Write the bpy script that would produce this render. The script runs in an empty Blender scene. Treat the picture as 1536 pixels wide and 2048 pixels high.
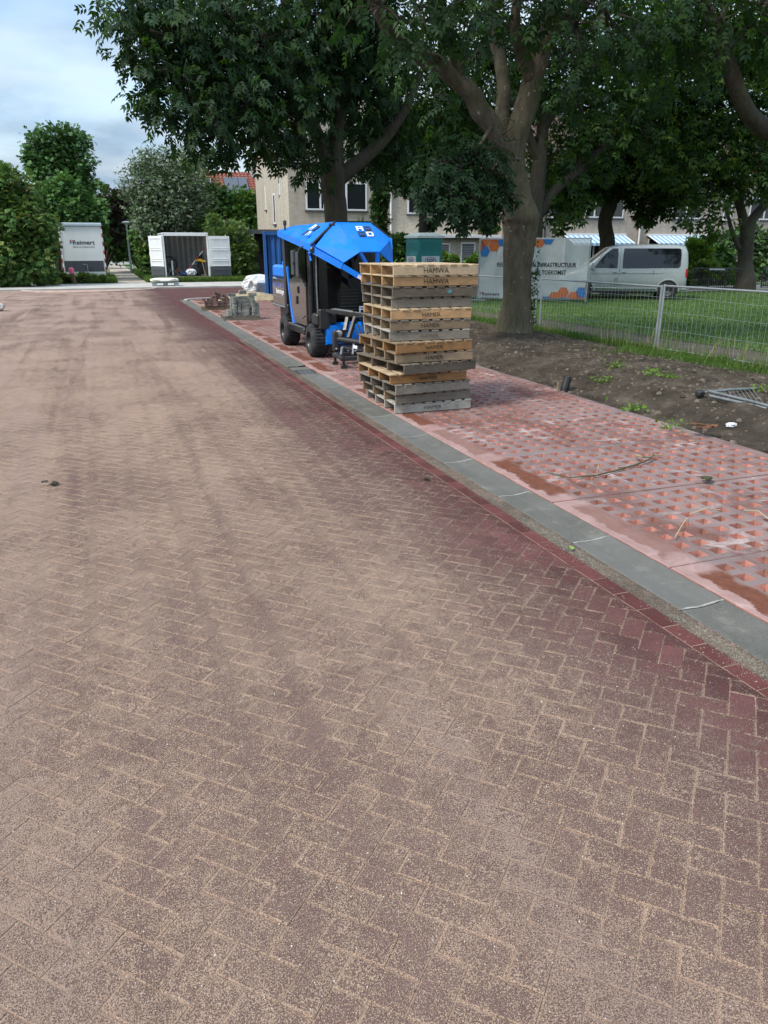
import bpy, math, random
import numpy as np
from mathutils import Matrix, Vector, Euler
random.seed(7); rng = np.random.default_rng(7)
SC = bpy.context.scene; COL = SC.collection
R = math.radians; PI = math.pi

# ------------------------------------------------------------------ camera
W_PX, H_PX, F_PX, HOR_PX, CAM_H = 1536, 2048, 1480.0, 495.0, 1.85
PITCH = math.atan((H_PX/2-HOR_PX)/F_PX); YAW = R(20.19)
cam = bpy.data.cameras.new('camera'); cam_o = bpy.data.objects.new('camera', cam); COL.objects.link(cam_o)
cam.sensor_fit = 'HORIZONTAL'; cam.sensor_width = 36.0; cam.lens = F_PX/W_PX*36.0
cam.clip_start = 0.05; cam.clip_end = 2500
cam_o.location = (0, 0, CAM_H); cam_o.rotation_euler = (PI/2-PITCH, 0, -YAW)
SC.camera = cam_o

# ------------------------------------------------------------------ world, sun, exposure
SUN_EL, SUN_AZ = 50.0, 255.0      # azimuth measured clockwise from +Y
world = bpy.data.worlds.new('World'); SC.world = world; world.use_nodes = True
nt = world.node_tree; nt.nodes.clear()
def wn(t): return nt.nodes.new(t)
out = wn('ShaderNodeOutputWorld'); bg = wn('ShaderNodeBackground'); bg.inputs['Strength'].default_value = 0.15
sky = wn('ShaderNodeTexSky'); sky.sky_type = 'NISHITA'; sky.sun_disc = False
sky.sun_elevation = R(SUN_EL); sky.sun_rotation = R(SUN_AZ); sky.air_density = 1.0; sky.dust_density = 1.2; sky.ozone_density = 1.5
tc = wn('ShaderNodeTexCoord'); sep = wn('ShaderNodeSeparateXYZ'); nt.links.new(tc.outputs['Generated'], sep.inputs[0])
# cloud plane projection: direction / (z + 0.25)
add = wn('ShaderNodeMath'); add.operation = 'ADD'; add.inputs[1].default_value = 0.22; nt.links.new(sep.outputs['Z'], add.inputs[0])
mx = wn('ShaderNodeMath'); mx.operation = 'MAXIMUM'; mx.inputs[1].default_value = 0.05; nt.links.new(add.outputs[0], mx.inputs[0])
dv = wn('ShaderNodeVectorMath'); dv.operation = 'DIVIDE'; cmb = wn('ShaderNodeCombineXYZ')
for i in range(3): nt.links.new(mx.outputs[0], cmb.inputs[i])
nt.links.new(tc.outputs['Generated'], dv.inputs[0]); nt.links.new(cmb.outputs[0], dv.inputs[1])
n1 = wn('ShaderNodeTexNoise'); n1.inputs['Scale'].default_value = 1.5; n1.inputs['Detail'].default_value = 7; n1.inputs['Roughness'].default_value = 0.52; n1.inputs['Distortion'].default_value = 0.35
nt.links.new(dv.outputs[0], n1.inputs['Vector'])
r1 = wn('ShaderNodeValToRGB'); nt.links.new(n1.outputs['Fac'], r1.inputs[0])
r1.color_ramp.elements[0].position = 0.33; r1.color_ramp.elements[0].color = (0.30,)*3+(1,)
r1.color_ramp.elements[1].position = 0.58; r1.color_ramp.elements[1].color = (1,)*3+(1,)
n2 = wn('ShaderNodeTexNoise'); n2.inputs['Scale'].default_value = 2.6; n2.inputs['Detail'].default_value = 5
nt.links.new(dv.outputs[0], n2.inputs['Vector'])
r2 = wn('ShaderNodeValToRGB'); nt.links.new(n2.outputs['Fac'], r2.inputs[0])
r2.color_ramp.elements[0].position = 0.36; r2.color_ramp.elements[0].color = (3.6, 5.0, 6.5, 1)
r2.color_ramp.elements[1].position = 0.64; r2.color_ramp.elements[1].color = (6.5, 7.4, 8.2, 1)
mixc = wn('ShaderNodeMix'); mixc.data_type = 'RGBA'
nt.links.new(r1.outputs[0], mixc.inputs[0]); nt.links.new(sky.outputs[0], mixc.inputs[6]); nt.links.new(r2.outputs[0], mixc.inputs[7])
# overcast sky: radiance grows from the horizon to three times that at the zenith
zc = wn('ShaderNodeMath'); zc.operation = 'MAXIMUM'; zc.inputs[1].default_value = 0.0; nt.links.new(sep.outputs['Z'], zc.inputs[0])
cie = wn('ShaderNodeMath'); cie.operation = 'MULTIPLY_ADD'; cie.inputs[1].default_value = 0.667; cie.inputs[2].default_value = 0.333; nt.links.new(zc.outputs[0], cie.inputs[0])
grd = wn('ShaderNodeMix'); grd.data_type = 'RGBA'; grd.blend_type = 'MULTIPLY'; grd.inputs[0].default_value = 1.0
nt.links.new(r2.outputs[0], grd.inputs[6]); nt.links.new(cie.outputs[0], grd.inputs[7]); nt.links.new(grd.outputs[2], mixc.inputs[7])
nt.links.new(mixc.outputs[2], bg.inputs['Color']); nt.links.new(bg.outputs[0], out.inputs[0])

sun = bpy.data.lights.new('sun', 'SUN'); sun.energy = 2.2; sun.angle = R(11); sun.color = (1.0, 0.93, 0.83)
sun_o = bpy.data.objects.new('sun', sun); COL.objects.link(sun_o)
_sd = Vector((math.sin(R(SUN_AZ))*math.cos(R(SUN_EL)), math.cos(R(SUN_AZ))*math.cos(R(SUN_EL)), math.sin(R(SUN_EL))))
sun_o.rotation_euler = _sd.to_track_quat('Z', 'Y').to_euler(); sun_o.location = (0, 0, 30)
SC.view_settings.view_transform = 'Standard'; SC.view_settings.look = 'None'
SC.view_settings.exposure = 0.88; SC.view_settings.gamma = 1.0; SC.view_settings.use_curve_mapping = False
SC.render.engine = 'CYCLES'
SC.cycles.max_bounces = 6; SC.cycles.transparent_max_bounces = 12; SC.cycles.use_denoising = True
SC.cycles.diffuse_bounces = 4; SC.cycles.glossy_bounces = 3; SC.cycles.caustics_reflective = False; SC.cycles.caustics_refractive = False

# ------------------------------------------------------------------ pixel helpers (direction only; depth from ground / plane)
_cp, _sp, _cy, _sy = math.cos(PITCH), math.sin(PITCH), math.cos(YAW), math.sin(YAW)
def ray(x, y):
    a = (x-W_PX/2)/F_PX; b = (y-H_PX/2)/F_PX
    r0, r1_, r2_ = a, _cp-b*_sp, -_sp-b*_cp
    return Vector((_cy*r0+_sy*r1_, -_sy*r0+_cy*r1_, r2_))
def G(x, y, z=0.0):
    r = ray(x, y); t = (z-CAM_H)/r.z; return Vector((r.x*t, r.y*t, z))
def atY(x, y, Y):
    r = ray(x, y); t = Y/r.y; return Vector((r.x*t, Y, CAM_H+r.z*t))
def atX(x, y, X):
    r = ray(x, y); t = X/r.x; return Vector((X, r.y*t, CAM_H+r.z*t))
def proj(P):
    X, Y, Z = P[0], P[1], P[2]-CAM_H
    r0, r1_ = _cy*X-_sy*Y, _sy*X+_cy*Y
    d = r1_*_cp-Z*_sp; u = r1_*_sp+Z*_cp
    return W_PX/2+F_PX*r0/d, H_PX/2-F_PX*u/d, d

# ------------------------------------------------------------------ materials
MATS = {}
def nodes_of(name):
    m = bpy.data.materials.new(name); m.use_nodes = True; t = m.node_tree; t.nodes.clear()
    o = t.nodes.new('ShaderNodeOutputMaterial'); b = t.nodes.new('ShaderNodeBsdfPrincipled'); t.links.new(b.outputs[0], o.inputs[0])
    return m, t, b, o
def tex_coord(t, kind='Object', scale=None):
    c = t.nodes.new('ShaderNodeTexCoord')
    if kind == 'World':
        g = t.nodes.new('ShaderNodeNewGeometry'); src = g.outputs['Position']
    else: src = c.outputs[kind]
    if scale:
        mp = t.nodes.new('ShaderNodeMapping'); mp.inputs['Scale'].default_value = scale; t.links.new(src, mp.inputs['Vector']); src = mp.outputs[0]
    return src
def noise(t, vec, scale, detail=4, rough=0.55, dist=0.0):
    n = t.nodes.new('ShaderNodeTexNoise'); n.inputs['Scale'].default_value = scale; n.inputs['Detail'].default_value = detail
    n.inputs['Roughness'].default_value = rough; n.inputs['Distortion'].default_value = dist
    if vec is not None: t.links.new(vec, n.inputs['Vector'])
    return n.outputs['Fac']
def ramp(t, fac, stops):
    r = t.nodes.new('ShaderNodeValToRGB'); t.links.new(fac, r.inputs[0]); e = r.color_ramp.elements
    while len(e) < len(stops): e.new(0.5)
    for i, (p, c) in enumerate(stops):
        e[i].position = p; e[i].color = (c if hasattr(c, '__len__') else (c, c, c))[:3] + (1,) if hasattr(c, '__len__') else (c, c, c, 1)
    return r.outputs[0]
def mixrgb(t, fac, a, b, mode='MIX'):
    m = t.nodes.new('ShaderNodeMix'); m.data_type = 'RGBA'; m.blend_type = mode
    for s, v in ((0, fac), (6, a), (7, b)):
        if hasattr(v, 'default_value') or hasattr(v, 'is_linked'): t.links.new(v, m.inputs[s])
        elif hasattr(v, '__len__'): m.inputs[s].default_value = tuple(v)[:3]+(1,)
        else: m.inputs[s].default_value = v
    return m.outputs[2]
def math_(t, op, a, b=None):
    m = t.nodes.new('ShaderNodeMath'); m.operation = op
    for i, v in enumerate((a, b)):
        if v is None: continue
        if hasattr(v, 'is_linked'): t.links.new(v, m.inputs[i])
        else: m.inputs[i].default_value = v
    return m.outputs[0]
def bump_(t, b, height, strength=0.4, dist=0.01):
    bp = t.nodes.new('ShaderNodeBump'); bp.inputs['Strength'].default_value = strength; bp.inputs['Distance'].default_value = dist
    t.links.new(height, bp.inputs['Height']); t.links.new(bp.outputs[0], b.inputs['Normal']); return bp
def mat(name, col, rough=0.7, var=0.18, scale=6, detail=5, bump=0.0, bscale=60, metal=0.0, spec=0.4, coord='Object', dirt=None, dirt_amt=0.3, rnd=0.0, coat=0.0):
    if name in MATS: return MATS[name]
    m, t, b, o = nodes_of(name); v = tex_coord(t, coord)
    lo = tuple(c*(1-var) for c in col); hi = tuple(min(1, c*(1+var)) for c in col)
    c = ramp(t, noise(t, v, scale, detail), [(0.3, lo), (0.7, hi)])
    if dirt:
        f = ramp(t, noise(t, v, scale*0.6+1, 7, 0.65), [(0.5, 0.0), (0.72, dirt_amt)])
        c = mixrgb(t, f, c, dirt)
    if rnd:
        oi = t.nodes.new('ShaderNodeObjectInfo'); hs = t.nodes.new('ShaderNodeHueSaturation'); t.links.new(c, hs.inputs['Color'])
        mr = t.nodes.new('ShaderNodeMapRange'); t.links.new(oi.outputs['Random'], mr.inputs[0]); mr.inputs[3].default_value = 1-rnd; mr.inputs[4].default_value = 1+rnd
        t.links.new(mr.outputs[0], hs.inputs['Value']); c = hs.outputs[0]
    t.links.new(c, b.inputs['Base Color'])
    b.inputs['Metallic'].default_value = metal; b.inputs['Specular IOR Level'].default_value = spec
    rr = ramp(t, noise(t, v, scale*1.7, 5), [(0.3, max(0, rough-0.08)), (0.7, min(1, rough+0.08))]); t.links.new(rr, b.inputs['Roughness'])
    if coat: b.inputs['Coat Weight'].default_value = coat; b.inputs['Coat Roughness'].default_value = 0.12
    if bump: bump_(t, b, noise(t, v, bscale, 4), bump, 0.01)
    MATS[name] = m; return m
def glass(name, col=(0.02, 0.025, 0.03), rough=0.06, alpha=1.0):
    if name in MATS: return MATS[name]
    m, t, b, o = nodes_of(name)
    b.inputs['Base Color'].default_value = col+(1,); b.inputs['Roughness'].default_value = rough; b.inputs['Specular IOR Level'].default_value = 0.6
    if alpha < 1: b.inputs['Alpha'].default_value = alpha
    MATS[name] = m; return m

# ------------------------------------------------------------------ mesh builder
class MB:
    def __init__(s): s.v = []; s.f = []; s.m = []; s.mi = 0
    def add(s, vs, fs):
        n = len(s.v); s.v.extend([tuple(p) for p in vs]); s.f.extend([tuple(i+n for i in f) for f in fs]); s.m.extend([s.mi]*len(fs)); return s
    def box(s, c, d, rot=None, taper=1.0, bev=0.0):
        x, y, z = d[0]/2, d[1]/2, d[2]/2
        if bev > 0:
            b = min(bev, x*0.9, y*0.9, z*0.9); vs = []; 
            for sx in (-1, 1):
                for sy in (-1, 1):
                    for sz in (-1, 1):
                        vs += [Vector((sx*x, sy*(y-b), sz*(z-b))), Vector((sx*(x-b), sy*y, sz*(z-b))), Vector((sx*(x-b), sy*(y-b), sz*z))]
            def I(a, b_, c_, k): return ((a > 0)*4+(b_ > 0)*2+(c_ > 0))*3+k
            fs = []
            for sg in (-1, 1):
                q = [I(sg, -1, -1, 0), I(sg, 1, -1, 0), I(sg, 1, 1, 0), I(sg, -1, 1, 0)]; fs.append(q if sg > 0 else q[::-1])
                q = [I(-1, sg, -1, 1), I(-1, sg, 1, 1), I(1, sg, 1, 1), I(1, sg, -1, 1)]; fs.append(q if sg > 0 else q[::-1])
                q = [I(-1, -1, sg, 2), I(1, -1, sg, 2), I(1, 1, sg, 2), I(-1, 1, sg, 2)]; fs.append(q if sg > 0 else q[::-1])
            for a in (-1, 1):
                for c_ in (-1, 1):
                    q = [I(a, c_, -1, 0), I(a, c_, -1, 1), I(a, c_, 1, 1), I(a, c_, 1, 0)]; fs.append(q if a*c_ > 0 else q[::-1])
                    q = [I(a, -1, c_, 0), I(a, 1, c_, 0), I(a, 1, c_, 2), I(a, -1, c_, 2)]; fs.append(q if a*c_ > 0 else q[::-1])
                    q = [I(-1, a, c_, 1), I(-1, a, c_, 2), I(1, a, c_, 2), I(1, a, c_, 1)]; fs.append(q if a*c_ > 0 else q[::-1])
                    for d_ in (-1, 1):
                        q = [I(a, c_, d_, 0), I(a, c_, d_, 1), I(a, c_, d_, 2)]; fs.append(q if a*c_*d_ > 0 else q[::-1])
        else:
            vs = [Vector((sx*x*(taper if sz > 0 else 1), sy*y*(taper if sz > 0 else 1), sz*z)) for sx in (-1, 1) for sy in (-1, 1) for sz in (-1, 1)]
            fs = [(0, 1, 3, 2), (4, 6, 7, 5), (0, 4, 5, 1), (2, 3, 7, 6), (0, 2, 6, 4), (1, 5, 7, 3)]
        if rot is not None:
            M = rot if isinstance(rot, Matrix) else Euler(rot).to_matrix(); vs = [M @ p for p in vs]
        c = Vector(c); return s.add([p+c for p in vs], fs)
    def b2(s, lo, hi, bev=0.0):
        return s.box([(a+b)/2 for a, b in zip(lo, hi)], [abs(b-a) for a, b in zip(lo, hi)], bev=bev)
    def poly(s, pts): return s.add(pts, [tuple(range(len(pts)))])
    def prism(s, pts, vec):
        n = len(pts); vec = Vector(vec); a = [Vector(p) for p in pts]; b = [p+vec for p in a]
        return s.add(a+b, [tuple(range(n))[::-1], tuple(range(n, 2*n))]+[(i, (i+1) % n, n+(i+1) % n, n+i) for i in range(n)])
    def bar(s, a, b, w, h=None, up=(0, 0, 1)):
        a = Vector(a); b = Vector(b); d = b-a; L = d.length
        if L < 1e-6: return s
        z = d/L; x = Vector(up).cross(z)
        if x.length < 1e-4: x = Vector((1, 0, 0)).cross(z)
        x.normalize(); y = z.cross(x); M = Matrix((x, y, z)).transposed()
        return s.box((a+b)/2, (w, h or w, L), M)
    def tube(s, pts, rad, n=8, cap=True):
        pts = [Vector(p) for p in pts]; k = len(pts)
        rad = [rad]*k if not hasattr(rad, '__len__') else rad
        base = len(s.v); prev = None; vs = []
        for i, p in enumerate(pts):
            d = (pts[min(i+1, k-1)]-pts[max(i-1, 0)]); d = d.normalized() if d.length > 1e-9 else Vector((0, 0, 1))
            if prev is None:
                x = d.orthogonal().normalized()
            else:
                x = prev-d*prev.dot(d); x = x.normalized() if x.length > 1e-6 else d.orthogonal().normalized()
            prev = x; y = d.cross(x)
            for j in range(n):
                a = 2*PI*j/n; vs.append(p+(x*math.cos(a)+y*math.sin(a))*rad[i])
        fs = [(i*n+j, i*n+(j+1) % n, (i+1)*n+(j+1) % n, (i+1)*n+j) for i in range(k-1) for j in range(n)]
        if cap: fs += [tuple(range(n))[::-1], tuple(range((k-1)*n, k*n))]
        return s.add(vs, fs)
    def cyl(s, a, b, r, n=16, r2=None): return s.tube([a, b], [r, r if r2 is None else r2], n)
    def lathe(s, prof, c=(0, 0, 0), axis='Z', n=24):
        vs = []; c = Vector(c)
        for (r, h) in prof:
            for j in range(n):
                a = 2*PI*j/n; p = (r*math.cos(a), r*math.sin(a), h)
                if axis == 'X': p = (h, p[0], p[1])
                elif axis == 'Y': p = (p[1], h, p[0])
                vs.append(c+Vector(p))
        k = len(prof); fs = [(i*n+j, i*n+(j+1) % n, (i+1)*n+(j+1) % n, (i+1)*n+j) for i in range(k-1) for j in range(n)]
        return s.add(vs, fs)
    def mesh(s, name, mats):
        me = bpy.data.meshes.new(name); me.from_pydata(s.v, [], s.f)
        mats = mats if isinstance(mats, (list, tuple)) else [mats]
        for m in mats: me.materials.append(m)
        if len(mats) > 1: me.polygons.foreach_set('material_index', s.m)
        return me
    def build(s, name, mats, parent=None, smooth=False, loc=None):
        me = s.mesh(name, mats)
        if smooth: me.polygons.foreach_set('use_smooth', [True]*len(me.polygons))
        return obj(name, me, parent, loc)
def obj(name, me, parent=None, loc=None, rot=None):
    o = bpy.data.objects.new(name, me); COL.objects.link(o)
    if parent is not None: o.parent = parent
    if loc is not None: o.location = loc
    if rot is not None: o.rotation_euler = rot
    return o
def tag(o, label=None, cat=None, group=None, kind=None):
    if label: o['label'] = label
    if cat: o['category'] = cat
    if group: o['group'] = group
    if kind: o['kind'] = kind
    return o
def thing(name, label, cat, loc=(0, 0, 0), rz=0.0, group=None):
    o = bpy.data.objects.new(name, None); COL.objects.link(o); o.location = loc; o.rotation_euler = (0, 0, rz); o.empty_display_size = 0.2
    return tag(o, label, cat, group)
def smooth_by(o, on=True):
    o.data.polygons.foreach_set('use_smooth', [on]*len(o.data.polygons)); return o
def np_mesh(name, verts, nper, mats, mi=None, smooth=False):
    """verts (N*nper,3): N separate polygons with nper corners each"""
    n = len(verts)//nper; me = bpy.data.meshes.new(name)
    me.vertices.add(len(verts)); me.vertices.foreach_set('co', np.ascontiguousarray(verts, dtype=np.float32).ravel())
    me.loops.add(len(verts)); me.loops.foreach_set('vertex_index', np.arange(len(verts), dtype=np.int32))
    me.polygons.add(n); me.polygons.foreach_set('loop_start', np.arange(0, n*nper, nper, dtype=np.int32)); me.polygons.foreach_set('loop_total', np.full(n, nper, dtype=np.int32))
    for m in (mats if isinstance(mats, (list, tuple)) else [mats]): me.materials.append(m)
    if mi is not None: me.polygons.foreach_set('material_index', mi.astype(np.int32))
    me.update(calc_edges=True); return me
def text_mesh(name, s, size, m, bold=0.0, align='CENTER', width=1.0):
    cu = bpy.data.curves.new(name, 'FONT'); cu.body = s; cu.size = size; cu.offset = bold; cu.align_x = align; cu.align_y = 'CENTER'; cu.extrude = 0.0; cu.resolution_u = 3
    o = bpy.data.objects.new(name, cu); COL.objects.link(o)
    me = bpy.data.meshes.new_from_object(o.evaluated_get(bpy.context.evaluated_depsgraph_get())); bpy.data.objects.remove(o); bpy.data.curves.remove(cu)
    me.name = name; me.materials.clear(); me.materials.append(m)
    if width != 1.0: me.transform(Matrix.Diagonal((width, 1, 1, 1)))
    return me
def text_obj(s, size, m, parent, M, bold=0.0, width=1.0, name='lettering'):
    me = text_mesh(name, s, size, m, bold, 'CENTER', width); me.transform(M); return obj(name, me, parent)
def frame(o, x, y):
    """4x4: local x axis along x, local y along y, origin o"""
    x = Vector(x).normalized(); y = Vector(y).normalized(); z = x.cross(y); M = Matrix((x, y, z)).transposed().to_4x4(); M.translation = Vector(o); return M
# ================================================================== ground and paving
def vnoise(x, y, seed=0, octaves=4):
    """value noise, vectorised"""
    tot = np.zeros_like(x, dtype=float); amp = 1.0; norm = 0
    for o in range(octaves):
        g = np.random.default_rng(seed+o).random((64, 64)); xi = np.floor(x).astype(int); yi = np.floor(y).astype(int)
        fx = x-xi; fy = y-yi; fx = fx*fx*(3-2*fx); fy = fy*fy*(3-2*fy)
        a = g[xi % 64, yi % 64]; b = g[(xi+1) % 64, yi % 64]; c = g[xi % 64, (yi+1) % 64]; d = g[(xi+1) % 64, (yi+1) % 64]
        tot += amp*(a*(1-fx)*(1-fy)+b*fx*(1-fy)+c*(1-fx)*fy+d*fx*fy); norm += amp; amp *= 0.5; x = x*2.03+5.1; y = y*2.03+1.7
    return tot/norm
def sandy(name, bias, brick=(0.105, 0.040, 0.040)):
    """paving brick dusted with joint sand; bias = how much sand lies on it"""
    m, t, b, o = nodes_of(name); v = tex_coord(t, 'World')
    big = noise(t, v, 0.9, 5, 0.6, 0.6)
    tr = noise(t, tex_coord(t, 'World', (1.6, 0.13, 1)), 1.0, 5, 0.58, 0.9)
    mid = noise(t, v, 9, 4, 0.6); fine = noise(t, v, 190, 3, 0.75)
    vor = t.nodes.new('ShaderNodeTexVoronoi'); vor.inputs['Scale'].default_value = 210; t.links.new(v, vor.inputs['Vector'])
    sx = t.nodes.new('ShaderNodeSeparateXYZ'); t.links.new(v, sx.inputs[0])
    mr = t.nodes.new('ShaderNodeMapRange'); mr.interpolation_type = 'SMOOTHSTEP'; t.links.new(sx.outputs['X'], mr.inputs[0])
    mr.inputs[1].default_value = 1.2; mr.inputs[2].default_value = 2.62; mr.inputs[3].default_value = 0.0; mr.inputs[4].default_value = 0.18
    far = t.nodes.new('ShaderNodeMapRange'); t.links.new(sx.outputs['Y'], far.inputs[0]); far.inputs[1].default_value = 2; far.inputs[2].default_value = 11; far.inputs[3].default_value = 0.0; far.inputs[4].default_value = 0.05
    s = math_(t, 'ADD', math_(t, 'MULTIPLY', big, 0.30), math_(t, 'MULTIPLY', mid, 0.24))
    s = math_(t, 'ADD', s, math_(t, 'MULTIPLY', tr, 0.36)); s = math_(t, 'ADD', s, math_(t, 'MULTIPLY', noise(t, v, 34, 4, 0.7), 0.34))
    s = math_(t, 'ADD', s, math_(t, 'MULTIPLY', fine, 1.3))
    s = math_(t, 'SUBTRACT', s, mr.outputs[0]); s = math_(t, 'ADD', s, math_(t, 'ADD', far.outputs[0], bias))
    cv = t.nodes.new('ShaderNodeMapRange'); t.links.new(s, cv.inputs[0]); cv.inputs[1].default_value = 1.18; cv.inputs[2].default_value = 1.30; cover = cv.outputs[0]
    bcol = ramp(t, noise(t, v, 3.3, 5), [(0.3, tuple(c*0.8 for c in brick)), (0.72, tuple(c*1.3 for c in brick))])
    gi = t.nodes.new('ShaderNodeNewGeometry'); oi = t.nodes.new('ShaderNodeObjectInfo'); rv = math_(t, 'FRACT', math_(t, 'ADD', gi.outputs['Random Per Island'], oi.outputs['Random']))
    hv = t.nodes.new('ShaderNodeHueSaturation'); t.links.new(bcol, hv.inputs['Color']); mv = t.nodes.new('ShaderNodeMapRange'); t.links.new(rv, mv.inputs[0]); mv.inputs[3].default_value = 0.74; mv.inputs[4].default_value = 1.28; t.links.new(mv.outputs[0], hv.inputs['Value']); bcol = hv.outputs[0]
    pb_ = t.nodes.new('ShaderNodeMapRange'); t.links.new(math_(t, 'FRACT', math_(t, 'MULTIPLY', rv, 7.3)), pb_.inputs[0]); pb_.inputs[3].default_value = -0.045; pb_.inputs[4].default_value = 0.045; s = math_(t, 'ADD', s, pb_.outputs[0])
    film = ramp(t, noise(t, v, 1.7, 5, 0.6), [(0.30, 0.40), (0.7, 0.85)])
    fm = math_(t, 'MULTIPLY', film, math_(t, 'SUBTRACT', 1.0, math_(t, 'MULTIPLY', mr.outputs[0], 5.8)))
    bcol = mixrgb(t, fm, bcol, (0.25, 0.165, 0.15))
    scol = ramp(t, noise(t, v, 300, 2, 0.7), [(0.25, (0.17, 0.10, 0.07)), (0.5, (0.42, 0.285, 0.205)), (0.78, (0.72, 0.55, 0.42))])
    scol = mixrgb(t, ramp(t, big, [(0.4, 0.0), (0.65, 0.35)]), scol, (0.37, 0.265, 0.205))
    rp = t.nodes.new('ShaderNodeMapRange'); t.links.new(sx.outputs['Y'], rp.inputs[0]); rp.inputs[1].default_value = 6; rp.inputs[2].default_value = 26; rp.inputs[3].default_value = 0.0; rp.inputs[4].default_value = 0.45
    scol = mixrgb(t, rp.outputs[0], scol, (0.37, 0.265, 0.235)); scol = mixrgb(t, ramp(t, tr, [(.48, 0.0), (.66, .45)]), scol, (0.26, 0.185, 0.165))
    col = mixrgb(t, cover, bcol, scol)
    wsp = ramp(t, vor.outputs['Color'], [(0.93, 0.0), (0.95, 1.0)])
    wm = math_(t, 'MULTIPLY', wsp, ramp(t, noise(t, v, 2.2, 3), [(0.5, 0.0), (0.62, 0.8)]))
    col = mixrgb(t, wm, col, (0.62, 0.58, 0.53))
    t.links.new(col, b.inputs['Base Color']); b.inputs['Roughness'].default_value = 0.93; b.inputs['Specular IOR Level'].default_value = 0.2
    h = math_(t, 'ADD', math_(t, 'MULTIPLY', noise(t, v, 190, 3, 0.7), cover), math_(t, 'MULTIPLY', math_(t, 'MULTIPLY', mid, cover), 0.8))
    h = math_(t, 'ADD', h, math_(t, 'MULTIPLY', noise(t, v, 55, 3, 0.6), math_(t, 'MULTIPLY', cover, 0.9)))
    bump_(t, b, h, 0.9, 0.013)
    MATS[name] = m; return m
M_brick = sandy('sanded_brick', 0.035); M_bed = sandy('joint_sand', 0.45); M_edge = sandy('brick_edge_sand', 0.14); M_clean = sandy('clean_edge_brick', -0.06, (0.095, 0.032, 0.030))

ground = MB(); ground.add([(-300, -60, -0.05), (300, -60, -0.05), (300, 600, -0.05), (-300, 600, -0.05)], [(0, 1, 2, 3)])
tag(ground.build('ground', mat('ground_earth', (0.09, 0.10, 0.045), 0.95, 0.3, 0.4)), kind='structure')

road = MB(); road.add([(-30, -6, -0.0045), (2.735, -6, -0.0045), (2.735, 15.8, -0.0045), (2.735, 16.4, 0), (2.735, 29.4, 0), (14, 29.4, 0), (14, 38.4, 0), (-30, 38.4, 0), (-30, 16.4, 0), (-30, 15.8, -0.0045)],
    [(0, 1, 2, 9)]); road.f += [(9, 2, 3, 8), (8, 3, 4, 7), (4, 5, 6, 7)]; road.m += [1, 1, 1]
road_o = tag(road.build('road', [M_bed, sandy('far_sanded_brick', 0.03)]), kind='structure')
BL = 0.1035
def clip(poly, xm):
    o = []
    for i, p in enumerate(poly):
        q = poly[(i+1) % len(poly)]
        if p[0] <= xm: o.append(p)
        if (p[0] <= xm) != (q[0] <= xm):
            k = (xm-p[0])/(q[0]-p[0]); o.append((xm, p[1]+(q[1]-p[1])*k))
    return o
def area(p): return 0.5*sum(p[i][0]*p[(i+1) % len(p)][1]-p[(i+1) % len(p)][0]*p[i][1] for i in range(len(p)))
def inset(poly, d):
    n = len(poly); c = (sum(p[0] for p in poly)/n, sum(p[1] for p in poly)/n); r = []
    for p in poly:
        dx, dy = c[0]-p[0], c[1]-p[1]; L = math.hypot(dx, dy) or 1; r.append((p[0]+dx/L*d*1.3, p[1]+dy/L*d*1.3))
    return r
def brick_faces(mb, poly, tilt=(0, 0), z0=0.0):
    n = len(poly); o_ = inset(poly, 0.0022); i_ = inset(poly, 0.0085); c = (sum(p[0] for p in poly)/n, sum(p[1] for p in poly)/n)
    def zt(p): return z0+(p[0]-c[0])*tilt[0]+(p[1]-c[1])*tilt[1]
    vs = [(p[0], p[1], zt(p)-0.009) for p in o_]+[(p[0], p[1], zt(p)-0.0025) for p in o_]+[(p[0], p[1], zt(p)) for p in i_]
    fs = []
    for i in range(n):
        j = (i+1) % n; fs += [(i, j, n+j, n+i), (n+i, n+j, 2*n+j, 2*n+i)]
    mb.mi = 0; mb.add(vs, [tuple(range(2*n, 3*n))]); k0 = len(mb.v)-3*n; mb.mi = 1; mb.f.extend([tuple(q+k0 for q in f) for f in fs]); mb.m.extend([1]*len(fs))
c45 = math.sqrt(0.5); bricks = []
for a in range(-260, 330):
    for k in range(-90, 95):
        for kind in (0, 1):
            bx, by = a+2*k, a-2*k
            q = [(bx, by), (bx+2, by), (bx+2, by+1), (bx, by+1)] if kind == 0 else [(bx+2, by-1), (bx+3, by-1), (bx+3, by+1), (bx+2, by+1)]
            w = [((x-y)*c45*BL, (x+y)*c45*BL) for x, y in q]
            cx = sum(p[0] for p in w)/4; cy = sum(p[1] for p in w)/4
            if not (0.6 < cy < 16.0 and cx < 2.6): continue
            px, py, d = proj((cx, cy, 0))
            if d < 0.3 or px < -160 or px > 1750 or py > 2300: continue
            bricks.append((w, kind, cx, cy, d, px, py))
edge_y = 0.9
full_mesh = {}
for kind in (0, 1):
    mb = MB(); q = [(-1, -.5), (1, -.5), (1, .5), (-1, .5)] if kind == 0 else [(-.5, -1), (.5, -1), (.5, 1), (-.5, 1)]
    brick_faces(mb, [((x-y)*c45*BL, (x+y)*c45*BL) for x, y in q]); full_mesh[kind] = mb.mesh('brick', [M_brick, M_edge])
bricks.sort(key=lambda b: -(1/b[4]**2)*(CAM_H/b[4]) if (-40 < b[5] < 1576 and b[6] < 2090) else 0)
rest = MB(); n_part = 0
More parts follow.
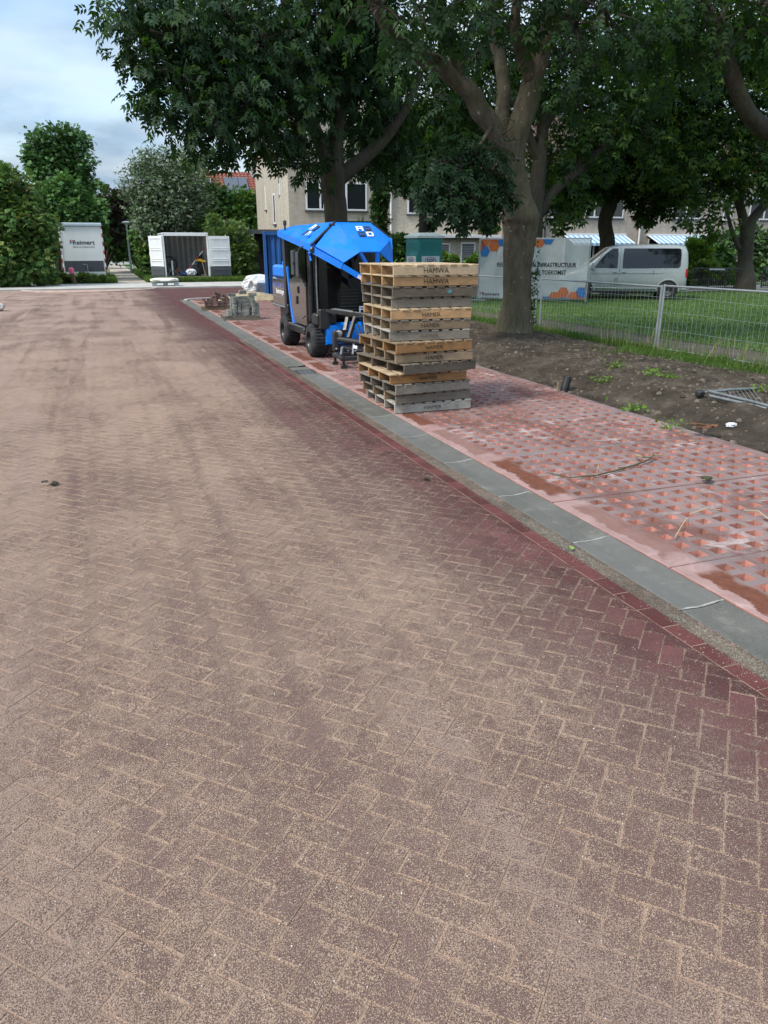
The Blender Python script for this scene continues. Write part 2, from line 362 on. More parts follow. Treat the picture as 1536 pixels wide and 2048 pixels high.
for (w, kind, cx, cy, d, px, py) in bricks:
    cut = any(p[0] > 2.528 for p in w)
    if cut:
        w = clip(w, 2.528)
        if len(w) < 3 or area(w) < 0.0012: continue
    if n_part < 290 and (-40 < px < 1576 and py < 2090):
        n_part += 1
        if cut:
            mb = MB(); brick_faces(mb, [(p[0]-cx, p[1]-cy) for p in w]); me = mb.mesh('brick', [M_brick, M_edge])
        else: me = full_mesh[kind]
        obj('brick', me, road_o, (cx, cy, random.uniform(-.0012, .0012)), (random.gauss(0, .009), random.gauss(0, .009), random.gauss(0, .006)))
    else:
        brick_faces(rest, w, (random.gauss(0, .006), random.gauss(0, .006)), random.uniform(-.001, .001))
tag(rest.build('herringbone_bricks', [M_brick, M_edge], road_o), kind='stuff')
# stretcher course of clean red bricks along the gutter
mb = MB(); brick_faces(mb, [(-.051, -.102), (.051, -.102), (.051, .102), (-.051, .102)]); str_me = mb.mesh('edge_brick', [M_clean, M_clean])
y = 0.95
while y < 28.5:
    obj('edge_brick', str_me, road_o, (2.583, y, random.uniform(-.001, .001)), (random.gauss(0, .006), random.gauss(0, .006), random.gauss(0, .006))); y += 0.206
# loose sand grains and grit
def grains(n, ymin, ymax, r0, r1, m, name, bias=1.0, edge=False):
    Y = ymin+(ymax-ymin)*rng.random(n*3)**bias; X = rng.uniform(-3.2, 2.62, n*3)
    if edge: X = rng.normal(2.68, 0.035, n*3)
    px = np.array([proj((x, y_, 0))[0] for x, y_ in zip(X, Y)]); k = (px > -30) & (px < 1570)
    dens = vnoise(X*1.3+30, Y*1.3+9, 5) + 0.35*vnoise(X*9+3, Y*9, 8) - (0 if edge else 0.35*np.clip((X-0.9)/1.7, 0, 1)); k &= dens > rng.normal(0.60, 0.12, n*3)
    X = X[k][:n]; Y = Y[k][:n]; n = len(X)
    r = rng.uniform(r0, r1, n)*(0.7+0.6*rng.random(n)**3)
    T = np.array([(1, 0, -.5), (-.5, .87, -.5), (-.5, -.87, -.5), (0.1, 0, .75)]); F = [(0, 1, 3), (1, 2, 3), (2, 0, 3)]
    a = rng.random(n)*6.28; c, s_ = np.cos(a), np.sin(a); V = np.zeros((n, 4, 3))
    st = 0.7+0.6*rng.random((n, 4))
    V[:, :, 0] = (c[:, None]*T[:, 0]-s_[:, None]*T[:, 1])*r[:, None]*st+X[:, None]; V[:, :, 1] = (s_[:, None]*T[:, 0]+c[:, None]*T[:, 1])*r[:, None]*st+Y[:, None]; V[:, :, 2] = T[None, :, 2]*r[:, None]*st+0.0015+r[:, None]*0.3
    tag(obj(name, np_mesh(name, V[:, F].reshape(-1, 3), 3, m), road_o), kind='stuff')
grains(80000, 0.9, 5.2, 0.0012, 0.0026, mat('grain_tan', (0.40, 0.31, 0.24), 0.9, 0.35, 40, coord='World'), 'sand_grains', 1.5)
grains(2200, 0.9, 5.5, 0.0016, 0.0032, mat('grain_white', (0.66, 0.63, 0.58), 0.8, 0.1), 'white_grit', 1.3)
grains(7000, 0.9, 6.0, 0.0015, 0.0032, mat('grain_grey', (0.28, 0.26, 0.21), 0.9, 0.35, 40, coord='World'), 'gutter_grit', 1.2, True)

# ---- gutter of concrete channel tiles
m, t, b, o = nodes_of('gutter_concrete'); v = tex_coord(t, 'World')
c = ramp(t, noise(t, v, 3, 6, 0.65), [(0.3, (0.070, 0.068, 0.058)), (0.7, (0.118, 0.115, 0.10))])
c = mixrgb(t, ramp(t, noise(t, v, 140, 3, 0.7), [(0.53, 0), (0.72, 0.5)]), c, (0.28, 0.275, 0.25))
c = mixrgb(t, ramp(t, noise(t, v, 5, 6, 0.7), [(0.56, 0), (0.78, 0.5)]), c, (0.30, 0.27, 0.22))
oi = t.nodes.new('ShaderNodeObjectInfo'); c = mixrgb(t, math_(t, 'MULTIPLY', oi.outputs['Random'], 0.3), c, (0.15, 0.15, 0.14))
t.links.new(c, b.inputs['Base Color']); b.inputs['Roughness'].default_value = 0.9; bump_(t, b, noise(t, v, 130, 4, 0.7), 0.7, 0.006)
M_gut = m; M_mortar = mat('pale_mortar', (0.30, 0.295, 0.27), 0.9, 0.3, 14, bump=0.4, bscale=150, coord='World', dirt=(0.2, 0.19, 0.16), dirt_amt=0.7)
M_slurry = sandy('grey_slurry', 0.13, (0.12, 0.105, 0.085))
gut = MB(); gut.add([(2.630, -2, -0.004), (2.742, -2, 0.003), (2.742, 29.2, 0.003), (2.630, 29.2, -0.004)], [(0, 1, 2, 3)])
gut.mi = 1; gut.add([(2.742, -2, -0.022), (3.05, -2, -0.022), (3.05, 29.2, -0.022), (2.742, 29.2, -0.022)], [(0, 1, 2, 3)])
gut_o = tag(gut.build('gutter', [M_slurry, M_mortar]), kind='structure')
prof = [(0, -.05), (0, .002), (.012, .007), (.05, .005), (.14, .0), (.24, .010), (.285, .019), (.30, .016), (.30, -.05)]
mb = MB(); vs = [(x, -.494, z) for x, z in prof]+[(x, .494, z) for x, z in prof]; n = len(prof)
ys = [-.509, -.506, .506, .509]; vs = [(x, yy, z-(.003 if k in (0, 3) else 0)) for k, yy in enumerate(ys) for x, z in prof]
mb.add(vs, [(k*n+i, k*n+i+1, (k+1)*n+i+1, (k+1)*n+i) for k in range(3) for i in range(n-1)])
tile_me = mb.mesh('gutter_tile', M_gut)
yj = 2.82-5*1.0275; tiles = []
while yj < 28.8:
    yc = yj+0.51
    if abs(yc-11.42) > 0.55:
        obj('gutter_tile', tile_me, gut_o, (2.742, yc, random.uniform(-.002, .001)), (0, 0, random.gauss(0, .002)))
        mj = MB(); k = [(2.75+0.285*i/8, yj+random.uniform(-.0015, .0015)) for i in range(9)]
        w_ = [random.uniform(.002, .006) for i_, _ in enumerate(k)]
        gz = lambda x: float(np.interp(x-2.742, [0, .012, .05, .14, .24, .285, .30], [.002, .007, .005, .0, .010, .019, .016]))-.0002
        mj.add([(x, yy-w-.004, gz(x)) for (x, yy), w in zip(k, w_)]+[(x, yy+w+.004, gz(x)) for (x, yy), w in zip(k, w_)], [(i, i+1, 10+i, 9+i) for i in range(8)])
        jo = mj.build('mortar_joint', M_mortar, gut_o)
    yj += 1.0275
# drain gully in the gutter
dr = thing('drain_grate', 'dark slotted cast iron drain grate set into the gutter', 'drain', (2.742, 11.42, 0))
M_iron = mat('dark_iron', (0.045, 0.047, 0.05), 0.6, 0.3, 20, bump=0.2, metal=0.3)
MB().b2((0, -.52, -.05), (.30, -.21, .008), .006).build('surround', M_gut, dr); MB().b2((0, .21, -.05), (.30, .52, .008), .006).build('surround', M_gut, dr)
mb = MB(); mb.b2((.005, -.205, -.06), (.295, .205, -.045)); mb.b2((.005, -.205, -.045), (.03, .205, .006)); mb.b2((.27, -.205, -.045), (.295, .205, .006)); mb.b2((.03, -.205, -.045), (.27, -.18, .006)); mb.b2((.03, .18, -.045), (.27, .205, .006)); mb.build('frame', M_iron, dr)
for i in range(4):
    mb = MB(); mb.b2((.03, -.15+i*.1-.016, -.03), (.27, -.15+i*.1+.016, .004), .004); mb.build('bar', mat('worn_iron', (0.16, 0.165, 0.17), 0.55, 0.3, 20, metal=0.4), dr)

# ---- perforated parking slabs
def slab_mat(name, top):
    m, t, b, o = nodes_of(name); v = tex_coord(t, 'World'); vo = tex_coord(t, 'Object')
    pink = ramp(t, noise(t, v, 4, 6, 0.65), [(0.3, (0.33, 0.185, 0.162) if top else (0.35, 0.145, 0.11)), (0.7, (0.44, 0.29, 0.265) if top else (0.52, 0.25, 0.20))])
    c = pink
    if top:
        dust = ramp(t, noise(t, v, 1.6, 7, 0.68), [(0.28, 0.55), (0.55, 1.0)]); c = mixrgb(t, dust, c, (0.20, 0.150, 0.145))
        red = ramp(t, noise(t, tex_coord(t, 'World', (1.2, .7, 1)), 1.1, 8, 0.72, 0.5), [(0.46, 0), (0.60, 0.8)]); c = mixrgb(t, red, c, (0.13, 0.055, 0.042))
        wh = ramp(t, noise(t, v, 1.9, 8, 0.75, 0.7), [(0.55, 0), (0.68, 0.55)]); c = mixrgb(t, wh, c, (0.62, 0.52, 0.50))
        sx = t.nodes.new('ShaderNodeSeparateXYZ'); t.links.new(vo, sx.inputs[0])
        wob = math_(t, 'MULTIPLY', math_(t, 'SUBTRACT', noise(t, v, 3.5, 5, 0.65), 0.5), 0.28)
        xx = math_(t, 'ADD', sx.outputs['X'], wob)
        a1 = t.nodes.new('ShaderNodeMapRange'); t.links.new(xx, a1.inputs[0]); a1.interpolation_type = 'SMOOTHSTEP'; a1.inputs[1].default_value = 0.055; a1.inputs[2].default_value = 0.085
        a2 = t.nodes.new('ShaderNodeMapRange'); t.links.new(xx, a2.inputs[0]); a2.interpolation_type = 'SMOOTHSTEP'; a2.inputs[1].default_value = 0.30; a2.inputs[2].default_value = 0.23
        yy = math_(t, 'ABSOLUTE', math_(t, 'ADD', sx.outputs['Y'], wob))
        a3 = t.nodes.new('ShaderNodeMapRange'); t.links.new(yy, a3.inputs[0]); a3.interpolation_type = 'SMOOTHSTEP'; a3.inputs[1].default_value = 0.56; a3.inputs[2].default_value = 0.47
        st = math_(t, 'MULTIPLY', math_(t, 'MULTIPLY', a1.outputs[0], a2.outputs[0]), a3.outputs[0])
        oi = t.nodes.new('ShaderNodeObjectInfo'); on = ramp(t, oi.outputs['Random'], [(0.10, 0.55), (0.2, 1.0)]); st = math_(t, 'MULTIPLY', st, on)
        rim = t.nodes.new('ShaderNodeMapRange'); t.links.new(xx, rim.inputs[0]); rim.inputs[1].default_value = 0.28; rim.inputs[2].default_value = 0.20; c = mixrgb(t, math_(t, 'MULTIPLY', rim.outputs[0], 0.6), c, pink)
        c = mixrgb(t, st, c, ramp(t, noise(t, v, 22, 5), [(0.3, (0.115, 0.040, 0.024)), (0.7, (0.165, 0.062, 0.036))]))
    if not top: c = mixrgb(t, ramp(t, noise(t, v, 6, 6, .7), [(.45, 0), (.62, .75)]), c, (.16, .08, .06))
    sp = ramp(t, noise(t, v, 150, 3, 0.75), [(0.62, 0), (0.8, 0.4)]); c = mixrgb(t, sp, c, (0.16, 0.10, 0.09))
    t.links.new(c, b.inputs['Base Color']); b.inputs['Roughness'].default_value = 0.92; b.inputs['Specular IOR Level'].default_value = 0.25
    bump_(t, b, math_(t, 'ADD', noise(t, v, 90, 5, 0.7), noise(t, v, 9, 4, .6)), 0.6, 0.010); return m
M_st, M_sh = slab_mat('slab_top_dusty', True), slab_mat('slab_hole_pink', False)
M_hole = mat('hole_floor_earth', (0.17, 0.075, 0.058), 0.95, 0.4, 18, bump=0.6, bscale=80, coord='World')
SW, SL = 2.66, 1.29
def make_slab(hw=0.096, hl=0.088, nx=15, ny=8):
    x0, px_, y0, py_ = 0.262, 0.1545, -SL/2+0.055, 0.1535
    xs = [0, .008]; ys_ = [-SL/2, -SL/2+.008]
    for i in range(nx): a = x0+i*px_; xs += [a, a+hw]
    xs += [SW-.008, SW]
    for j in range(ny): a = y0+j*py_; ys_ += [a, a+hl]
    ys_ += [SL/2-.008, SL/2]
    mb = MB(); nX, nY = len(xs), len(ys_)
    def zz(i, j): return -0.006 if i in (0, nX-1) or j in (0, nY-1) else 0.0
    vs = [(xs[i], ys_[j], zz(i, j)) for j in range(nY) for i in range(nX)]
    top = []; holes = []
    for j in range(nY-1):
        for i in range(nX-1):
            (holes if (2 <= i < nX-2 and i % 2 == 0 and 2 <= j < nY-2 and j % 2 == 0) else top).append((i, j))
    mb.add(vs, [(j*nX+i, j*nX+i+1, (j+1)*nX+i+1, (j+1)*nX+i) for i, j in top])
    for i, j in holes:
        xa, xb, ya, yb = xs[i], xs[i+1], ys_[j], ys_[j+1]; k = 0.016; dz = -0.085
        rr = random.Random(i*31+j); fl = dz+rr.choice([0, 0, 0.012, 0.03, 0.045])
        q = [(xa, ya, 0), (xb, ya, 0), (xb, yb, 0), (xa, yb, 0), (xa+k, ya+k, fl), (xb-k, ya+k, fl), (xb-k, yb-k, fl), (xa+k, yb-k, fl)]
        mb.mi = 1; mb.add(q, [(0, 1, 5, 4), (1, 2, 6, 5), (2, 3, 7, 6), (3, 0, 4, 7)]); mb.mi = 2; mb.add(q[4:], [(0, 1, 2, 3)])
    mb.mi = 1; e = [(0, -SL/2), (SW, -SL/2), (SW, SL/2), (0, SL/2)]
    mb.add([(x, y_, -.006) for x, y_ in e]+[(x, y_, -.12) for x, y_ in e], [(i, (i+1) % 4, 4+(i+1) % 4, 4+i)[::-1] for i in range(4)])
    return mb.mesh('paving_slab', [M_st, M_sh, M_hole])
slab_me = make_slab()
park = MB(); park.add([(3.042, -3, -.08), (5.9, -3, -.08), (5.9, 29.4, -.08), (3.042, 29.4, -.08)], [(0, 1, 2, 3)])
park_o = tag(park.build('parking_strip', M_hole), kind='structure')
yj = 3.27-4*1.302
while yj < 28.6:
    obj('paving_slab', slab_me, park_o, (3.052, yj+0.651, 0.022+random.uniform(-.003, .003)), (random.gauss(0, .0012), random.gauss(0, .0012), random.gauss(0, .0012))); yj += 1.302
# rounded end of the strip: light kerb stones curving round the corner
M_kerb = mat('pale_kerb', (0.36, 0.37, 0.35), 0.9, 0.2, 6, bump=0.3, coord='World', rnd=0.12)
kerb = tag(MB().add([(2.7, 28.6, -.01), (6.5, 28.6, -.01), (6.5, 30.2, -.01), (2.7, 30.2, -.01)], [(0, 1, 2, 3)]).build('kerb', M_bed), kind='structure')
for i in range(9):
    a = PI-(i+.5)*PI/2/6 if i < 6 else PI/2; cx, cy, rr = 3.9, 28.75, 1.02
    p = (cx+rr*math.cos(a), cy+rr*math.sin(a)) if i < 6 else (cx+.16+.32*(i-6), cy+rr)
    mb = MB(); mb.box((0, 0, 0), (.29, .14, .16), bev=.015); ks = mb.build('kerb_stone', M_kerb, kerb); ks.location = (p[0], p[1], -.02); ks.rotation_euler = (0, 0, a-PI/2 if i < 6 else 0)

# ---- soil verge
M_soil_m, t, b, o = nodes_of('dry_topsoil'); v = tex_coord(t, 'World')
c = ramp(t, noise(t, v, 2.2, 8, 0.7), [(0.3, (0.05, 0.038, 0.028)), (0.52, (0.125, 0.10, 0.076)), (0.72, (0.26, 0.215, 0.165))])
c = mixrgb(t, ramp(t, noise(t, v, 70, 4, 0.8), [(0.58, 0), (0.75, 0.6)]), c, (0.24, 0.20, 0.155)); t.links.new(c, b.inputs['Base Color']); b.inputs['Roughness'].default_value = 0.97; b.inputs['Specular IOR Level'].default_value = 0.15
bump_(t, b, math_(t, 'ADD', noise(t, v, 30, 6, 0.75), noise(t, v, 130, 3, 0.7)), 1.0, 0.05)
def soil_z(X, Y):
    X = np.asarray(X, float); Y = np.asarray(Y, float)
    edge = np.clip((X-5.74)/0.9, 0, 1); edge = edge*edge*(3-2*edge); back = np.clip((9.4-X)/1.6, 0, 1); back = back*back*(3-2*back)
    z = 0.012+edge*(0.05+0.13*back)*(0.6+0.7*vnoise(X*.5+3, Y*.45, 11)) + edge*(0.10*(vnoise(X*2.1, Y*2.1+8, 3)-.5)*back+0.085*(vnoise(X*5.5, Y*5.5, 21)-.5))
    z += 0.16*np.exp(-(((X-7.5)**2+(Y-13.0)**2)/0.9))*edge
    return z
def heightfield(name, xs, ys_, fz, m):
    XX, YY = np.meshgrid(xs, ys_); Z = fz(XX, YY); nx, ny = len(xs), len(ys_)
    me = bpy.data.meshes.new(name); V = np.stack([XX, YY, Z], -1).reshape(-1, 3)
    i = (np.arange(ny-1)[:, None]*nx+np.arange(nx-1)[None]).ravel(); F = np.stack([i, i+1, i+nx+1, i+nx], 1)
    me.from_pydata(V.tolist(), [], F.tolist()); me.materials.append(m); me.polygons.foreach_set('use_smooth', [True]*len(F)); return me
tag(obj('soil_verge', heightfield('soil_verge', np.arange(5.718, 9.9, .055), np.concatenate([np.arange(2, 16, .055), np.arange(16, 32, .2)]), soil_z, M_soil_m)), kind='structure')
# clods of soil and stones
cl = []
for _ in range(4500):
    x = random.uniform(5.75, 8.9); y_ = random.uniform(4.5, 15); r = random.choice([.010, .012, .015, .02, .02, .03, .04 if random.random() < .3 else .015])*random.uniform(.6, 1.3); z = float(soil_z(x, y_))
    P = [Vector(random.choice([(1, 0, 0)])) for _ in range(1)]; a0 = random.uniform(0, 6.28)
    base = [Vector((x+r*math.cos(a0+k*1.2566)*random.uniform(.7, 1.2), y_+r*math.sin(a0+k*1.2566)*random.uniform(.7, 1.2), z-.004)) for k in range(5)]; tp = Vector((x, y_, z+r*random.uniform(.5, .9)))
    ang = [a0+k*1.2566+.2 for k in range(5)]; hgt = r*random.uniform(.35, .65); top5 = [Vector((x+r*.6*math.cos(q)*random.uniform(.7, 1.2), y_+r*.6*math.sin(q)*random.uniform(.7, 1.2), z+hgt*random.uniform(.8, 1.1))) for q in ang]; tp = Vector((x, y_, z+hgt*1.1))
    for k in range(5): j = (k+1) % 5; cl += [base[k], base[j], top5[k], base[j], top5[j], top5[k], top5[k], top5[j], tp]
cmi = np.repeat((np.random.default_rng(3).random(len(cl)//45) < .4).astype(int), 15)
tag(obj('soil_clods', np_mesh('soil_clods', np.array([tuple(p) for p in cl]), 3, [M_soil_m, mat('dry_clod', (.13, .105, .08), .95, .35, 20, coord='World')], cmi)), 'small crumbly clods of dry soil lying on the verge', 'soil', kind='stuff')

# ---- lawn, trodden track behind the fence, far pavement and paths
M_track = mat('trodden_earth', (0.075, 0.064, 0.052), 0.95, 0.35, 3, 8, bump=0.6, bscale=50, coord='World', dirt=(0.06, 0.075, 0.025), dirt_amt=0.5)
M_lawn = mat('lawn_green', (0.055, 0.105, 0.020), 0.9, 0.4, 1.2, 8, bump=0.6, bscale=60, coord='World', dirt=(0.09, 0.14, 0.035), dirt_amt=0.6)
far_edge = [G(1536, 707), G(1320, 676), G(1100, 641), G(945, 622)]
near_e = [G(1536, 740), G(1320, 704), G(1100, 664), G(945, 643)]
fe = [far_edge[0]+(far_edge[0]-far_edge[1])*1.5]+far_edge+[Vector((12.6, 27, 0)), Vector((12.0, 33, 0))]
tr = MB(); tr.add([(8.9, -2, 0.004), (60, -2, 0.004), (60, 60, 0.004), (8.9, 60, 0.004)], [(0, 1, 2, 3)])
tag(tr.build('trodden_track', M_track), kind='structure')
lw = MB(); lw.poly([(p.x, p.y, .014) for p in fe]+[(60, 33, .014), (60, -1, .014)][::1]); tag(lw.build('lawn', M_lawn), kind='structure')
M_pave = mat('pale_pavement', (0.40, 0.395, 0.37), 0.92, 0.16, 1.4, 6, bump=0.2, coord='World', dirt=(0.30, 0.24, 0.19), dirt_amt=0.6)
sw = MB(); sw.b2((-30, 38.3, -.04), (14, 43.2, .07)); pv = tag(sw.build('pavement', M_pave), kind='structure')
pp = MB(); pp.add([(13, 27.4, .02), (60, 27.4, .02), (60, 31.0, .02), (13, 31.0, .02)], [(0, 1, 2, 3)]); tag(pp.build('garden_path', mat('sandy_path', (0.33, 0.29, 0.235), 0.95, 0.2, 1.5, coord='World')), kind='structure')
gp = MB(); gp.add([(0.75, 43.2, .075), (2.75, 43.2, .075), (2.45, 60, .08), (2.7, 105, .1), (1.5, 105, .1), (0.8, 60, .08)], [(0, 1, 2, 5), (5, 2, 3, 4)])
tag(gp.build('side_path', mat('gritty_path', (0.36, 0.31, 0.255), 0.95, 0.25, 1.6, 8, bump=.4, bscale=30, coord='World', dirt=(.16, .14, .10), dirt_amt=.8)), kind='structure')
vg = MB(); vg.add([(-30, 43.2, .05), (0.75, 43.2, .05), (0.8, 60, .06), (1.5, 105, .08), (-30, 105, .08)], [(0, 1, 2, 3, 4)]); vg.add([(2.75, 43.2, .05), (14, 43.2, .05), (14, 105, .08), (2.7, 105, .08), (2.45, 60, .06)], [(0, 1, 2, 3, 4)])
tag(vg.build('grass_verge', mat('verge_green', (0.09, 0.135, 0.035), 0.9, 0.4, 1.0, 7, coord='World')), kind='structure')
# ring of pale edging stones laid in the road
ring = tag(MB().add([(-.4+2.9*math.cos(i*PI/14)*1.05, 39.4-3.5*math.sin(i*PI/14)*.95, .004) for i in range(15)], [tuple(range(15))[::-1]]).build('road_inlay', M_bed), kind='structure')
for i in range(30):
    a = (i+.5)*PI/30; p = (-.4+3.05*math.cos(a), 39.4-3.4*math.sin(a)); tg = math.atan2(-3.4*math.cos(a), -3.05*math.sin(a))
    mb = MB(); mb.box((0, 0, 0), (.33, .16, .08), bev=.01); o_ = mb.build('edging_stone', mat('pinkish_edging', (0.47, 0.36, 0.31), .9, .15, 5, rnd=.1), ring); o_.location = (p[0], p[1], .01); o_.rotation_euler = (0, 0, tg)
# ================================================================== things on the street
def wood(name, a, b_, grey=0.0):
    if name in MATS: return MATS[name]
    m, t, b, o = nodes_of(name); oi = t.nodes.new('ShaderNodeObjectInfo'); tcn = tex_coord(t, 'Object', (1.2, 1.2, 14)); 
    vm = t.nodes.new('ShaderNodeVectorMath'); vm.operation = 'ADD'; t.links.new(tcn, vm.inputs[0]); cb = t.nodes.new('ShaderNodeCombineXYZ'); t.links.new(math_(t, 'MULTIPLY', oi.outputs['Random'], 50), cb.inputs[0]); t.links.new(math_(t, 'MULTIPLY', oi.outputs['Random'], 13), cb.inputs[1]); t.links.new(cb.outputs[0], vm.inputs[1]); v = vm.outputs[0]
    g = noise(t, v, 5.5, 8, 0.72, 1.4); c = ramp(t, g, [(0.28, a), (0.68, b_)]); dv_ = noise(t, tex_coord(t, 'World', (1, 1, 1)), 5, 6, .7); c = mixrgb(t, ramp(t, dv_, [(.45, 0), (.68, .5)]), c, (.13, .11, .085)); c = mixrgb(t, ramp(t, noise(t, v, 22, 5, .75), [(.42, 0), (.68, .65)]), c, tuple(x*.55 for x in a))
    c = mixrgb(t, ramp(t, noise(t, v, 1.1, 4, 0.6, 0.8), [(0.62, 0), (0.75, 0.5)]), c, tuple(x*0.45 for x in a))
    vo = t.nodes.new('ShaderNodeTexVoronoi'); vo.inputs['Scale'].default_value = 2.3; t.links.new(v, vo.inputs['Vector'])
    c = mixrgb(t, ramp(t, vo.outputs['Distance'], [(0.035, 0.85), (0.09, 0.0)]), c, (0.06, 0.035, 0.02))
    hs = t.nodes.new('ShaderNodeHueSaturation'); t.links.new(c, hs.inputs['Color']); mr = t.nodes.new('ShaderNodeMapRange'); t.links.new(oi.outputs['Random'], mr.inputs[0]); mr.inputs[3].default_value = .80; mr.inputs[4].default_value = 1.18; t.links.new(mr.outputs[0], hs.inputs['Value'])
    t.links.new(hs.outputs[0], b.inputs['Base Color']); b.inputs['Roughness'].default_value = 0.85; b.inputs['Specular IOR Level'].default_value = 0.25
    c2 = noise(t, v, 26, 6, 0.75, .5); bump_(t, b, math_(t, 'ADD', g, c2), 0.5, 0.008); MATS[name] = m; return m
WD = {'fresh': wood('fresh_pine', (0.36, 0.20, 0.085), (0.56, 0.36, 0.185)), 'amber': wood('amber_pine', (0.29, 0.135, 0.045), (0.46, 0.26, 0.11)),
      'pale': wood('pale_pine', (0.47, 0.34, 0.20), (0.62, 0.49, 0.33)), 'grey': wood('weathered_grey', (0.155, 0.135, 0.11), (0.31, 0.275, 0.225)),
      'dark': wood('dark_weathered', (0.10, 0.082, 0.062), (0.215, 0.18, 0.135)), 'tan': wood('tan_weathered', (0.24, 0.17, 0.105), (0.38, 0.28, 0.18)), 'white': wood('bleached', (0.34, 0.32, 0.28), (0.52, 0.49, 0.43))}
M_ink = mat('black_ink', (0.03, 0.024, 0.02), 0.9, 0.3, 40); M_inkf = mat('faded_ink', (0.12, 0.095, 0.07), 0.95, 0.3, 40); M_inkb = mat('blue_ink', (0.10, 0.22, 0.26), 0.9, 0.3, 30)
def scribble(parent, M, w, h, m_, seed):
    """a line of print too small to read in the photograph: rows of short strokes"""
    rr = random.Random(seed); mb = MB(); x = -w/2
    while x < w/2:
        cw = h*rr.uniform(.35, .6)
        if rr.random() > .14:
            hh = h*rr.uniform(.6, 1); mb.add([M @ Vector(p) for p in ((x, -h/2, .001), (x+cw*.35, -h/2, .001), (x+cw*.35, -h/2+hh, .001), (x, -h/2+hh, .001))], [(0, 1, 2, 3)])
            yb = -h/2+rr.choice([0, .35, .7])*h; mb.add([M @ Vector(p) for p in ((x, yb, .0012), (x+cw, yb, .0012), (x+cw, yb+h*.22, .0012), (x, yb+h*.22, .0012))], [(0, 1, 2, 3)])
        x += cw*1.35
    return mb.build('small_print', m_, parent)
# x, y of near corner, yaw deg, width, length, stringer wood, deck wood, text, ink
PAL = [(3.043, 7.98, .5, 1.05, 1.15, 'fresh', 'pale', 'HAMWA', M_ink, 'bright new pine pallet with bold HAMWA print, uppermost of the tall stack'),
 (3.053, 8.00, 0, 1.05, 1.15, 'fresh', 'pale', 'HAMWA', M_ink, 'new pine pallet with bold HAMWA print, second from the top of the stack'),
 (3.040, 8.00, -1, 1.05, 1.15, 'dark', 'dark', 'HAMWA', M_inkf, 'dark weathered pallet with faded HAMWA print and small blue mark'),
 (3.044, 8.04, -2, .98, 1.15, 'grey', 'grey', '', None, 'grey weathered pallet without print, fourth from the top of the stack'),
 (3.001, 7.94, -2, .98, 1.07, 'fresh', 'pale', 'HAMER', M_ink, 'light pine pallet printed HAMER directly under a plain grey pallet'),
 (2.993, 7.94, -2, .98, 1.07, 'tan', 'grey', 'HAMER', M_ink, 'tan weathered pallet printed HAMER, sixth from the top of the stack'),
 (2.991, 7.96, -3, .98, 1.07, 'grey', 'white', 'HAMER', M_inkf, 'grey pallet with a faint HAMER print, halfway down the stack'),
 (3.014, 7.80, 4.5, .98, 1.07, 'amber', 'tan', 'HAMER', M_ink, 'dark amber pallet printed HAMER, turned a little, eighth from the top'),
 (3.025, 7.86, .5, .98, 1.07, 'fresh', 'tan', 'HAMER', M_ink, 'tan pallet printed HAMER resting on the skewed grey pallet'),
 (3.093, 7.76, 8, .98, 1.2, 'dark', 'dark', '', None, 'grey pallet standing out skewed from the rest of the stack'),
 (2.971, 7.88, 1.5, .98, 1.07, 'amber', 'pale', 'HAMER', M_ink, 'orange pine pallet printed HAMER right below the skewed grey one'),
 (3.025, 7.84, 4.5, .98, 1.07, 'grey', 'grey', '', None, 'grey unprinted pallet, third from the ground'),
 (3.049, 7.90, 2.5, .98, 1.07, 'tan', 'grey', '', None, 'brownish grey unprinted pallet, second from the ground'),
 (3.050, 7.94, -1, .98, 1.07, 'white', 'white', 'HAMER', M_inkf, 'bleached pallet at the bottom of the stack with traces of print')]
for i, (x, y, a, w, L, ws, wd, txt, ink, lab) in enumerate(PAL):
    z = 0.024+(13-i)*0.118
    p = thing('wooden_pallet', lab, 'pallet', (x, y, z), R(a), 'pallets in the tall stack')
    rr = random.Random(i+40); nb = 8; bw = w/nb*0.63 if i < 3 else w/nb*0.72
    for k in range(4):
        mb = MB(); th = .030; yy = th/2+k*(L-th)/3; mb.box((w/2, yy+rr.uniform(-.004, .004)*(k > 0), .0495), (w-.008, th, .096+rr.uniform(-.004, .0)), (rr.gauss(0, .006), 0, rr.gauss(0, .004)), bev=.003); mb.build('stringer', WD[ws if rr.random() < .8 else wd], p)
    for k in range(nb):
        cx = bw/2+k*(w-bw)/(nb-1); mb = MB(); mb.box((cx, L/2, .107), (bw*rr.uniform(.93, 1.06), L+rr.uniform(.0, .018), .0165), (0, rr.gauss(0, .006), rr.gauss(0, .005)), bev=.002); mb.build('deck_board', WD[wd], p)
    if txt:
        sz = .072 if txt == 'HAMWA' else .055
        text_obj(txt, sz*1.12, ink, p, frame((w*.49, -.0055, .048), (1, 0, 0), (0, 0, 1)), bold=0.0, width=1.12 if txt == 'HAMER' else 1.0)
    if i == 2:
        mb = MB(); mb.poly([(w*.66+.03*math.cos(k), -.006, .058+.022*math.sin(k)) for k in [j*PI/5 for j in range(10)]]); mb.build('blue_mark', M_inkb, p)

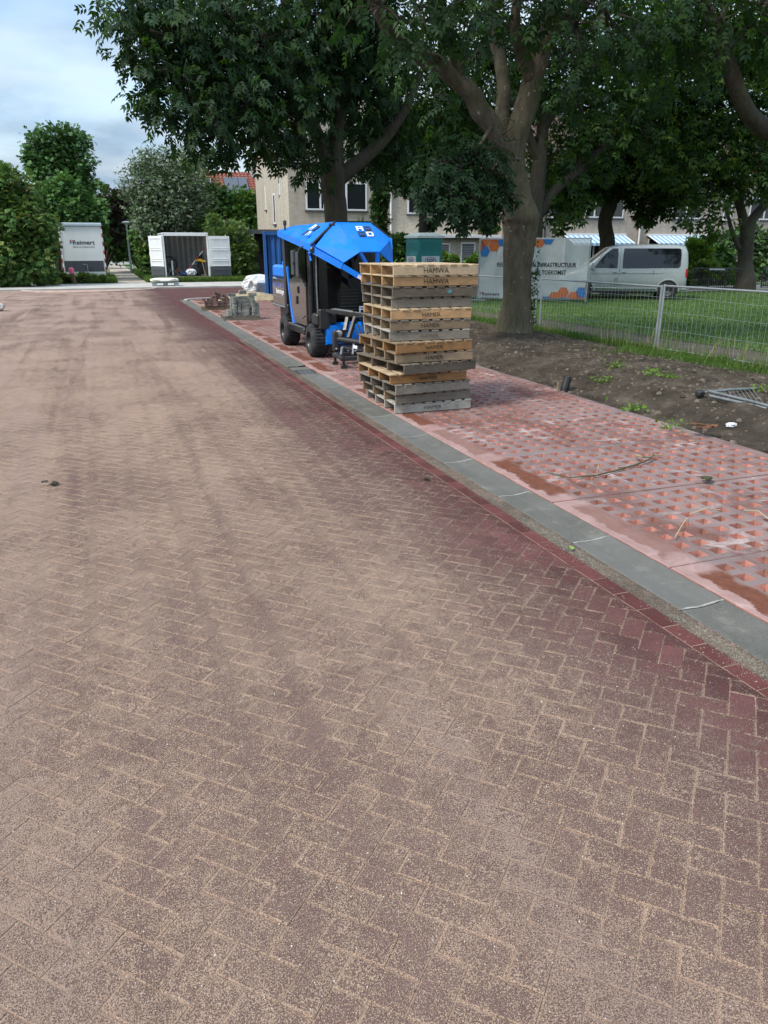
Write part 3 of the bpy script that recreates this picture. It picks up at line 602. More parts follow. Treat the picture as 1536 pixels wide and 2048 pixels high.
# ---- loose pallets with paving bricks
def small_pallet(label, loc, rz, w, L, ws='grey', grp='brick pallets'):
    p = thing('brick_pallet', label, 'pallet', loc, rz, grp)
    for k in range(3):
        mb = MB(); mb.box((w/2, .03+k*(L-.06)/2, .045), (w, .05, .088), bev=.004); mb.build('stringer', WD[ws], p)
    for k in range(6):
        mb = MB(); mb.box((w*(k+.5)/6, L/2, .099), (w/6*.75, L, .018), bev=.003); mb.build('deck_board', WD[ws], p)
    return p
M_pg = mat('grey_paver', (0.185, 0.195, 0.175), .92, .3, 9, bump=.5, bscale=70, dirt=(.42, .41, .36), dirt_amt=.6, rnd=.3)
M_pr = mat('red_old_paver', (0.13, 0.075, 0.065), .92, .35, 9, bump=.5, bscale=70, dirt=(.30, .25, .20), dirt_amt=.7, rnd=.3)
br_me = {}
for key, m_ in (('g', M_pg), ('r', M_pr)):
    mb = MB(); mb.box((0, 0, 0), (.20, .10, .078), bev=.006); br_me[key] = mb.mesh('paving_brick', m_)
def loose_brick(key, loc, rot, lab, grp): tag(obj('paving_brick', br_me[key], None, loc, rot), lab, 'paving brick', grp)
small_pallet('low grey pallet loaded with stacked grey paving bricks', (2.99, 20.45, .022), R(-3), .98, .9)
zb = .022+.108+.04; gl = 'weathered grey paving brick stacked on the grey pallet'; gg = 'grey bricks stacked on pallet'
def gb(x, y, lv, a=0, up=False):
    loose_brick('g', (2.99+x+random.uniform(-.008, .008), 20.45+y+random.uniform(-.008, .008), zb+lv*.081+(.061 if up else 0)), ((PI/2 if up else 0), 0, a+random.gauss(0, .03)), gl, gg)
for lv in range(2): gb(.14, .08, lv, PI/2)                                   # low pair on the left
for lv in range(6): gb(.32, .10, lv, PI/2); gb(.44, .12+.02*(lv > 3), lv, PI/2) if lv < 5 else None
for lv in range(4): gb(.60, .06, lv, 0)
for lv in range(4): gb(.60, .17, lv, 0)
for lv in range(5): gb(.82, .10, lv, PI/2)
for lv in range(4): gb(.92, .12, lv, PI/2)
for lv in range(6): gb(.36, .33, lv, 0); gb(.58, .33, lv, 0); gb(.80, .33, lv, 0)
for lv in range(5): gb(.36, .45, lv, 0); gb(.58, .45, lv, 0); gb(.80, .45, lv, 0)
gb(.56, .09, 4, .25); gb(.60, .31, 6, .1, True); gb(.85, .31, 6, .0); gb(.62, .42, 6, 0, True); gb(.30, .33, 6, .1)
small_pallet('light pallet loaded with a heap of old red brown bricks', (2.86, 24.2, .022), R(-6), .95, .8, 'tan')
zb2 = .022+.108+.04; rl = 'old red brown paving brick heaped on the light pallet'; rg = 'red bricks heaped on pallet'
for lv in range(2):
    for k in range(4): loose_brick('r', (3.08+k*.205, 24.15+random.uniform(-.01, .01), zb2+lv*.081), (0, 0, random.gauss(0, .05)), rl, rg)
for k, (x, y, lv, a, tilt) in enumerate([(3.16, 24.2, 2, .1, 0), (3.34, 24.22, 2, 1.2, .1), (3.40, 24.2, 3, .3, .3), (3.56, 24.2, 2, .5, .2), (3.62, 24.22, 3, 0, .5), (3.28, 24.25, 3, .9, -.2), (3.40, 24.3, 4, .2, .35), (3.70, 24.2, 2, 1.5, 0), (2.96, 24.2, 2, 1.4, 0)]):
    loose_brick('r', (x, y, zb2+lv*.079), (tilt*.5, tilt, a), rl, rg)
# grey sand heap behind
def heap(name, label, cat, c, rx, ry, h, m_, seed, kind=None, n=28):
    rr = np.random.default_rng(seed); vs = []; fs = []; rings = 9
    for j in range(rings+1):
        q = j/rings
        for i in range(n):
            a = 2*PI*i/n; rad = 1-q; nz = 1+.18*math.sin(3*a+seed)+.1*math.sin(7*a+2*seed)+rr.normal(0, .02); vs.append((rx*rad*nz*math.cos(a), ry*rad*nz*math.sin(a), h*(1-(rad**1.7))*(1+rr.normal(0, .05))-.01))
    for j in range(rings):
        for i in range(n): fs.append((j*n+i, j*n+(i+1) % n, (j+1)*n+(i+1) % n, (j+1)*n+i))
    mb = MB(); mb.add(vs, fs); o = mb.build(name, m_, None, True, c); return tag(o, label, cat, kind=kind)
heap('sand_heap', 'low heap of loose yellowish sand beside the blue container', 'sand', (5.2, 28.6, 0), 1.3, .8, .32, mat('heap_sand', (.36, .30, .20), .95, .3, 6, bump=.6, bscale=40), 3, 'stuff')
# crumpled white bulk bag
def crumpled(name, label, cat, c, d, m_, seed, amp=.12, group=None, squash=1.0):
    rr = np.random.default_rng(seed); n, k = 26, 14; vs = []; ph = rr.random(12)*6.28
    for j in range(k+1):
        t_ = j/k; zc = t_; prof_ = (1-abs(2*t_-1)**3)**.5 if 0 < t_ < 1 else 0.02
        for i in range(n):
            a = 2*PI*i/n; w_ = 1+amp*(math.sin(5*a+ph[0]+6*t_)+.7*math.sin(9*a+ph[1]-9*t_)+.6*math.sin(3*a+ph[2]+11*t_))+rr.normal(0, amp*.22)
            cx = math.copysign(abs(math.cos(a))**.55, math.cos(a)); cy = math.copysign(abs(math.sin(a))**.55, math.sin(a))
            vs.append((d[0]/2*prof_*w_*cx, d[1]/2*prof_*w_*cy, d[2]*(zc+rr.normal(0, .015)*(0 < j < k))))
    fs = [(j*n+i, j*n+(i+1) % n, (j+1)*n+(i+1) % n, (j+1)*n+i) for j in range(k) for i in range(n)]+[tuple(range(n))[::-1], tuple(range(k*n, k*n+n))]
    mb = MB(); mb.add(vs, fs); return tag(mb.build(name, m_, None, False, c), label, cat, group)
M_bag = mat('white_woven_plastic', (.66, .67, .66), .55, .12, 8, bump=.3, bscale=30)
crumpled('bulk_bag', 'crumpled white bulk bag lying beside the blue container', 'bag', (6.05, 30.9, 0), (1.3, 1.1, .85), M_bag, 4, .13)

# ---- the blue paving machine
M_blue = mat('machine_blue', (0.002, 0.20, 0.80), .42, .06, 3, spec=.4, coat=.2, dirt=(.16, .20, .30), dirt_amt=.35)
M_blk = mat('machine_black', (0.020, 0.020, 0.021), .42, .25, 8, spec=.5, dirt=(.10, .09, .08), dirt_amt=.25)
M_panel = mat('gloss_grey_panel', (0.055, 0.050, 0.047), .10, .08, 4, spec=.8, coat=.6)
M_gblk = glass('black_cab_glass', (0.005, 0.0055, 0.006), .06); M_gblk.node_tree.nodes['Principled BSDF'].inputs['Specular IOR Level'].default_value = .22
M_rub = mat('tyre_rubber', (0.024, 0.025, 0.027), .85, .25, 12, bump=.3, dirt=(.10, .085, .075), dirt_amt=.4)
M_wht = mat('white_print', (.78, .79, .80), .6, .04); M_lampg = mat('lamp_lens', (.55, .55, .52), .12, .15, 20, metal=.6)
M_steel = mat('worn_steel', (.30, .31, .32), .45, .3, 25, metal=.8); M_hose = mat('hose_black', (.015, .015, .016), .5)
mc = thing('paving_machine', 'blue and black paving laying machine with black cab and raised angular blue hood', 'paving machine', (3.35, 12.5, .022), R(.6))
def wheel(parent, c, r, w, name='wheel', side=-1, rim=M_blk):
    e = bpy.data.objects.new(name, None); COL.objects.link(e); e.parent = parent; e.location = c
    mb = MB(); pf = [(r*.52, -w/2), (r*.60, -w/2-.005), (r*.86, -w/2), (r*.965, -w*.40), (r, -w*.26), (r, w*.26), (r*.965, w*.40), (r*.86, w/2), (r*.60, w/2+.005), (r*.52, w/2)]; mb.lathe(pf, axis='X', n=32)
    for i in range(32):
        a = i*PI/16
        for s_ in (-1, 1):
            mb.box((s_*w*.17, (r+.002)*math.cos(a), (r+.002)*math.sin(a)), (w*.27, .016, .022), Euler((a+PI/2+s_*.25, 0, 0)).to_matrix())
    mb.build('tyre', M_rub, e)
    mb = MB(); mb.lathe([(r*.56, -w/2+.006), (r*.50, -w/2+.03), (r*.44, -w/2+.08), (r*.20, -w/2+.075), (r*.18, -w/2+.03), (.001, -w/2+.03)], axis='X', n=24)
    mb.lathe([(r*.54, w/2-.006), (r*.46, w/2-.07), (.001, w/2-.07)], axis='X', n=24)
    for i in range(6): a = i*PI/3; mb.cyl((-w/2+.082, r*.31*math.cos(a), r*.31*math.sin(a)), (-w/2+.058, r*.31*math.cos(a), r*.31*math.sin(a)), .012, 6)
    mb.build('rim', rim, e); return e
for (x, y) in ((.15, .43), (.12, 2.27), (1.25, .43), (1.28, 2.27)): wheel(mc, (x, y, .288), .288, .30)
mb = MB(); mb.b2((.28, .25, .30), (1.12, 3.0, .55), .03); mb.b2((.0, .78, .34), (1.4, 1.92, .46), .02); mb.prism([(0, .76, .38), (0, 1.05, .46), (0, 2.0, .46), (0, 1.9, .36)], (.15, 0, 0)); mb.b2((.0, 1.95, .62), (1.4, 2.14, .80), .02); mb.build('chassis', M_blk, mc)
mb = MB(); mb.b2((-.005, .82, .462), (.1, 1.86, .475)); mb.build('step', M_steel, mc)
# cab: body core, pillars, door, glass
mb = MB(); mb.b2((.06, .52, .56), (1.34, 2.06, 1.98), .03); mb.build('cab_shell', M_gblk, mc)
mb = MB(); mb.prism([(0, 1.98, .60), (0, 2.12, .80), (0, 2.12, 2.06), (0, 1.98, 2.06), (0, 1.94, 1.4)], (.10, 0, 0)); mb.build('rear_pillar', M_blk, mc)
mb = MB(); mb.tube([(.07, .47, .62), (.06, .44, 1.2), (.07, .50, 1.9)], .045, 8); mb.tube([(1.33, .47, .62), (1.34, .44, 1.2), (1.33, .50, 1.9)], .045, 8); mb.build('front_pillar', M_blk, mc)
mb = MB(); mb.prism([(.012, .58, .52), (.012, 1.42, .52), (.012, 1.62, .80), (.012, 1.76, 1.25), (.012, 1.05, 1.40), (.012, .58, 1.18)], (.05, 0, 0)); dp = mb.build('door', M_panel, mc)
mb = MB(); mb.prism([(.02, .58, 1.20), (.02, 1.05, 1.42), (.02, 1.78, 1.27), (.02, 1.86, 1.92), (.02, .58, 1.92)], (.04, 0, 0)); mb.build('pane', M_gblk, dp)
mb = MB(); mb.b2((-.012, 1.16, .86), (.012, 1.22, 1.0), .005); mb.b2((-.01, 1.06, 1.05), (.012, 1.10, 1.17), .004); mb.build('handle', M_blk, dp)
mb = MB(); mb.prism([(.004, 1.48, .50), (.004, 1.60, .50), (.004, 1.72, .78), (.004, 1.92, 1.48), (.004, 1.86, 1.5), (.004, 1.66, .84)], (.06, 0, 0)); mb.build('side_trim', M_blue, mc)
mb = MB()
seg = 10
for i in range(seg):
    a0, a1 = i/seg, (i+1)/seg
    def wp(a, z, lean): return (.10+1.2*a, .44-.16*math.sin(PI*a)**.7+lean, z)
    mb.add([wp(a0, .66, 0), wp(a1, .66, 0), wp(a1, 1.9, .04), wp(a0, 1.9, .04)], [(0, 1, 2, 3)])
smooth_by(mb.build('windscreen', M_gblk, mc))
mb = MB(); mb.tube([(.16, .355, .66), (.145, .35, 1.2), (.16, .38, 1.86)], .014, 6); mb.build('windscreen_glint', M_steel, mc)  # bright tube drawn in place of the reflection stripe on the glass
mb = MB()
for k in range(7): mb.b2((.55, .262, .80+k*.055), (.86, .275, .815+k*.055))
mb.build('vent_slats', M_blk, mc)
mb = MB(); mb.b2((.05, .50, 1.955), (1.35, 2.08, 2.03), .015); mb.build('cab_roof', M_blue, mc)
# engine housing behind the cab
mb = MB(); mb.b2((.06, 2.12, .72), (1.34, 3.42, 1.26), .03); mb.build('engine_cover', M_panel, mc)
mb = MB(); mb.b2((.05, 2.13, 1.262), (1.35, 3.30, 1.50), .04); mb.b2((.12, 2.14, 1.50), (1.28, 2.75, 1.58), .03); mb.build('engine_hood', M_blue, mc)
mb = MB(); mb.b2((.05, 2.10, .70), (1.35, 3.44, .735), .01); mb.b2((.05, 2.14, .885), (.062, 3.40, .9)); mb.build('bumper_rail', M_steel, mc)
mb = MB(); mb.b2((.15, 2.3, .42), (1.25, 3.2, .70), .04); mb.build('rear_axle', M_blk, mc)
M_pb = mat('print_blue', (.08, .12, .60), .6)
scribble(mc, frame((.055, 2.72, 1.13), (0, -1, 0), (0, 0, 1)), .95, .11, M_pb, 5)
text_obj('Bestratingen', .135, M_wht, mc, frame((.055, 2.72, 1.00), (0, -1, 0), (0, 0, 1)), .003)
# angular blue hood
RL, RB, TL, FL = (-.03, 2.36, 2.13), (.30, 2.36, 2.22), (.47, .25, 2.235), (-.04, -.05, 1.86)
TR, FR, RB2, RR_ = (1.10, .25, 2.235), (1.36, -.05, 1.97), (1.10, 2.36, 2.22), (1.43, 2.36, 2.13)
V1, V2, V3, V4 = (.41, -.36, 1.60), (.69, -.38, 1.765), (1.03, -.38, 1.765), (1.24, -.30, 1.61)
def panel(name, pts, th=.018, m_=M_blue):
    n_ = (Vector(pts[1])-Vector(pts[0])).cross(Vector(pts[2])-Vector(pts[0])).normalized()
    if n_.z > 0: n_ = -n_
    mb = MB(); mb.prism(pts, n_*th); return mb.build(name, m_, mc)
def edge(v): return (v[0], v[1], v[2]-.10)
panel('roof_panel', [RL, RB, TL, FL]); panel('roof_panel', [RB, RB2, TR, TL]); panel('roof_panel', [RB2, RR_, FR, TR])
mb = MB(); mb.prism([RL, FL, edge(FL), edge(RL)], (.02, 0, 0)); mb.build('roof_edge', M_blue, mc)
mb = MB(); mb.prism([RR_, FR, edge(FR), edge(RR_)], (-.02, 0, 0)); mb.build('roof_edge', M_blue, mc)
def sh(p, d=.012, dz=0): return (p[0], p[1]-d, p[2]+dz)
panel('visor_panel', [sh(TL), sh((.02, -.07, 1.85)), sh(V1), sh(V2)]); panel('visor_panel', [sh(TL, .014), sh(V2, .014), sh(V3, .014), sh(TR, .014)]); panel('visor_panel', [sh(TR), sh(V3), sh(V4), sh(FR)])
M_seal = mat('black_seal', (.012, .012, .013), .7)
mb = MB(); 
for a_, b_ in ((TL, FL), (TL, TR), (TR, FR)): mb.bar(Vector(a_)+Vector((0, -.005, .004)), Vector(b_)+Vector((0, -.005, .004)), .045, .018)
mb.build('seam_strip', M_seal, mc)
for p in (TL, TR):
    for k in range(4): q = Vector(p)+Vector((-.10+k*.06, -.04, -.03)); MB().bar(q, q+Vector((-.02+.02*k, -.04, -.03)), .03, .012).build('hinge_finger', M_seal, mc)
mb = MB(); mb.bar((-.03, -.04, 1.80), (.40, -.33, 1.54), .06, .10); mb.bar((.40, -.33, 1.54), (1.02, -.46, 1.17), .06, .085); mb.build('visor_arm', M_blue, mc)
mb = MB(); mb.bar(Vector(V2)+Vector((0, .02, 0)), (.90, -.30, 1.45), .05, .05); mb.bar(Vector(V3)+Vector((-.03, .02, 0)), (1.02, -.28, 1.35), .07, .05); mb.bar((1.34, -.06, 1.97), (1.30, -.25, 1.30), .05, .07); mb.build('strut', M_blue, mc)
mb = MB(); mb.box((.70, -.437, 1.345), (.16, .01, .055), Euler((0, R(31), R(-12))).to_matrix()); mb.build('sticker', mat('red_white_sticker', (.75, .62, .62), .5, .3, 60), mc)
mb = MB(); mb.b2((-.06, -.02, 1.76), (.04, .10, 1.92), .02); mb.tube([(-.07, -.03, 1.75), (-.05, .0, 1.70), (-.04, -.02, 1.62)], .02, 6); mb.build('arm_bracket', M_blue, mc)
mb = MB(); mb.lathe([(.001, .0), (.035, .0), (.05, .015), (.05, .035), (.03, .05), (.001, .05)], (-.02, -.10, 1.79), 'Y', 12); mb.build('pivot', M_blk, mc)
def rd_logo(parent, M, s, wm=M_wht, km=M_blk):
    """letters R and D diagonal, woven squares on the other diagonal"""
    mb = MB(); q = s*.42
    for (cx, cy) in ((.5*s, .5*s), (-.5*s, -.5*s)):
        mb.add([M @ Vector((cx+a*q, cy+b_*q, .001)) for a, b_ in ((-1, -1), (1, -1), (1, 1), (-1, 1))], [(0, 1, 2, 3)])
    mb.build('emblem_square', km, parent)
    mb = MB()
    for (cx, cy) in ((.5*s, .5*s), (-.5*s, -.5*s)):
        for k in range(-2, 3):
            for sg in (-1, 1):
                c_ = Vector((cx+k*q*.34*sg, cy+k*q*.2, .0025)); d_ = Vector((1, sg, 0)).normalized()*q*.30; e_ = Vector((-sg, 1, 0)).normalized()*q*.055
                mb.add([M @ (c_-d_-e_), M @ (c_+d_-e_), M @ (c_+d_+e_), M @ (c_-d_+e_)], [(0, 1, 2, 3)])
    mb.build('emblem_weave', M_blue, parent)
    mb = MB()
    def rect(x0, y0, x1, y1): mb.add([M @ Vector(v_) for v_ in ((x0, y0, .002), (x1, y0, .002), (x1, y1, .002), (x0, y1, .002))], [(0, 1, 2, 3)])
    u = q/5; ox, oy = -.5*s, .5*s
    rect(ox-q, oy-q, ox-q+2.6*u, oy+q); rect(ox-q+2.6*u, oy+q-2.4*u, ox+q, oy+q); rect(ox+q-2.6*u, oy-q, ox+q, oy+q-2.4*u); rect(ox-q+2.6*u, oy-1.2*u, ox+q-2.6*u, oy+1.0*u)
    ox, oy = .5*s, -.5*s
    rect(ox-q, oy-q, ox-q+2.6*u, oy+q); rect(ox-q+2.6*u, oy+q-2.2*u, ox+q-u, oy+q); rect(ox-q+2.6*u, oy-q, ox+q-u, oy-q+2.2*u); rect(ox+q-2.6*u, oy-q+2.2*u, ox+q, oy+q-2.2*u)
    mb.build('emblem_letters', wm, parent)
cpt = (Vector(TL)*.32+Vector(TR)*.32+Vector(V2)*.18+Vector(V3)*.18); xd = Vector((1, 0, 0)); yd = (Vector(TL)-Vector(V2)); yd = (yd-xd*yd.dot(xd)).normalized(); nn = xd.cross(yd)
rd_logo(mc, frame(cpt+nn*.022+Vector((.10, 0, 0)), xd, yd), .145)
xd2 = (Vector(FL)-Vector(RL)).normalized(); yd2 = (Vector(TL)-Vector(FL)); yd2 = (yd2-xd2*yd2.dot(xd2)).normalized(); n2_ = xd2.cross(yd2)
c2_ = Vector(RL)*.22+Vector(FL)*.30+Vector(TL)*.40+Vector(RB)*.08
rd_logo(mc, frame(c2_+n2_*(.006 if n2_.z > 0 else -.006), xd2, yd2), .17)
rd_logo(mc, frame((1.0, .255, .74), (1, 0, 0), (0, 0, 1)), .13, M_wht, M_blue)
mb = MB(); mb.tube([(.06, 2.1, 2.1), (.06, 2.1, 2.24)], .018, 8); mb.lathe([(.001, 2.31), (.03, 2.30), (.035, 2.24), (.03, 2.22), (.001, 2.22)], (.06, 2.1, 0), 'Z', 12); mb.build('beacon', M_blk, mc)
mb = MB(); mb.b2((-.20, .55, 1.38), (-.17, .72, 1.78), .012); mb.b2((-.19, .30, 1.36), (-.16, .44, 1.76), .012); mb.build('mirror', mat('mirror_back', (.05, .055, .065), .35, .1), mc)
mb = MB(); mb.tube([(-.18, .5, 1.60), (-.10, .46, 1.82), (.05, .48, 1.88)], .012, 6); mb.tube([(-.18, .5, 1.42), (-.02, .46, 1.28), (.05, .48, 1.28)], .012, 6); mb.tube([(-.175, .48, 1.36), (-.175, .48, 1.80)], .014, 6)
for z_ in (1.57, 1.59): mb.lathe([(.001, 0), (.018, .005), (.02, .02), (.001, .03)], (-.20, .50, z_), 'Y', 8)
mb.build('mirror_arm', M_blk, mc)
# front: bumper, headlights, clamp
mb = MB(); mb.prism([(.22, .22, .60), (.22, .06, .56), (.22, .04, .26), (.22, .22, .20)], (1.0, 0, 0)); mb.build('front_plate', M_blue, mc)
for x in (.44, .98):
    mb = MB(); mb.box((x, .03, .42), (.20, .05, .15), bev=.02); hl = mb.build('headlight_housing', M_blk, mc)
    mb = MB(); mb.lathe([(.001, -.018), (.045, -.014), (.062, -.004), (.065, .004)], (x-.02, -.0, .425), 'Y', 16); mb.build('headlight', M_lampg, hl)
mb = MB(); mb.b2((.05, .10, .56), (.42, .40, .76), .03); mb.b2((.10, .05, .50), (.28, .18, .84), .02); mb.tube([(.0, .2, .70), (-.10, .25, .72), (-.13, .3, .68)], .012, 6); mb.b2((1.0, .1, .56), (1.36, .4, .76), .03); mb.build('hydraulic_block', M_blk, mc)
def jit(p, s_=.0): return p
mb = MB()
mb.bar((.22, .05, .82), (.86, -.50, .74), .06, .05); mb.bar((.26, .0, .80), (.90, -.55, .70), .03, .03); mb.tube([(.60, -.38, .73), (.98, -.42, .73)], .035, 8)
mb.build('top_link', M_blk, mc)
mb = MB(); mb.tube([(.30, .02, .84), (.92, -.52, .765)], .011, 6); mb.tube([(.34, .0, .85), (.60, -.24, .82)], .008, 6); mb.build('piston_rod', M_steel, mc)
mb = MB(); mb.bar((.92, -.50, .73), (.86, -.58, .42), .04, .09); mb.tube([(.88, -.5, .72), (.86, -.62, .56), (.74, -.66, .42), (.60, -.60, .38)], .035, 8); mb.bar((.62, -.30, .72), (.45, -.46, .40), .04, .08); mb.bar((.52, -.2, .70), (.44, -.30, .50), .05, .1); mb.build('lift_arm', M_blk, mc)
mb = MB(); mb.cyl((.22, -.50, .40), (.72, -.80, .33), .05, 12); mb.cyl((.30, -.56, .26), (.80, -.82, .20), .04, 10); mb.build('hydraulic_cylinder', M_blk, mc)
mb = MB(); mb.b2((.78, -.62, .26), (1.35, -.30, .46), .03); mb.b2((.15, -.66, .12), (1.2, -.58, .20), .01); mb.b2((.10, -1.10, .12), (1.15, -1.02, .19), .01); mb.b2((.12, -1.08, .13), (.20, -.55, .19), .01); mb.b2((.62, -1.08, .13), (.70, -.55, .19), .01); mb.b2((1.06, -1.08, .13), (1.14, -.4, .19), .01); mb.b2((.16, -.55, .2), (.24, -.44, .52), .012); mb.b2((.9, -.6, .2), (.98, -.5, .52), .012); mb.build('clamp_frame', M_blk, mc)
mb = MB()
rr = random.Random(3)
for k in range(22):
    x = rr.uniform(.08, 1.1); y = rr.uniform(-1.08, -.5); z = rr.uniform(.16, .36); mb.cyl((x, y, z), (x+rr.uniform(-.05, .05), y-.04, z+rr.uniform(-.02, .03)), rr.choice([.012, .018, .024]), 8)
for k in range(5): mb.tube([(.15+k*.2, -.95, .2), (.2+k*.2, -.85, .30+.04*(k % 2)), (.28+k*.2, -.7, .22)], .018, 6)
tag(mb.build('bolts_and_fittings', M_steel, mc), kind='stuff')
mb = MB()
for k in range(4): a = rr.uniform(-.1, .1); mb.tube([(.5+k*.1, -.1, .60), (.55+k*.08, -.32, .62+.05*k), (.62+k*.06, -.45, .45), (.5+k*.1, -.6, .35)], .011, 6)
mb.build('hose', M_hose, mc)
for (x, y) in ((.16, -1.06), (.46, -1.06), (.95, -1.06), (.16, -.60), (.6, -.62), (1.1, -.62)):
    mb = MB(); mb.b2((x-.018, y-.018, .03), (x+.018, y+.018, .15)); mb.b2((x-.05, y-.02, .0), (x+.05, y+.02, .05), .008); mb.build('gripper_foot', M_blk, mc)

# ---- corrugated steel box helper
def corr(mb, a, b_, z0, z1, pitch=.28, depth=.036, inward=None):
    """corrugated wall from a to b (xy), outward normal to the right of a->b"""
    a = Vector((a[0], a[1])); b_ = Vector((b_[0], b_[1])); d = b_-a; L = d.length; u = d/L; nrm = Vector((u.y, -u.x)); n = max(1, int(L/pitch)); pts = []
    for i in range(n):
        s0 = L*i/n; p_ = L/n
        for f, h in ((0, 0), (.25, 0), (.38, -1), (.62, -1), (.75, -1), (.88, 0)): pts.append(a+u*(s0+f*p_)+nrm*(h*depth))
    pts.append(b_)
    mb.add([(p.x, p.y, z0) for p in pts]+[(p.x, p.y, z1) for p in pts], [(i, i+1, len(pts)+i+1, len(pts)+i) for i in range(len(pts)-1)])
M_cb = mat('container_blue', (0.02, 0.115, 0.37), .5, .15, 3, spec=.4, dirt=(.10, .07, .06), dirt_amt=.35)
bc = thing('blue_container', 'blue corrugated steel container standing behind the paving machine', 'container', (5.84, 28.5, 0), R(-11.5))
bw_, bl_, bh_ = 2.44, 3.0, 2.40
for nm, a, b_ in (('front_wall', (.1, 0), (bw_-.1, 0)), ('side_wall', (bw_, .1), (bw_, bl_-.1)), ('rear_wall', (bw_-.1, bl_), (.1, bl_)), ('side_wall', (0, bl_-.1), (0, .1))):
    mb = MB(); corr(mb, a, b_, .14, bh_-.10, .19); mb.build(nm, M_cb, bc)
for x in (0, bw_):
    for y in (0, bl_):
        mb = MB(); mb.box((x, y, bh_/2), (.12, .12, bh_), bev=.012); mb.build('corner_post', M_cb, bc)
mb = MB()
for (a, b_) in (((0, 0), (bw_, 0)), ((0, bl_), (bw_, bl_)), ((0, 0), (0, bl_)), ((bw_, 0), (bw_, bl_))):
    for z in (.08, bh_-.06): mb.bar((a[0], a[1], z), (b_[0], b_[1], z), .10, .12)
mb.build('rail', M_cb, bc); mb = MB(); mb.b2((.03, .03, bh_-.06), (bw_-.03, bl_-.03, bh_-.03)); mb.build('roof', M_cb, bc)

# ---- white open container with its doors folded back
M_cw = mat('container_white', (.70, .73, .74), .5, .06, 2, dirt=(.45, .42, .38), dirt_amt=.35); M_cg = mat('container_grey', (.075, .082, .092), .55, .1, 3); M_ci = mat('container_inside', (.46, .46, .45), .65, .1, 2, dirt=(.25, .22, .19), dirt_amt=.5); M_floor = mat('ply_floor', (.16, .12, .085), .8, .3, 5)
X0, Y0, Z0 = 3.44, 44.0, .24
wc = thing('white_container', 'white steel site container standing open on blocks', 'container', (X0, Y0, 0)); w_, l_, h_ = 2.44, 3.0, 2.36
mb = MB(); corr(mb, (w_, .08), (w_, l_), Z0+.1, Z0+h_-.1); corr(mb, (0, l_), (0, .08), Z0+.1, Z0+h_-.1); corr(mb, (w_, l_), (0, l_), Z0+.1, Z0+h_-.1); mb.build('outer_wall', M_cw, wc)
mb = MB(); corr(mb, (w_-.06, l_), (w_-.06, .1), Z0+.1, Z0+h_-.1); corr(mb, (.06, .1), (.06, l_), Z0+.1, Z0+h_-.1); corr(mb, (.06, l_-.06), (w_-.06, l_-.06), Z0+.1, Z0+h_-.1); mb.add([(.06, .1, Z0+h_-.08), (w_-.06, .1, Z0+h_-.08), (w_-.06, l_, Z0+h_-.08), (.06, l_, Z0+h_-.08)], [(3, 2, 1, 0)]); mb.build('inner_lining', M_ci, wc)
mb = MB(); mb.b2((0, 0, Z0+h_-.055), (w_, l_, Z0+h_-.005)); mb.build('roof', M_cw, wc)
mb = MB(); mb.b2((.02, .02, Z0+.02), (w_-.02, l_, Z0+.11)); mb.build('floor', M_floor, wc)
for x in (0, w_-.09): mb = MB(); mb.b2((x, -.01, Z0), (x+.09, .09, Z0+h_), .01); mb.build('corner_post', M_cw, wc)
mb = MB(); mb.b2((0, -.02, Z0+h_-.16), (w_, .08, Z0+h_+.01), .012); mb.build('header', M_cw, wc)
mb = MB(); mb.b2((.09, -.015, Z0+.0), (w_-.09, .06, Z0+.10), .008); mb.build('sill', mat('worn_sill', (.22, .19, .16), .7, .3, 6), wc)
mb = MB()
for x in (.09, w_-.09): mb.cyl((x, -.025, Z0+h_-.075), (x, -.015, Z0+h_-.075), .022, 10)
mb.build('lock_hole', M_cg, wc)
for x in (.12, 1.25, w_-.12): mb = MB(); mb.box((x, .3, .155), (.30, .25, .17), bev=.01); mb.build('support_block', mat('block_concrete', (.25, .24, .21), .9, .2, 5), wc)
def cdoor(hx, hy, ang, sgn):
    e = bpy.data.objects.new('door', None); COL.objects.link(e); e.parent = wc; e.location = (hx, hy, 0); e.rotation_euler = (0, 0, ang); W_ = 1.16
    mb = MB(); mb.b2((0, -.03, Z0+.62), (W_, .03, Z0+h_-.16), .01); mb.build('door_leaf', M_cw, e); mb = MB(); mb.b2((0, -.032, Z0+.08), (W_, .032, Z0+.62), .008); mb.build('painted_foot', M_cg, e)
    for (z0_, z1_) in ((.66, .92), (1.02, 1.48), (1.58, 2.08)):
        mb = MB(); mb.b2((.12, -.055, Z0+z1_-.03), (W_-.12, -.028, Z0+z1_+.02), .01); mb.b2((.12, -.05, Z0+z0_-.02), (W_-.12, -.028, Z0+z0_+.015), .01); mb.build('pressed_rib', M_cw, e)
    mb = MB(); mb.b2((.14, -.05, Z0+.16), (W_-.14, -.03, Z0+.20), .006); mb.b2((.14, -.05, Z0+.42), (W_-.14, -.03, Z0+.46), .006); mb.build('foot_rib', M_cg, e)
    mb = MB(); mb.cyl((W_-.2, 0, Z0+h_-.16), (W_-.2, 0, Z0+h_-.10), .02, 8); mb.cyl((W_+.01, .0, Z0+1.2), (W_+.01, -.0, Z0+1.36), .03, 8); mb.build('lock_bar', M_cw, e)
cdoor(w_+.02, -.02, R(6), 1); cdoor(-.02, -.02, PI-R(58), -1)
for ch in [c_ for c_ in wc.children if c_.name.startswith('door')][1:]: ch.scale = (1, -1, 1)
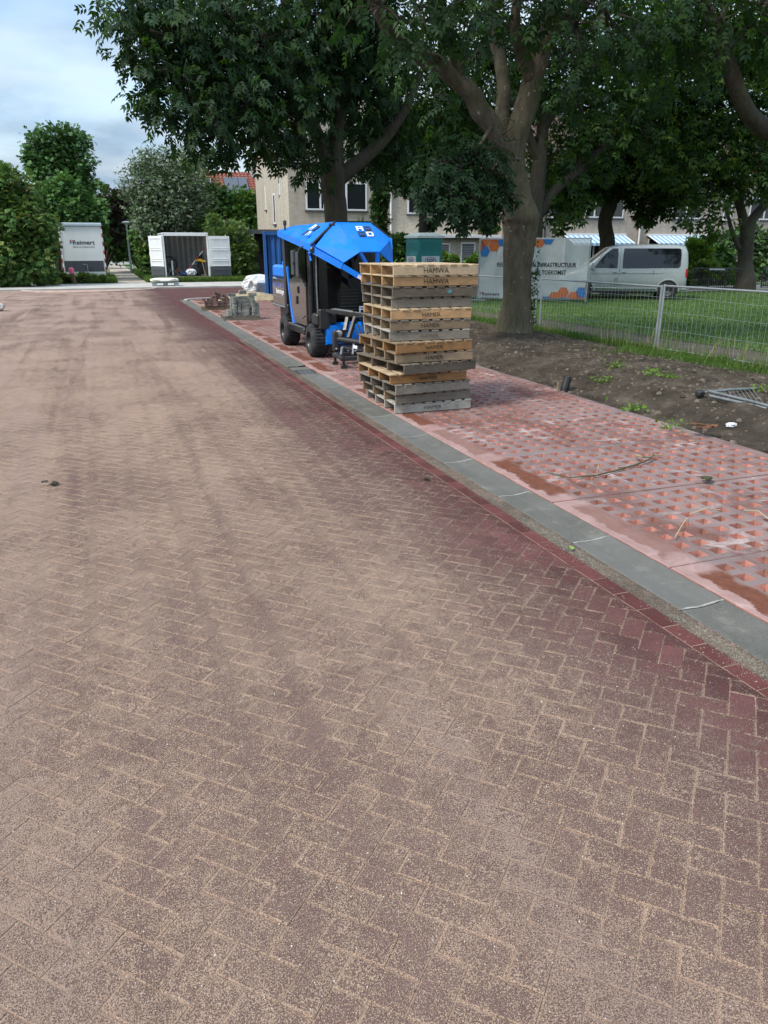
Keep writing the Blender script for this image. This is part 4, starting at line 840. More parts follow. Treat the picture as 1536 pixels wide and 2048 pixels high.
# things stored inside
def XY(x, y, z=0): return Vector((X0+x, Y0+y, Z0+.11+z))
bi = thing('barrier_board', 'red and white striped barrier board leaning inside the white container', 'barrier board')
a_, b_ = XY(1.30, .35, .35), XY(2.36, .55, 1.55)
for k in range(5):
    mb = MB(); mb.bar(a_.lerp(b_, k/5), a_.lerp(b_, (k+1)/5), .03, .16, (0, 1, 0)); mb.build('stripe', mat('barrier_red', (.42, .04, .035), .5, .15) if k % 2 == 0 else M_cw, bi)
mb = MB(); mb.lathe([(.40, -.03), (.44, 0), (.40, .03), (.36, 0), (.40, -.03)], tuple(XY(.30, .5, .62)), 'Y', 20)
wst = thing('cable_reel', 'black ring shaped cable reel standing in the white container', 'cable reel')
mb.build('rim', M_hose, wst); mb = MB()
for k in range(6): a = k*PI/3; mb.bar(XY(.30, .5, .62), XY(.30, .5, .62)+Vector((.38*math.cos(a), 0, .38*math.sin(a))), .025)
mb.build('spokes', M_hose, wst); mb = MB(); mb.bar(XY(.06, .5, .01), XY(.30, .5, .62), .03); mb.bar(XY(.54, .5, .01), XY(.30, .5, .62), .03); mb.build('stand', M_hose, wst)
ps = thing('sign_stand', 'white post on a low tripod foot inside the white container', 'sign stand'); mb = MB(); mb.b2(tuple(XY(.40, .25, .02)), tuple(XY(.46, .30, .82))); mb.build('post', M_cw, ps); mb = MB()
for dx in (-.28, .28): mb.bar(XY(.43, .27, .5), XY(.43+dx, .27, .06), .025); mb.bar(XY(.43+dx, .27, .06), XY(.43, .27, .03), .03)
mb.build('leg', M_steel, ps); mb = MB(); mb.b2(tuple(XY(.10, .2, 0)), tuple(XY(.85, .45, .05))); mb.build('foot', M_cg, ps)
mb = MB(); mb.b2(tuple(XY(.70, .9, 0)), tuple(XY(1.0, 1.2, .42)), .02); tag(mb.build('cardboard_box', mat('cardboard', (.27, .16, .09), .9, .2, 5)), 'brown box at the back left inside the white container', 'box')
crumpled('tarpaulin', 'dark blue tarpaulin bundle on the container floor', 'tarpaulin', XY(1.05, .45, 0), (.5, .4, .28), mat('tarp_blue', (.03, .06, .16), .6, .2, 6), 8)
crumpled('sack', 'white filled sack in the mouth of the white container', 'sack', XY(1.42, .25, 0), (.52, .45, .40), mat('sack_white', (.55, .57, .60), .6, .15, 6), 9, .09)
tb = thing('rubber_tub', 'black rubber tub standing next to the white sack in the container', 'tub'); mb = MB(); mb.lathe([(.001, 0), (.15, 0), (.19, .20), (.21, .42), (.20, .43), (.18, .41), (.14, .04), (.001, .04)], tuple(XY(1.85, .45, 0)), 'Z', 20); mb.build('body', M_hose, tb); mb = MB(); mb.tube([XY(1.64, .45, .40), XY(1.64, .45, .52), XY(1.85, .45, .55), XY(2.06, .45, .52), XY(2.06, .45, .40)], .012, 6); mb.build('handle', M_hose, tb)
cp = thing('plate_compactor', 'yellow topped plate compactor with wooden handle inside the container', 'compactor')
mb = MB(); mb.prism([XY(1.65, .3, .82), XY(2.25, .3, .72), XY(2.28, .3, .80), XY(1.95, .3, .92)], (0, .35, 0)); mb.build('cover', mat('compactor_yellow', (.55, .33, .02), .5, .15), cp)
mb = MB(); mb.b2(tuple(XY(1.85, .4, .10)), tuple(XY(2.2, .7, .75)), .04); mb.b2(tuple(XY(1.9, .6, .75)), tuple(XY(2.15, .8, 1.15)), .04); mb.build('engine', M_hose, cp); mb = MB(); mb.bar(XY(2.05, .2, .78), XY(2.18, .15, .02), .035); mb.build('handle', WD['tan'], cp); mb = MB(); mb.b2(tuple(XY(1.75, .35, .0)), tuple(XY(2.3, .85, .10)), .02); mb.build('base_plate', M_steel, cp)
# flat pallet with a white sack
p2 = thing('grey_pallet', 'low bluish grey pallet lying on the pale pavement', 'pallet', (2.40, 39.2, .07), R(-4))
M_pbl = mat('bluish_wood', (.26, .30, .32), .85, .2, 8)
for k in range(3): mb = MB(); mb.b2((.0+k*.52, 0, 0), (.22+k*.52, .9, .14), .01); mb.build('runner', M_pbl, p2)
mb = MB(); mb.b2((-.02, -.01, .14), (1.28, .92, .18), .008); mb.build('deck', M_pbl, p2)
crumpled('flat_sack', 'flat pale sack draped over the low pallet on the pavement', 'sack', (3.03, 39.55, .25), (1.32, .98, .20), mat('pale_sack', (.62, .63, .56), .7, .12, 6), 12, .05)

# ---- site trailer
tr_ = thing('site_trailer', 'white mobile site trailer with Reimert lettering and dark grey base band', 'trailer', (-1.72, 46.0, 0)); tw, tl, z0, z1 = 2.13, 5.0, .50, 2.94
M_tw = mat('trailer_white', (.68, .72, .73), .45, .04, 1.5, dirt=(.5, .5, .48), dirt_amt=.2); M_tg = mat('trailer_grey', (.055, .065, .08), .5, .1); M_tr = mat('trailer_roof', (.42, .52, .58), .5, .05)
mb = MB(); mb.b2((0, 0, z0), (tw, tl, z1), .02); mb.build('body', M_tw, tr_)
mb = MB(); mb.b2((.06, -.012, z0+.10), (tw-.06, .01, z0+.66)); mb.build('base_band', M_tg, tr_)
mb = MB(); mb.b2((-.06, -.08, z1), (tw+.06, tl+.08, z1+.17), .03); mb.build('roof', M_tr, tr_)
mb = MB(); mb.b2((.0, -.02, z0-.14), (tw, tl, z0), .01); mb.b2((.2, -.0, .2), (tw-.2, .3, z0-.14), .01); mb.build('chassis', mat('galvanised', (.36, .39, .40), .5, .15, 6, metal=.5), tr_)
for sx in (0, 1):
    for k in range(11):
        mb = MB(); x = -.05 if sx == 0 else tw+.002; mb.prism([(x, -.03, z0+.12+k*.22), (x+.05, -.03, z0+.08+k*.22), (x+.05, -.03, z0+.30+k*.22), (x, -.03, z0+.34+k*.22)], (0, .02, 0)); mb.build('warning_stripe', mat('stripe_red', (.36, .03, .04), .5, .1) if k % 2 == 0 else M_wht, tr_)
mb = MB(); mb.tube([(tw*.57, -.08, .42), (tw*.57, -.08, .95), (tw*.50, -.08, .98), (tw*.47, -.08, .97)], .022, 8); mb.b2((tw*.53, -.12, .36), (tw*.61, -.03, .46), .01); mb.build('drawbar_jack', M_steel, tr_)
wheel(tr_, (.15, 2.4, .33), .33, .2); wheel(tr_, (tw-.15, 2.4, .33), .33, .2)
M_tk = mat('logo_black', (.015, .02, .03), .5); M_lr = mat('logo_red', (.62, .06, .05), .5); M_lb = mat('logo_blue', (.03, .18, .52), .5); M_lg = mat('logo_grey', (.12, .13, .14), .6)
def reimert(parent, M, s, sub=True):
    text_obj('Reimert', s, M_tk, parent, M @ Matrix.Translation((.20*s, 0, .001)), bold=s*.016, width=1.08)
    mb = MB(); x = -2.0*s
    for pts, k in (([(x-.02*s, .02*s), (x+.12*s, .52*s), (x+.34*s, .32*s)], 0), ([(x-.02*s, -.30*s), (x+.05*s, .0), (x+.36*s, .28*s), (x+.42*s, .12*s)], 1)):
        mb.mi = k; mb.add([M @ Vector((a, b_, .001)) for a, b_ in pts], [tuple(range(len(pts)))])
    mb.build('emblem', [M_lr, M_lb], parent)
    if sub: text_obj('Bouw en infrastructuur', s*.40, M_lg, parent, M @ Matrix.Translation((.22*s, -.68*s, .001)), bold=s*.004, width=.92)
reimert(tr_, frame((tw*.515, -.006, z0+1.60), (1, 0, 0), (0, 0, 1)), .32)
# ---- wooden post with pink top, street lamp, far barrier
po = thing('marker_post', 'short tree stump post with bright pink painted top by the pavement', 'post', tuple(G(148, 571)+Vector((0, 0, .05))))
mb = MB(); mb.tube([(.06, 0, -.05), (.02, 0, .30), (-.02, 0, .55)], [.13, .10, .10], 10); mb.build('stump', mat('stump_bark', (.12, .075, .045), .95, .3, 10, bump=.5), po); mb = MB(); mb.lathe([(.11, .54), (.135, .60), (.13, .78), (.07, .83), (.001, .83)], (-.03, 0, 0), 'Z', 12); mb.build('painted_top', mat('pink_paint', (.75, .16, .24), .6, .1), po)
lpP = atY(264, 540, 60); lp = thing('street_lamp', 'slim grey street lamp with flat round head beside the side path', 'street lamp', (lpP.x-.05, 60, .05))
zt = atY(258, 446, 60).z
mb = MB(); mb.tube([(0, 0, 0), (0, 0, 1.0), (0, 0, zt-.3)], [.085, .075, .055], 10); mb.build('pole', mat('lamp_grey', (.30, .32, .33), .5, .1, metal=.4), lp); mb = MB(); mb.lathe([(.05, -.35), (.10, -.18), (.12, -.10), (.32, -.06), (.34, 0), (.20, .06), (.001, .09)], (0, 0, zt), 'Z', 18); mb.build('lamp_head', mat('lamp_cap', (.55, .58, .60), .4, .1), lp)
fb = thing('road_barrier', 'white road barrier with small notice board across the far path', 'barrier', (1.35, 72, .08))
for z in (.4, .8, 1.2): mb = MB(); mb.b2((-.5, -.02, z), (1.6, .02, z+.22)); mb.build('board', M_cw, fb)
for x in (-.45, 1.5): mb = MB(); mb.b2((x, -.05, 0), (x+.08, .05, 1.5)); mb.build('post', M_cw, fb)
mb = MB(); mb.b2((1.0, -.06, 1.3), (1.8, -.03, 2.1)); mb.build('notice', mat('notice_cream', (.55, .58, .46), .6, .1), fb)
cr = thing('parked_car', 'white car with orange marking parked far down the side path', 'car', (2.6, 84, .1))
mb = MB(); mb.prism([(-.85, 0, .35), (-.85, 0, .95), (-.75, 0, 1.0), (-.6, 0, 1.5), (.6, 0, 1.5), (.75, 0, 1.0), (.85, 0, .95), (.85, 0, .35)], (0, 4.2, 0)); mb.build('body', M_cw, cr); mb = MB(); mb.prism([(-.62, -.01, 1.02), (-.52, -.01, 1.42), (.52, -.01, 1.42), (.62, -.01, 1.02)], (0, -.01, 0)); mb.build('windscreen', M_gblk, cr); mb = MB(); mb.b2((-.84, -.02, .98), (.84, -.0, 1.04)); mb.b2((-.5, .5, 1.51), (.5, .8, 1.62)); mb.build('marking', mat('car_orange', (.7, .2, .05), .5), cr)
for x in (-.72, .72): wheel(cr, (x, .8, .32), .32, .2); wheel(cr, (x, 3.4, .32), .32, .2)

# ---- portable toilet
dx = thing('portable_toilet', 'teal green portable toilet with pale roof and name plates', 'portable toilet', (11.87, 28.4, .0), R(5)); s_ = 1.10; M_teal = mat('teal_plastic', (.012, .17, .165), .42, .1, 3); M_tl = mat('toilet_roof', (.52, .58, .55), .6, .1, 6)
mb = MB(); mb.b2((0, 0, .1), (s_, s_, 2.22), .05); mb.build('cabin', M_teal, dx)
mb = MB(); mb.b2((.04, -.018, .18), (s_-.04, .01, 1.62), .02); mb.build('front_panel', M_teal, dx); mb = MB(); mb.b2((-.018, .04, .18), (.01, s_-.04, 1.62), .02); mb.build('side_panel', M_teal, dx)
mb = MB()
for k in range(5): mb.b2((-.02, .16, 1.78+k*.06), (.0, s_-.16, 1.80+k*.06)); mb.b2((.16, -.015, 1.78+k*.06), (s_-.16, .0, 1.80+k*.06))
mb.build('vent_slat', M_teal, dx)
mb = MB(); mb.add([(-.05, -.05, 2.20), (s_+.05, -.05, 2.20), (s_+.05, s_+.05, 2.20), (-.05, s_+.05, 2.20), (-.05, -.05, 2.28), (s_+.05, -.05, 2.28), (s_+.05, s_+.05, 2.28), (-.05, s_+.05, 2.28), (.25, .25, 2.40), (s_-.25, .25, 2.40), (s_-.25, s_-.25, 2.40), (.25, s_-.25, 2.40)], [(0, 1, 5, 4), (1, 2, 6, 5), (2, 3, 7, 6), (3, 0, 4, 7), (4, 5, 9, 8), (5, 6, 10, 9), (6, 7, 11, 10), (7, 4, 8, 11), (8, 9, 10, 11), (3, 2, 1, 0)]); mb.build('roof', M_tl, dx)
mb = MB(); mb.cyl((s_-.1, s_-.2, 2.25), (s_-.1, s_-.2, 2.52), .05, 10); mb.build('vent_pipe', M_hose, dx)
M_plate = mat('plate_silver', (.50, .53, .54), .6, .08); M_navy = mat('plate_navy', (.02, .03, .10), .6)
for (Mx, w_2, zc) in ((frame((s_*.5, -.02, 1.30), (1, 0, 0), (0, 0, 1)), .80, 0), (frame((-.02, s_*.5, 1.30), (0, -1, 0), (0, 0, 1)), .80, 0)):
    mb = MB(); mb.add([Mx @ Vector((a*w_2/2, b_*.23, .002)) for a, b_ in ((-1, -1), (1, -1), (1, 1), (-1, 1))], [(0, 1, 2, 3)]); npl = mb.build('name_plate', M_plate, dx)
    mb = MB(); n_ = 24; vs = [Mx @ Vector((rx*math.cos(i*2*PI/n_), .06+ry*math.sin(i*2*PI/n_), .004)) for (rx, ry) in ((.25, .135), (.225, .115)) for i in range(n_)]; mb.add(vs, [(i, (i+1) % n_, n_+(i+1) % n_, n_+i) for i in range(n_)]); mb.build('oval', M_navy, npl)
    text_obj('DIXI', .165, M_navy, npl, Mx @ Matrix.Translation((0, .06, .004)), .006, 1.05); scribble(npl, Mx @ Matrix.Translation((0, -.16, .004)), .62, .06, M_navy, 11)
# ================================================================== houses
def brickwall(name, a, b_, mort):
    m, t, b, o = nodes_of(name); v = tex_coord(t, 'Object')
    g = t.nodes.new('ShaderNodeNewGeometry'); sx = t.nodes.new('ShaderNodeSeparateXYZ'); t.links.new(v, sx.inputs[0]); nx = t.nodes.new('ShaderNodeSeparateXYZ'); t.links.new(g.outputs['Normal'], nx.inputs[0])
    u = math_(t, 'ADD', sx.outputs['X'], sx.outputs['Y']); cb = t.nodes.new('ShaderNodeCombineXYZ'); t.links.new(u, cb.inputs[0]); t.links.new(sx.outputs['Z'], cb.inputs[1])
    bt = t.nodes.new('ShaderNodeTexBrick'); t.links.new(cb.outputs[0], bt.inputs['Vector']); bt.inputs['Scale'].default_value = 1.0; bt.inputs['Brick Width'].default_value = .21; bt.inputs['Row Height'].default_value = .0625; bt.inputs['Mortar Size'].default_value = .009
    bt.inputs['Color1'].default_value = a+(1,); bt.inputs['Color2'].default_value = b_+(1,); bt.inputs['Mortar'].default_value = mort+(1,)
    c = mixrgb(t, ramp(t, noise(t, v, .45, 7, .65), [(.38, 0.0), (.72, .55)]), bt.outputs['Color'], tuple(x*.62 for x in a))
    c = mixrgb(t, ramp(t, noise(t, tex_coord(t, 'Object', (2.5, 2.5, .25)), 1.2, 5, .6), [(.5, 0), (.75, .35)]), c, (.14, .13, .11))
    t.links.new(c, b.inputs['Base Color']); b.inputs['Roughness'].default_value = .93; b.inputs['Specular IOR Level'].default_value = .2; bump_(t, b, bt.outputs['Fac'], -.3, .01); return m
M_bw = brickwall('pale_brick', (.58, .52, .43), (.44, .39, .31), (.33, .31, .27))
M_bp = brickwall('rosy_brick', (.57, .48, .40), (.46, .38, .315), (.37, .335, .295))
M_fr = mat('white_frame', (.74, .75, .75), .5, .04, 4); M_win = glass('window_glass', (.018, .022, .026), .05); M_slate = mat('dark_slate', (.06, .065, .075), .7, .2, 5); M_tile = mat('red_roof_tile', (.20, .065, .045), .8, .3, 6, bump=.3, rnd=.1); M_trim = mat('dark_trim', (.05, .055, .06), .6)
FY = 44.0
def fx(px, y=420): return atY(px, y, FY).x
def fz(px, py): return atY(px, py, FY).z
def window(parent, x0, x1, z0, z1, Y=FY, mull=(), face='Y', X=None, sill=True, blind=None):
    """frame with glass panes set into a shallow reveal; face Y looks to -Y, face X looks to -X"""
    def P(u, d, z): return (u, Y+d, z) if face == 'Y' else (X+d, u, z)
    def bx_(mb, u0, u1, d0, d1, za, zb): a, b_ = P(u0, d0, za), P(u1, d1, zb); mb.b2(tuple(min(p, q) for p, q in zip(a, b_)), tuple(max(p, q) for p, q in zip(a, b_)))
    mb = MB(); w = .09; bx_(mb, x0, x1, -.03, .04, z0, z0+w); bx_(mb, x0, x1, -.03, .04, z1-w, z1); bx_(mb, x0, x0+w, -.03, .04, z0+w, z1-w); bx_(mb, x1-w, x1, -.03, .04, z0+w, z1-w)
    for q in mull: bx_(mb, q-w*.6, q+w*.6, -.028, .04, z0+w, z1-w)
    wo = mb.build('window', M_fr, parent)
    ed = [x0+w]+[q for q in mull]+[x1-w]
    for a, b_ in zip(ed[:-1], ed[1:]):
        mb = MB(); bx_(mb, a, b_, -.006, .02, z0+w, z1-w); mb.build('pane', M_win, wo)
    if sill: mb = MB(); bx_(mb, x0-.06, x1+.06, -.09, .02, z0-.09, z0-.01); mb.build('sill', M_slate, wo)
    if blind: mb = MB(); [bx_(mb, x0+w, x1-w, -.012, -.007, z0+w+blind+k*.10, z0+w+blind+k*.10+.055) for k in range(int((z1-z0-2*w-blind)/.10))]; mb.build('blind', mat('blind_grey', (.28, .29, .30), .7), wo)
    return wo
HX = fx(578); 
h1 = thing('corner_house', 'pale brick corner house with tall blank side wall and roof terrace', 'house'); xe = fx(779)
mb = MB(); mb.b2((HX, FY, -.1), (xe, FY+2.6, 6.05)); mb.build('front_wall', M_bw, h1)
sw_ = [(HX-.004, FY+2.3, -.1), (HX-.004, FY+9.2, -.1), (HX-.004, FY+9.2, 6.5), (HX-.004, FY+4.3, 9.6), (HX-.004, FY+2.3, 9.9)]
mb = MB(); mb.prism(sw_, (xe-HX, 0, 0)); mb.build('side_wall', M_bw, h1)
mb = MB(); mb.prism([(HX-.12, FY+9.35, 6.45), (HX-.12, FY+4.3, 9.70), (HX-.12, FY+4.3, 9.88), (HX-.12, FY+9.35, 6.62)], (xe-HX+.1, 0, 0)); mb.build('roof', M_tile, h1)
mb = MB(); mb.b2((HX-.03, FY-.03, 6.05), (xe+.0, FY+2.25, 6.17)); mb.build('coping', M_slate, h1)
mb = MB()
for z in (6.32, 6.48, 6.62): mb.tube([(HX+.05, FY+2.2, z), (HX+.05, FY+.3, z), (HX+.25, FY+.08, z), (xe-.1, FY+.08, z)], .025, 6)
for k in range(6): mb.cyl((HX+.25+k*(xe-HX-.4)/5, FY+.08, 6.17), (HX+.25+k*(xe-HX-.4)/5, FY+.08, 6.62), .02, 6)
mb.build('railing', mat('rail_grey', (.42, .44, .45), .5, .1, metal=.3), h1)
window(h1, fx(588), fx(640), 6.3, 8.3, FY+2.3, (), sill=False); h1w = h1.children[-1]
z0_, z1_ = fz(612, 420), fz(612, 362); window(h1, fx(612), fx(650), z0_, z1_, mull=(fx(641),)); window(h1, fx(672), fx(734), z0_, z1_, mull=(fx(693),))
window(h1, FY+3.4, FY+4.0, 3.2, 4.9, face='X', X=HX-.006); a_ = atX(535, 372, HX); b_ = atX(535, 419, HX); 
window(h1, FY+2.0, FY+2.25, 4.75, 5.35, face='X', X=HX-.003, sill=False); mb = MB(); mb.b2((HX-.012, FY+2.26, 4.6), (HX+.01, FY+2.42, 6.9)); mb.build('rain_slot', M_slate, h1)
window(h1, FY+6.0, FY+6.22, b_.z, a_.z, face='X', X=HX-.006)
# dark carport against the side wall
ca = thing('carport', 'black timber carport attached to the side of the corner house', 'carport'); cx0 = atY(487, 470, 48).x
M_cbk = mat('black_timber', (.014, .015, .017), .7, .2, 5)
mb = MB(); mb.b2((cx0, 46.6, 2.62), (HX-.03, 53, 2.86)); mb.build('roof', mat('roof_edge_grey', (.07, .08, .09), .6), ca); mb = MB(); mb.b2((cx0+.05, 52.8, 0), (HX-.03, 52.95, 2.62)); mb.build('back_wall', M_cbk, ca); mb = MB(); mb.b2((cx0+.05, 48.0, 0), (cx0+.15, 52.8, 2.62)); mb.build('side_wall', M_cbk, ca)
mb = MB(); mb.b2((HX-.10, 46.8, 0), (HX-.03, 52.8, 2.62)); mb.build('inner_wall', M_cbk, ca)
mb = MB(); mb.b2((cx0+.05, 46.75, 0), (cx0+.17, 46.87, 2.62)); mb.build('post', M_cbk, ca)
mb = MB(); mb.b2((cx0+.15, 48.2, 0), (cx0+1.35, 48.25, 2.5)); mb.build('door', M_cbk, ca)
# second house
h2 = thing('middle_house', 'pale brick terraced house with white porch canopy behind the toilet', 'house'); x0, x1 = fx(781), fx(958)
mb = MB(); mb.b2((x0, FY+.02, -.1), (x1, FY+8, 6.3)); mb.build('wall', M_bw, h2)
def pantile(name, parent, x0, x1, y0, z0, y1, z1, m_, rows=None, pitch=.28):
    nx = int((x1-x0)/pitch*6); L = math.hypot(y1-y0, z1-z0); rows = rows or int(L/.33); mb = MB(); vs = []
    for r in range(rows):
        for e in (0, 1):
            s0 = (r+e*1.08)/rows; lift = .05 if e == 0 else .0
            for i in range(nx+1): u = i/nx; vs.append((x0+(x1-x0)*u, y0+(y1-y0)*s0, z0+(z1-z0)*s0+lift+.035*math.sin(u*(x1-x0)/pitch*2*PI)))
    n = nx+1; fs = [((2*r)*n+i, (2*r)*n+i+1, (2*r+1)*n+i+1, (2*r+1)*n+i) for r in range(rows) for i in range(nx)]
    fs += [((2*r-1)*n+i, (2*r-1)*n+i+1, (2*r)*n+i+1, (2*r)*n+i) for r in range(1, rows) for i in range(nx)]
    mb.add(vs, fs); return mb.build(name, m_, parent)
M_dtile = mat('dark_roof_tile', (.075, .05, .042), .8, .3, 6)
pantile('roof', h2, x0, x1+3, FY-.2, 6.25, FY+4, 10, M_dtile)
z0_, z1_ = fz(880, 429), fz(880, 393); window(h2, fx(815), fx(945), z0_, z1_, FY+.02, mull=(fx(850), fx(880), fx(905)))
mb = MB(); mb.cyl((x0-.0, FY-.06, 0), (x0, FY-.06, 6.2), .06, 8); mb.build('downpipe', M_fr, h2)
py0, zt_ = 42.7, atY(900, 470, 42.5).z; pxa, pxb = atY(809, 470, 42.5).x, atY(1002, 470, 42.5).x
mb = MB(); mb.b2((pxa, 42.4, zt_-.16), (pxb, FY, zt_+.02), .01); mb.build('porch_canopy', M_fr, h2)
mb = MB(); mb.b2((atY(840, 500, py0).x, py0, -.1), (pxb-.2, FY, zt_-.2)); mb.build('porch_wall', M_bw, h2)
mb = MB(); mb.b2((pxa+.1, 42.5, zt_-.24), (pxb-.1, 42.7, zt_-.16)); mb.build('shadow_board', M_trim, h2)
window(h2, atY(872, 500, py0).x, atY(900, 500, py0).x, .3, zt_-.45, py0-.01, blind=.5, sill=False); window(h2, atY(921, 500, py0).x, atY(950, 500, py0).x, .2, zt_-.40, py0-.01, blind=.6, sill=False)
# tile hung bay between the houses
bay = thing('tiled_bay', 'red pantiled sloping bay between two pale brick houses', 'roof bay'); pantile('tiles', bay, fx(951), fx(1005), FY+.3, 1.9, FY+2.2, 7.4, M_tile)
mb = MB(); mb.b2((fx(952), FY+2.3, 0), (fx(1004), FY+4, 7.2)); mb.build('back_wall', M_bw, bay)
# third and fourth houses
for (nm, lab, xa, xb, wins, aw, pipe, dorm) in (
    ('terraced_house', 'rosy brick terraced house behind the silver van', 1006, 1281, [(1171, 1248, 382, 436, (1190, 1216)), (1098, 1120, 395, 436, ())], (1130, 1255), 1092, (1225, 1262)),
    ('end_house', 'rosy brick terraced house with wide striped awning and shrubs in front', 1282, 1600, [(1345, 1403, 390, 438, (1374,)), (1448, 1464, 405, 441, ()), (1500, 1560, 395, 440, (1530,))], (1300, 1422), 1283, (1380, 1420))):
    h = thing(nm, lab, 'house'); x0, x1 = fx(xa), fx(xb)
    mb = MB(); mb.b2((x0, FY+.03, -.1), (x1, FY+8, 6.6)); mb.build('wall', M_bp, h); pantile('roof', h, x0, x1, FY-.35, 6.55, FY+4, 10.2, M_dtile)
    mb = MB(); mb.b2((x0, FY-.45, 6.4), (x1, FY-.30, 6.55)); mb.build('roof_gutter', M_fr, h)
    for (a, b_, ya, yb, mu) in wins: window(h, fx(a), fx(b_), fz((a+b_)/2, yb), fz((a+b_)/2, ya), FY+.03, mull=tuple(fx(q) for q in mu))
    mb = MB(); mb.cyl((fx(pipe), FY-.05, 0), (fx(pipe), FY-.05, 6.5), .06, 8); mb.build('downpipe', M_fr if pipe > 1200 else M_trim, h)
    mb = MB(); mb.b2((fx(dorm[0]), FY-.1, 6.7), (fx(dorm[1]), FY+1.5, 8.3)); mb.build('dormer', M_slate, h); window(h, fx(dorm[0])+.2, fx(dorm[1])-.2, 7.0, 8.0, FY-.12, sill=False)
    a0, a1 = fx(aw[0]), fx(aw[1]); at_ = thing('striped_awning', 'blue and white striped awning over the ground floor of the '+('house behind the van' if xa < 1200 else 'end house'), 'awning', group='striped awnings'); ns = int((a1-a0)/.19); zA, zB = 2.62, 2.12
    for k in range(ns):
        xa_, xb_ = a0+(a1-a0)*k/ns, a0+(a1-a0)*(k+1)/ns; mb = MB(); mb.add([(xa_, FY-.04, zA), (xb_, FY-.04, zA), (xb_, FY-1.2, zB), (xa_, FY-1.2, zB), (xa_, FY-1.2, zB-.16), (xb_, FY-1.2, zB-.16)], [(0, 1, 2, 3), (3, 2, 5, 4)]); mb.build('stripe', mat('awning_blue', (.17, .38, .58), .8, .06) if k % 2 else mat('awning_white', (.62, .66, .70), .8, .05), at_)
    mb = MB(); mb.b2((a0-.05, FY-.10, zA-.02), (a1+.05, FY+.02, zA+.10)); mb.build('cassette', M_fr, at_)
    mb = MB(); mb.b2((a0+.1, FY-.015, .1), (a1-.1, FY+.01, 2.35)); mb.build('sliding_door', M_win, h)
    mb = MB(); [mb.b2((a0+.1+k*(a1-a0-.3)/4, FY-.04, .1), (a0+.2+k*(a1-a0-.3)/4, FY+.0, 2.4)) for k in range(5)]; mb.build('door_frame', M_fr, h)
# neighbour house with solar panels
nh = thing('far_house', 'red tiled house with solar panels behind the green hedge', 'house'); NY = 70
p0 = atY(395, 400, NY-3); p1 = atY(512, 345, NY+1)
pantile('roof', nh, p0.x-1, atY(520, 345, NY).x, NY-3, p0.z-.6, NY+1, p1.z, M_tile, pitch=.32)
mb = MB(); mb.b2((p0.x-.8, NY-2.6, 0), (p1.x+.6, NY+5, p0.z-.7)); mb.build('wall', M_bw, nh)
def on_roof(px, py):
    # intersection with the roof plane
    a = Vector((0, NY-3, p0.z-.6)); n_ = Vector((0, -(p1.z-p0.z+.6), 4)).normalized(); r = ray(px, py); o_ = Vector((0, 0, CAM_H)); t_ = (a-o_).dot(n_)/r.dot(n_); return o_+r*t_+n_*.12
for (a, b_, c_, d_) in (((447, 358), (474, 358), (478, 383), (451, 383)), ((475, 358), (492, 358), (498, 383), (479, 383)), ((440, 385), (478, 385), (480, 402), (444, 402)), ((480, 385), (499, 385), (502, 402), (482, 402))):
    mb = MB(); q = [on_roof(*p) for p in (d_, c_, b_, a)]; mb.prism(q, (0, -.03, .05)); mb.build('solar_panel', mat('solar_dark', (.085, .095, .12), .35, .1), nh)
q = [on_roof(*p) for p in ((407, 378), (425, 378), (421, 361), (405, 361))]; mb = MB(); mb.prism(q, (0, -.03, .06)); sk = mb.build('skylight', M_fr, nh); mb = MB(); c_ = sum(q, Vector())/4; mb.prism([c_+(p-c_)*.75+Vector((0, -.05, .07)) for p in q], (0, -.005, .01)); mb.build('pane', M_win, sk)
ch = atY(509, 345, NY+.5); mb = MB(); mb.b2((ch.x-.3, NY+.3, ch.z-.8), (ch.x+.15, NY+.8, ch.z+.75)); mb.build('chimney', mat('chimney_grey', (.38, .38, .37), .8), nh)
fr = thing('distant_house', 'far house with red roof peeping above the left hedge', 'house'); q = atY(30, 372, 75); pantile('roof', fr, q.x-3, atY(76, 372, 75).x, 74, q.z-1.5, 77, q.z+.3, M_tile, pitch=.4); mb = MB(); mb.b2((q.x-2.8, 74.4, 0), (atY(74, 372, 75).x, 80, q.z-1.5)); mb.build('wall', M_bw, fr)

# ================================================================== silver van
rw = G(1332, 600.3); best = None
for k in range(0, 90):
    u = Vector((-math.cos(R(k)), math.sin(R(k)), 0)); e_ = abs(proj(rw+u*3.05)[0]-1176)
    if k > 20 and (best is None or e_ < best[0]): best = (e_, u.copy())
u = Vector((-math.cos(R(31)), math.sin(R(31)), 0))
van = thing('silver_van', 'silver passenger van with dark tinted side windows parked beyond the lawn', 'van', tuple(rw+u*(3.05+.93)), math.atan2(-u.y, -u.x))
M_sil = mat('silver_paint', (.33, .36, .355), .30, .03, 2, metal=.15, spec=.5, coat=.4); M_tint = glass('tinted_glass', (.006, .007, .008), .04)
VL = 4.62; hw = .95
ST = [(0.0, .36, .62, .74, .62, .60), (.06, .30, .70, .86, .80, .72), (.30, .28, .86, 1.0, .90, .78), (.85, .30, 1.02, 1.12, .94, .82), (1.05, .30, 1.05, 1.26, .95, .84), (1.45, .30, 1.07, 1.60, .95, .82), (1.80, .30, 1.08, 1.86, .95, .78), (2.2, .30, 1.08, 1.93, .95, .76), (3.2, .30, 1.08, 1.955, .95, .76), (4.1, .30, 1.08, 1.94, .95, .76), (4.48, .32, 1.08, 1.90, .94, .76), (4.58, .36, 1.06, 1.70, .92, .78), (4.62, .40, 1.0, 1.30, .90, .82)]
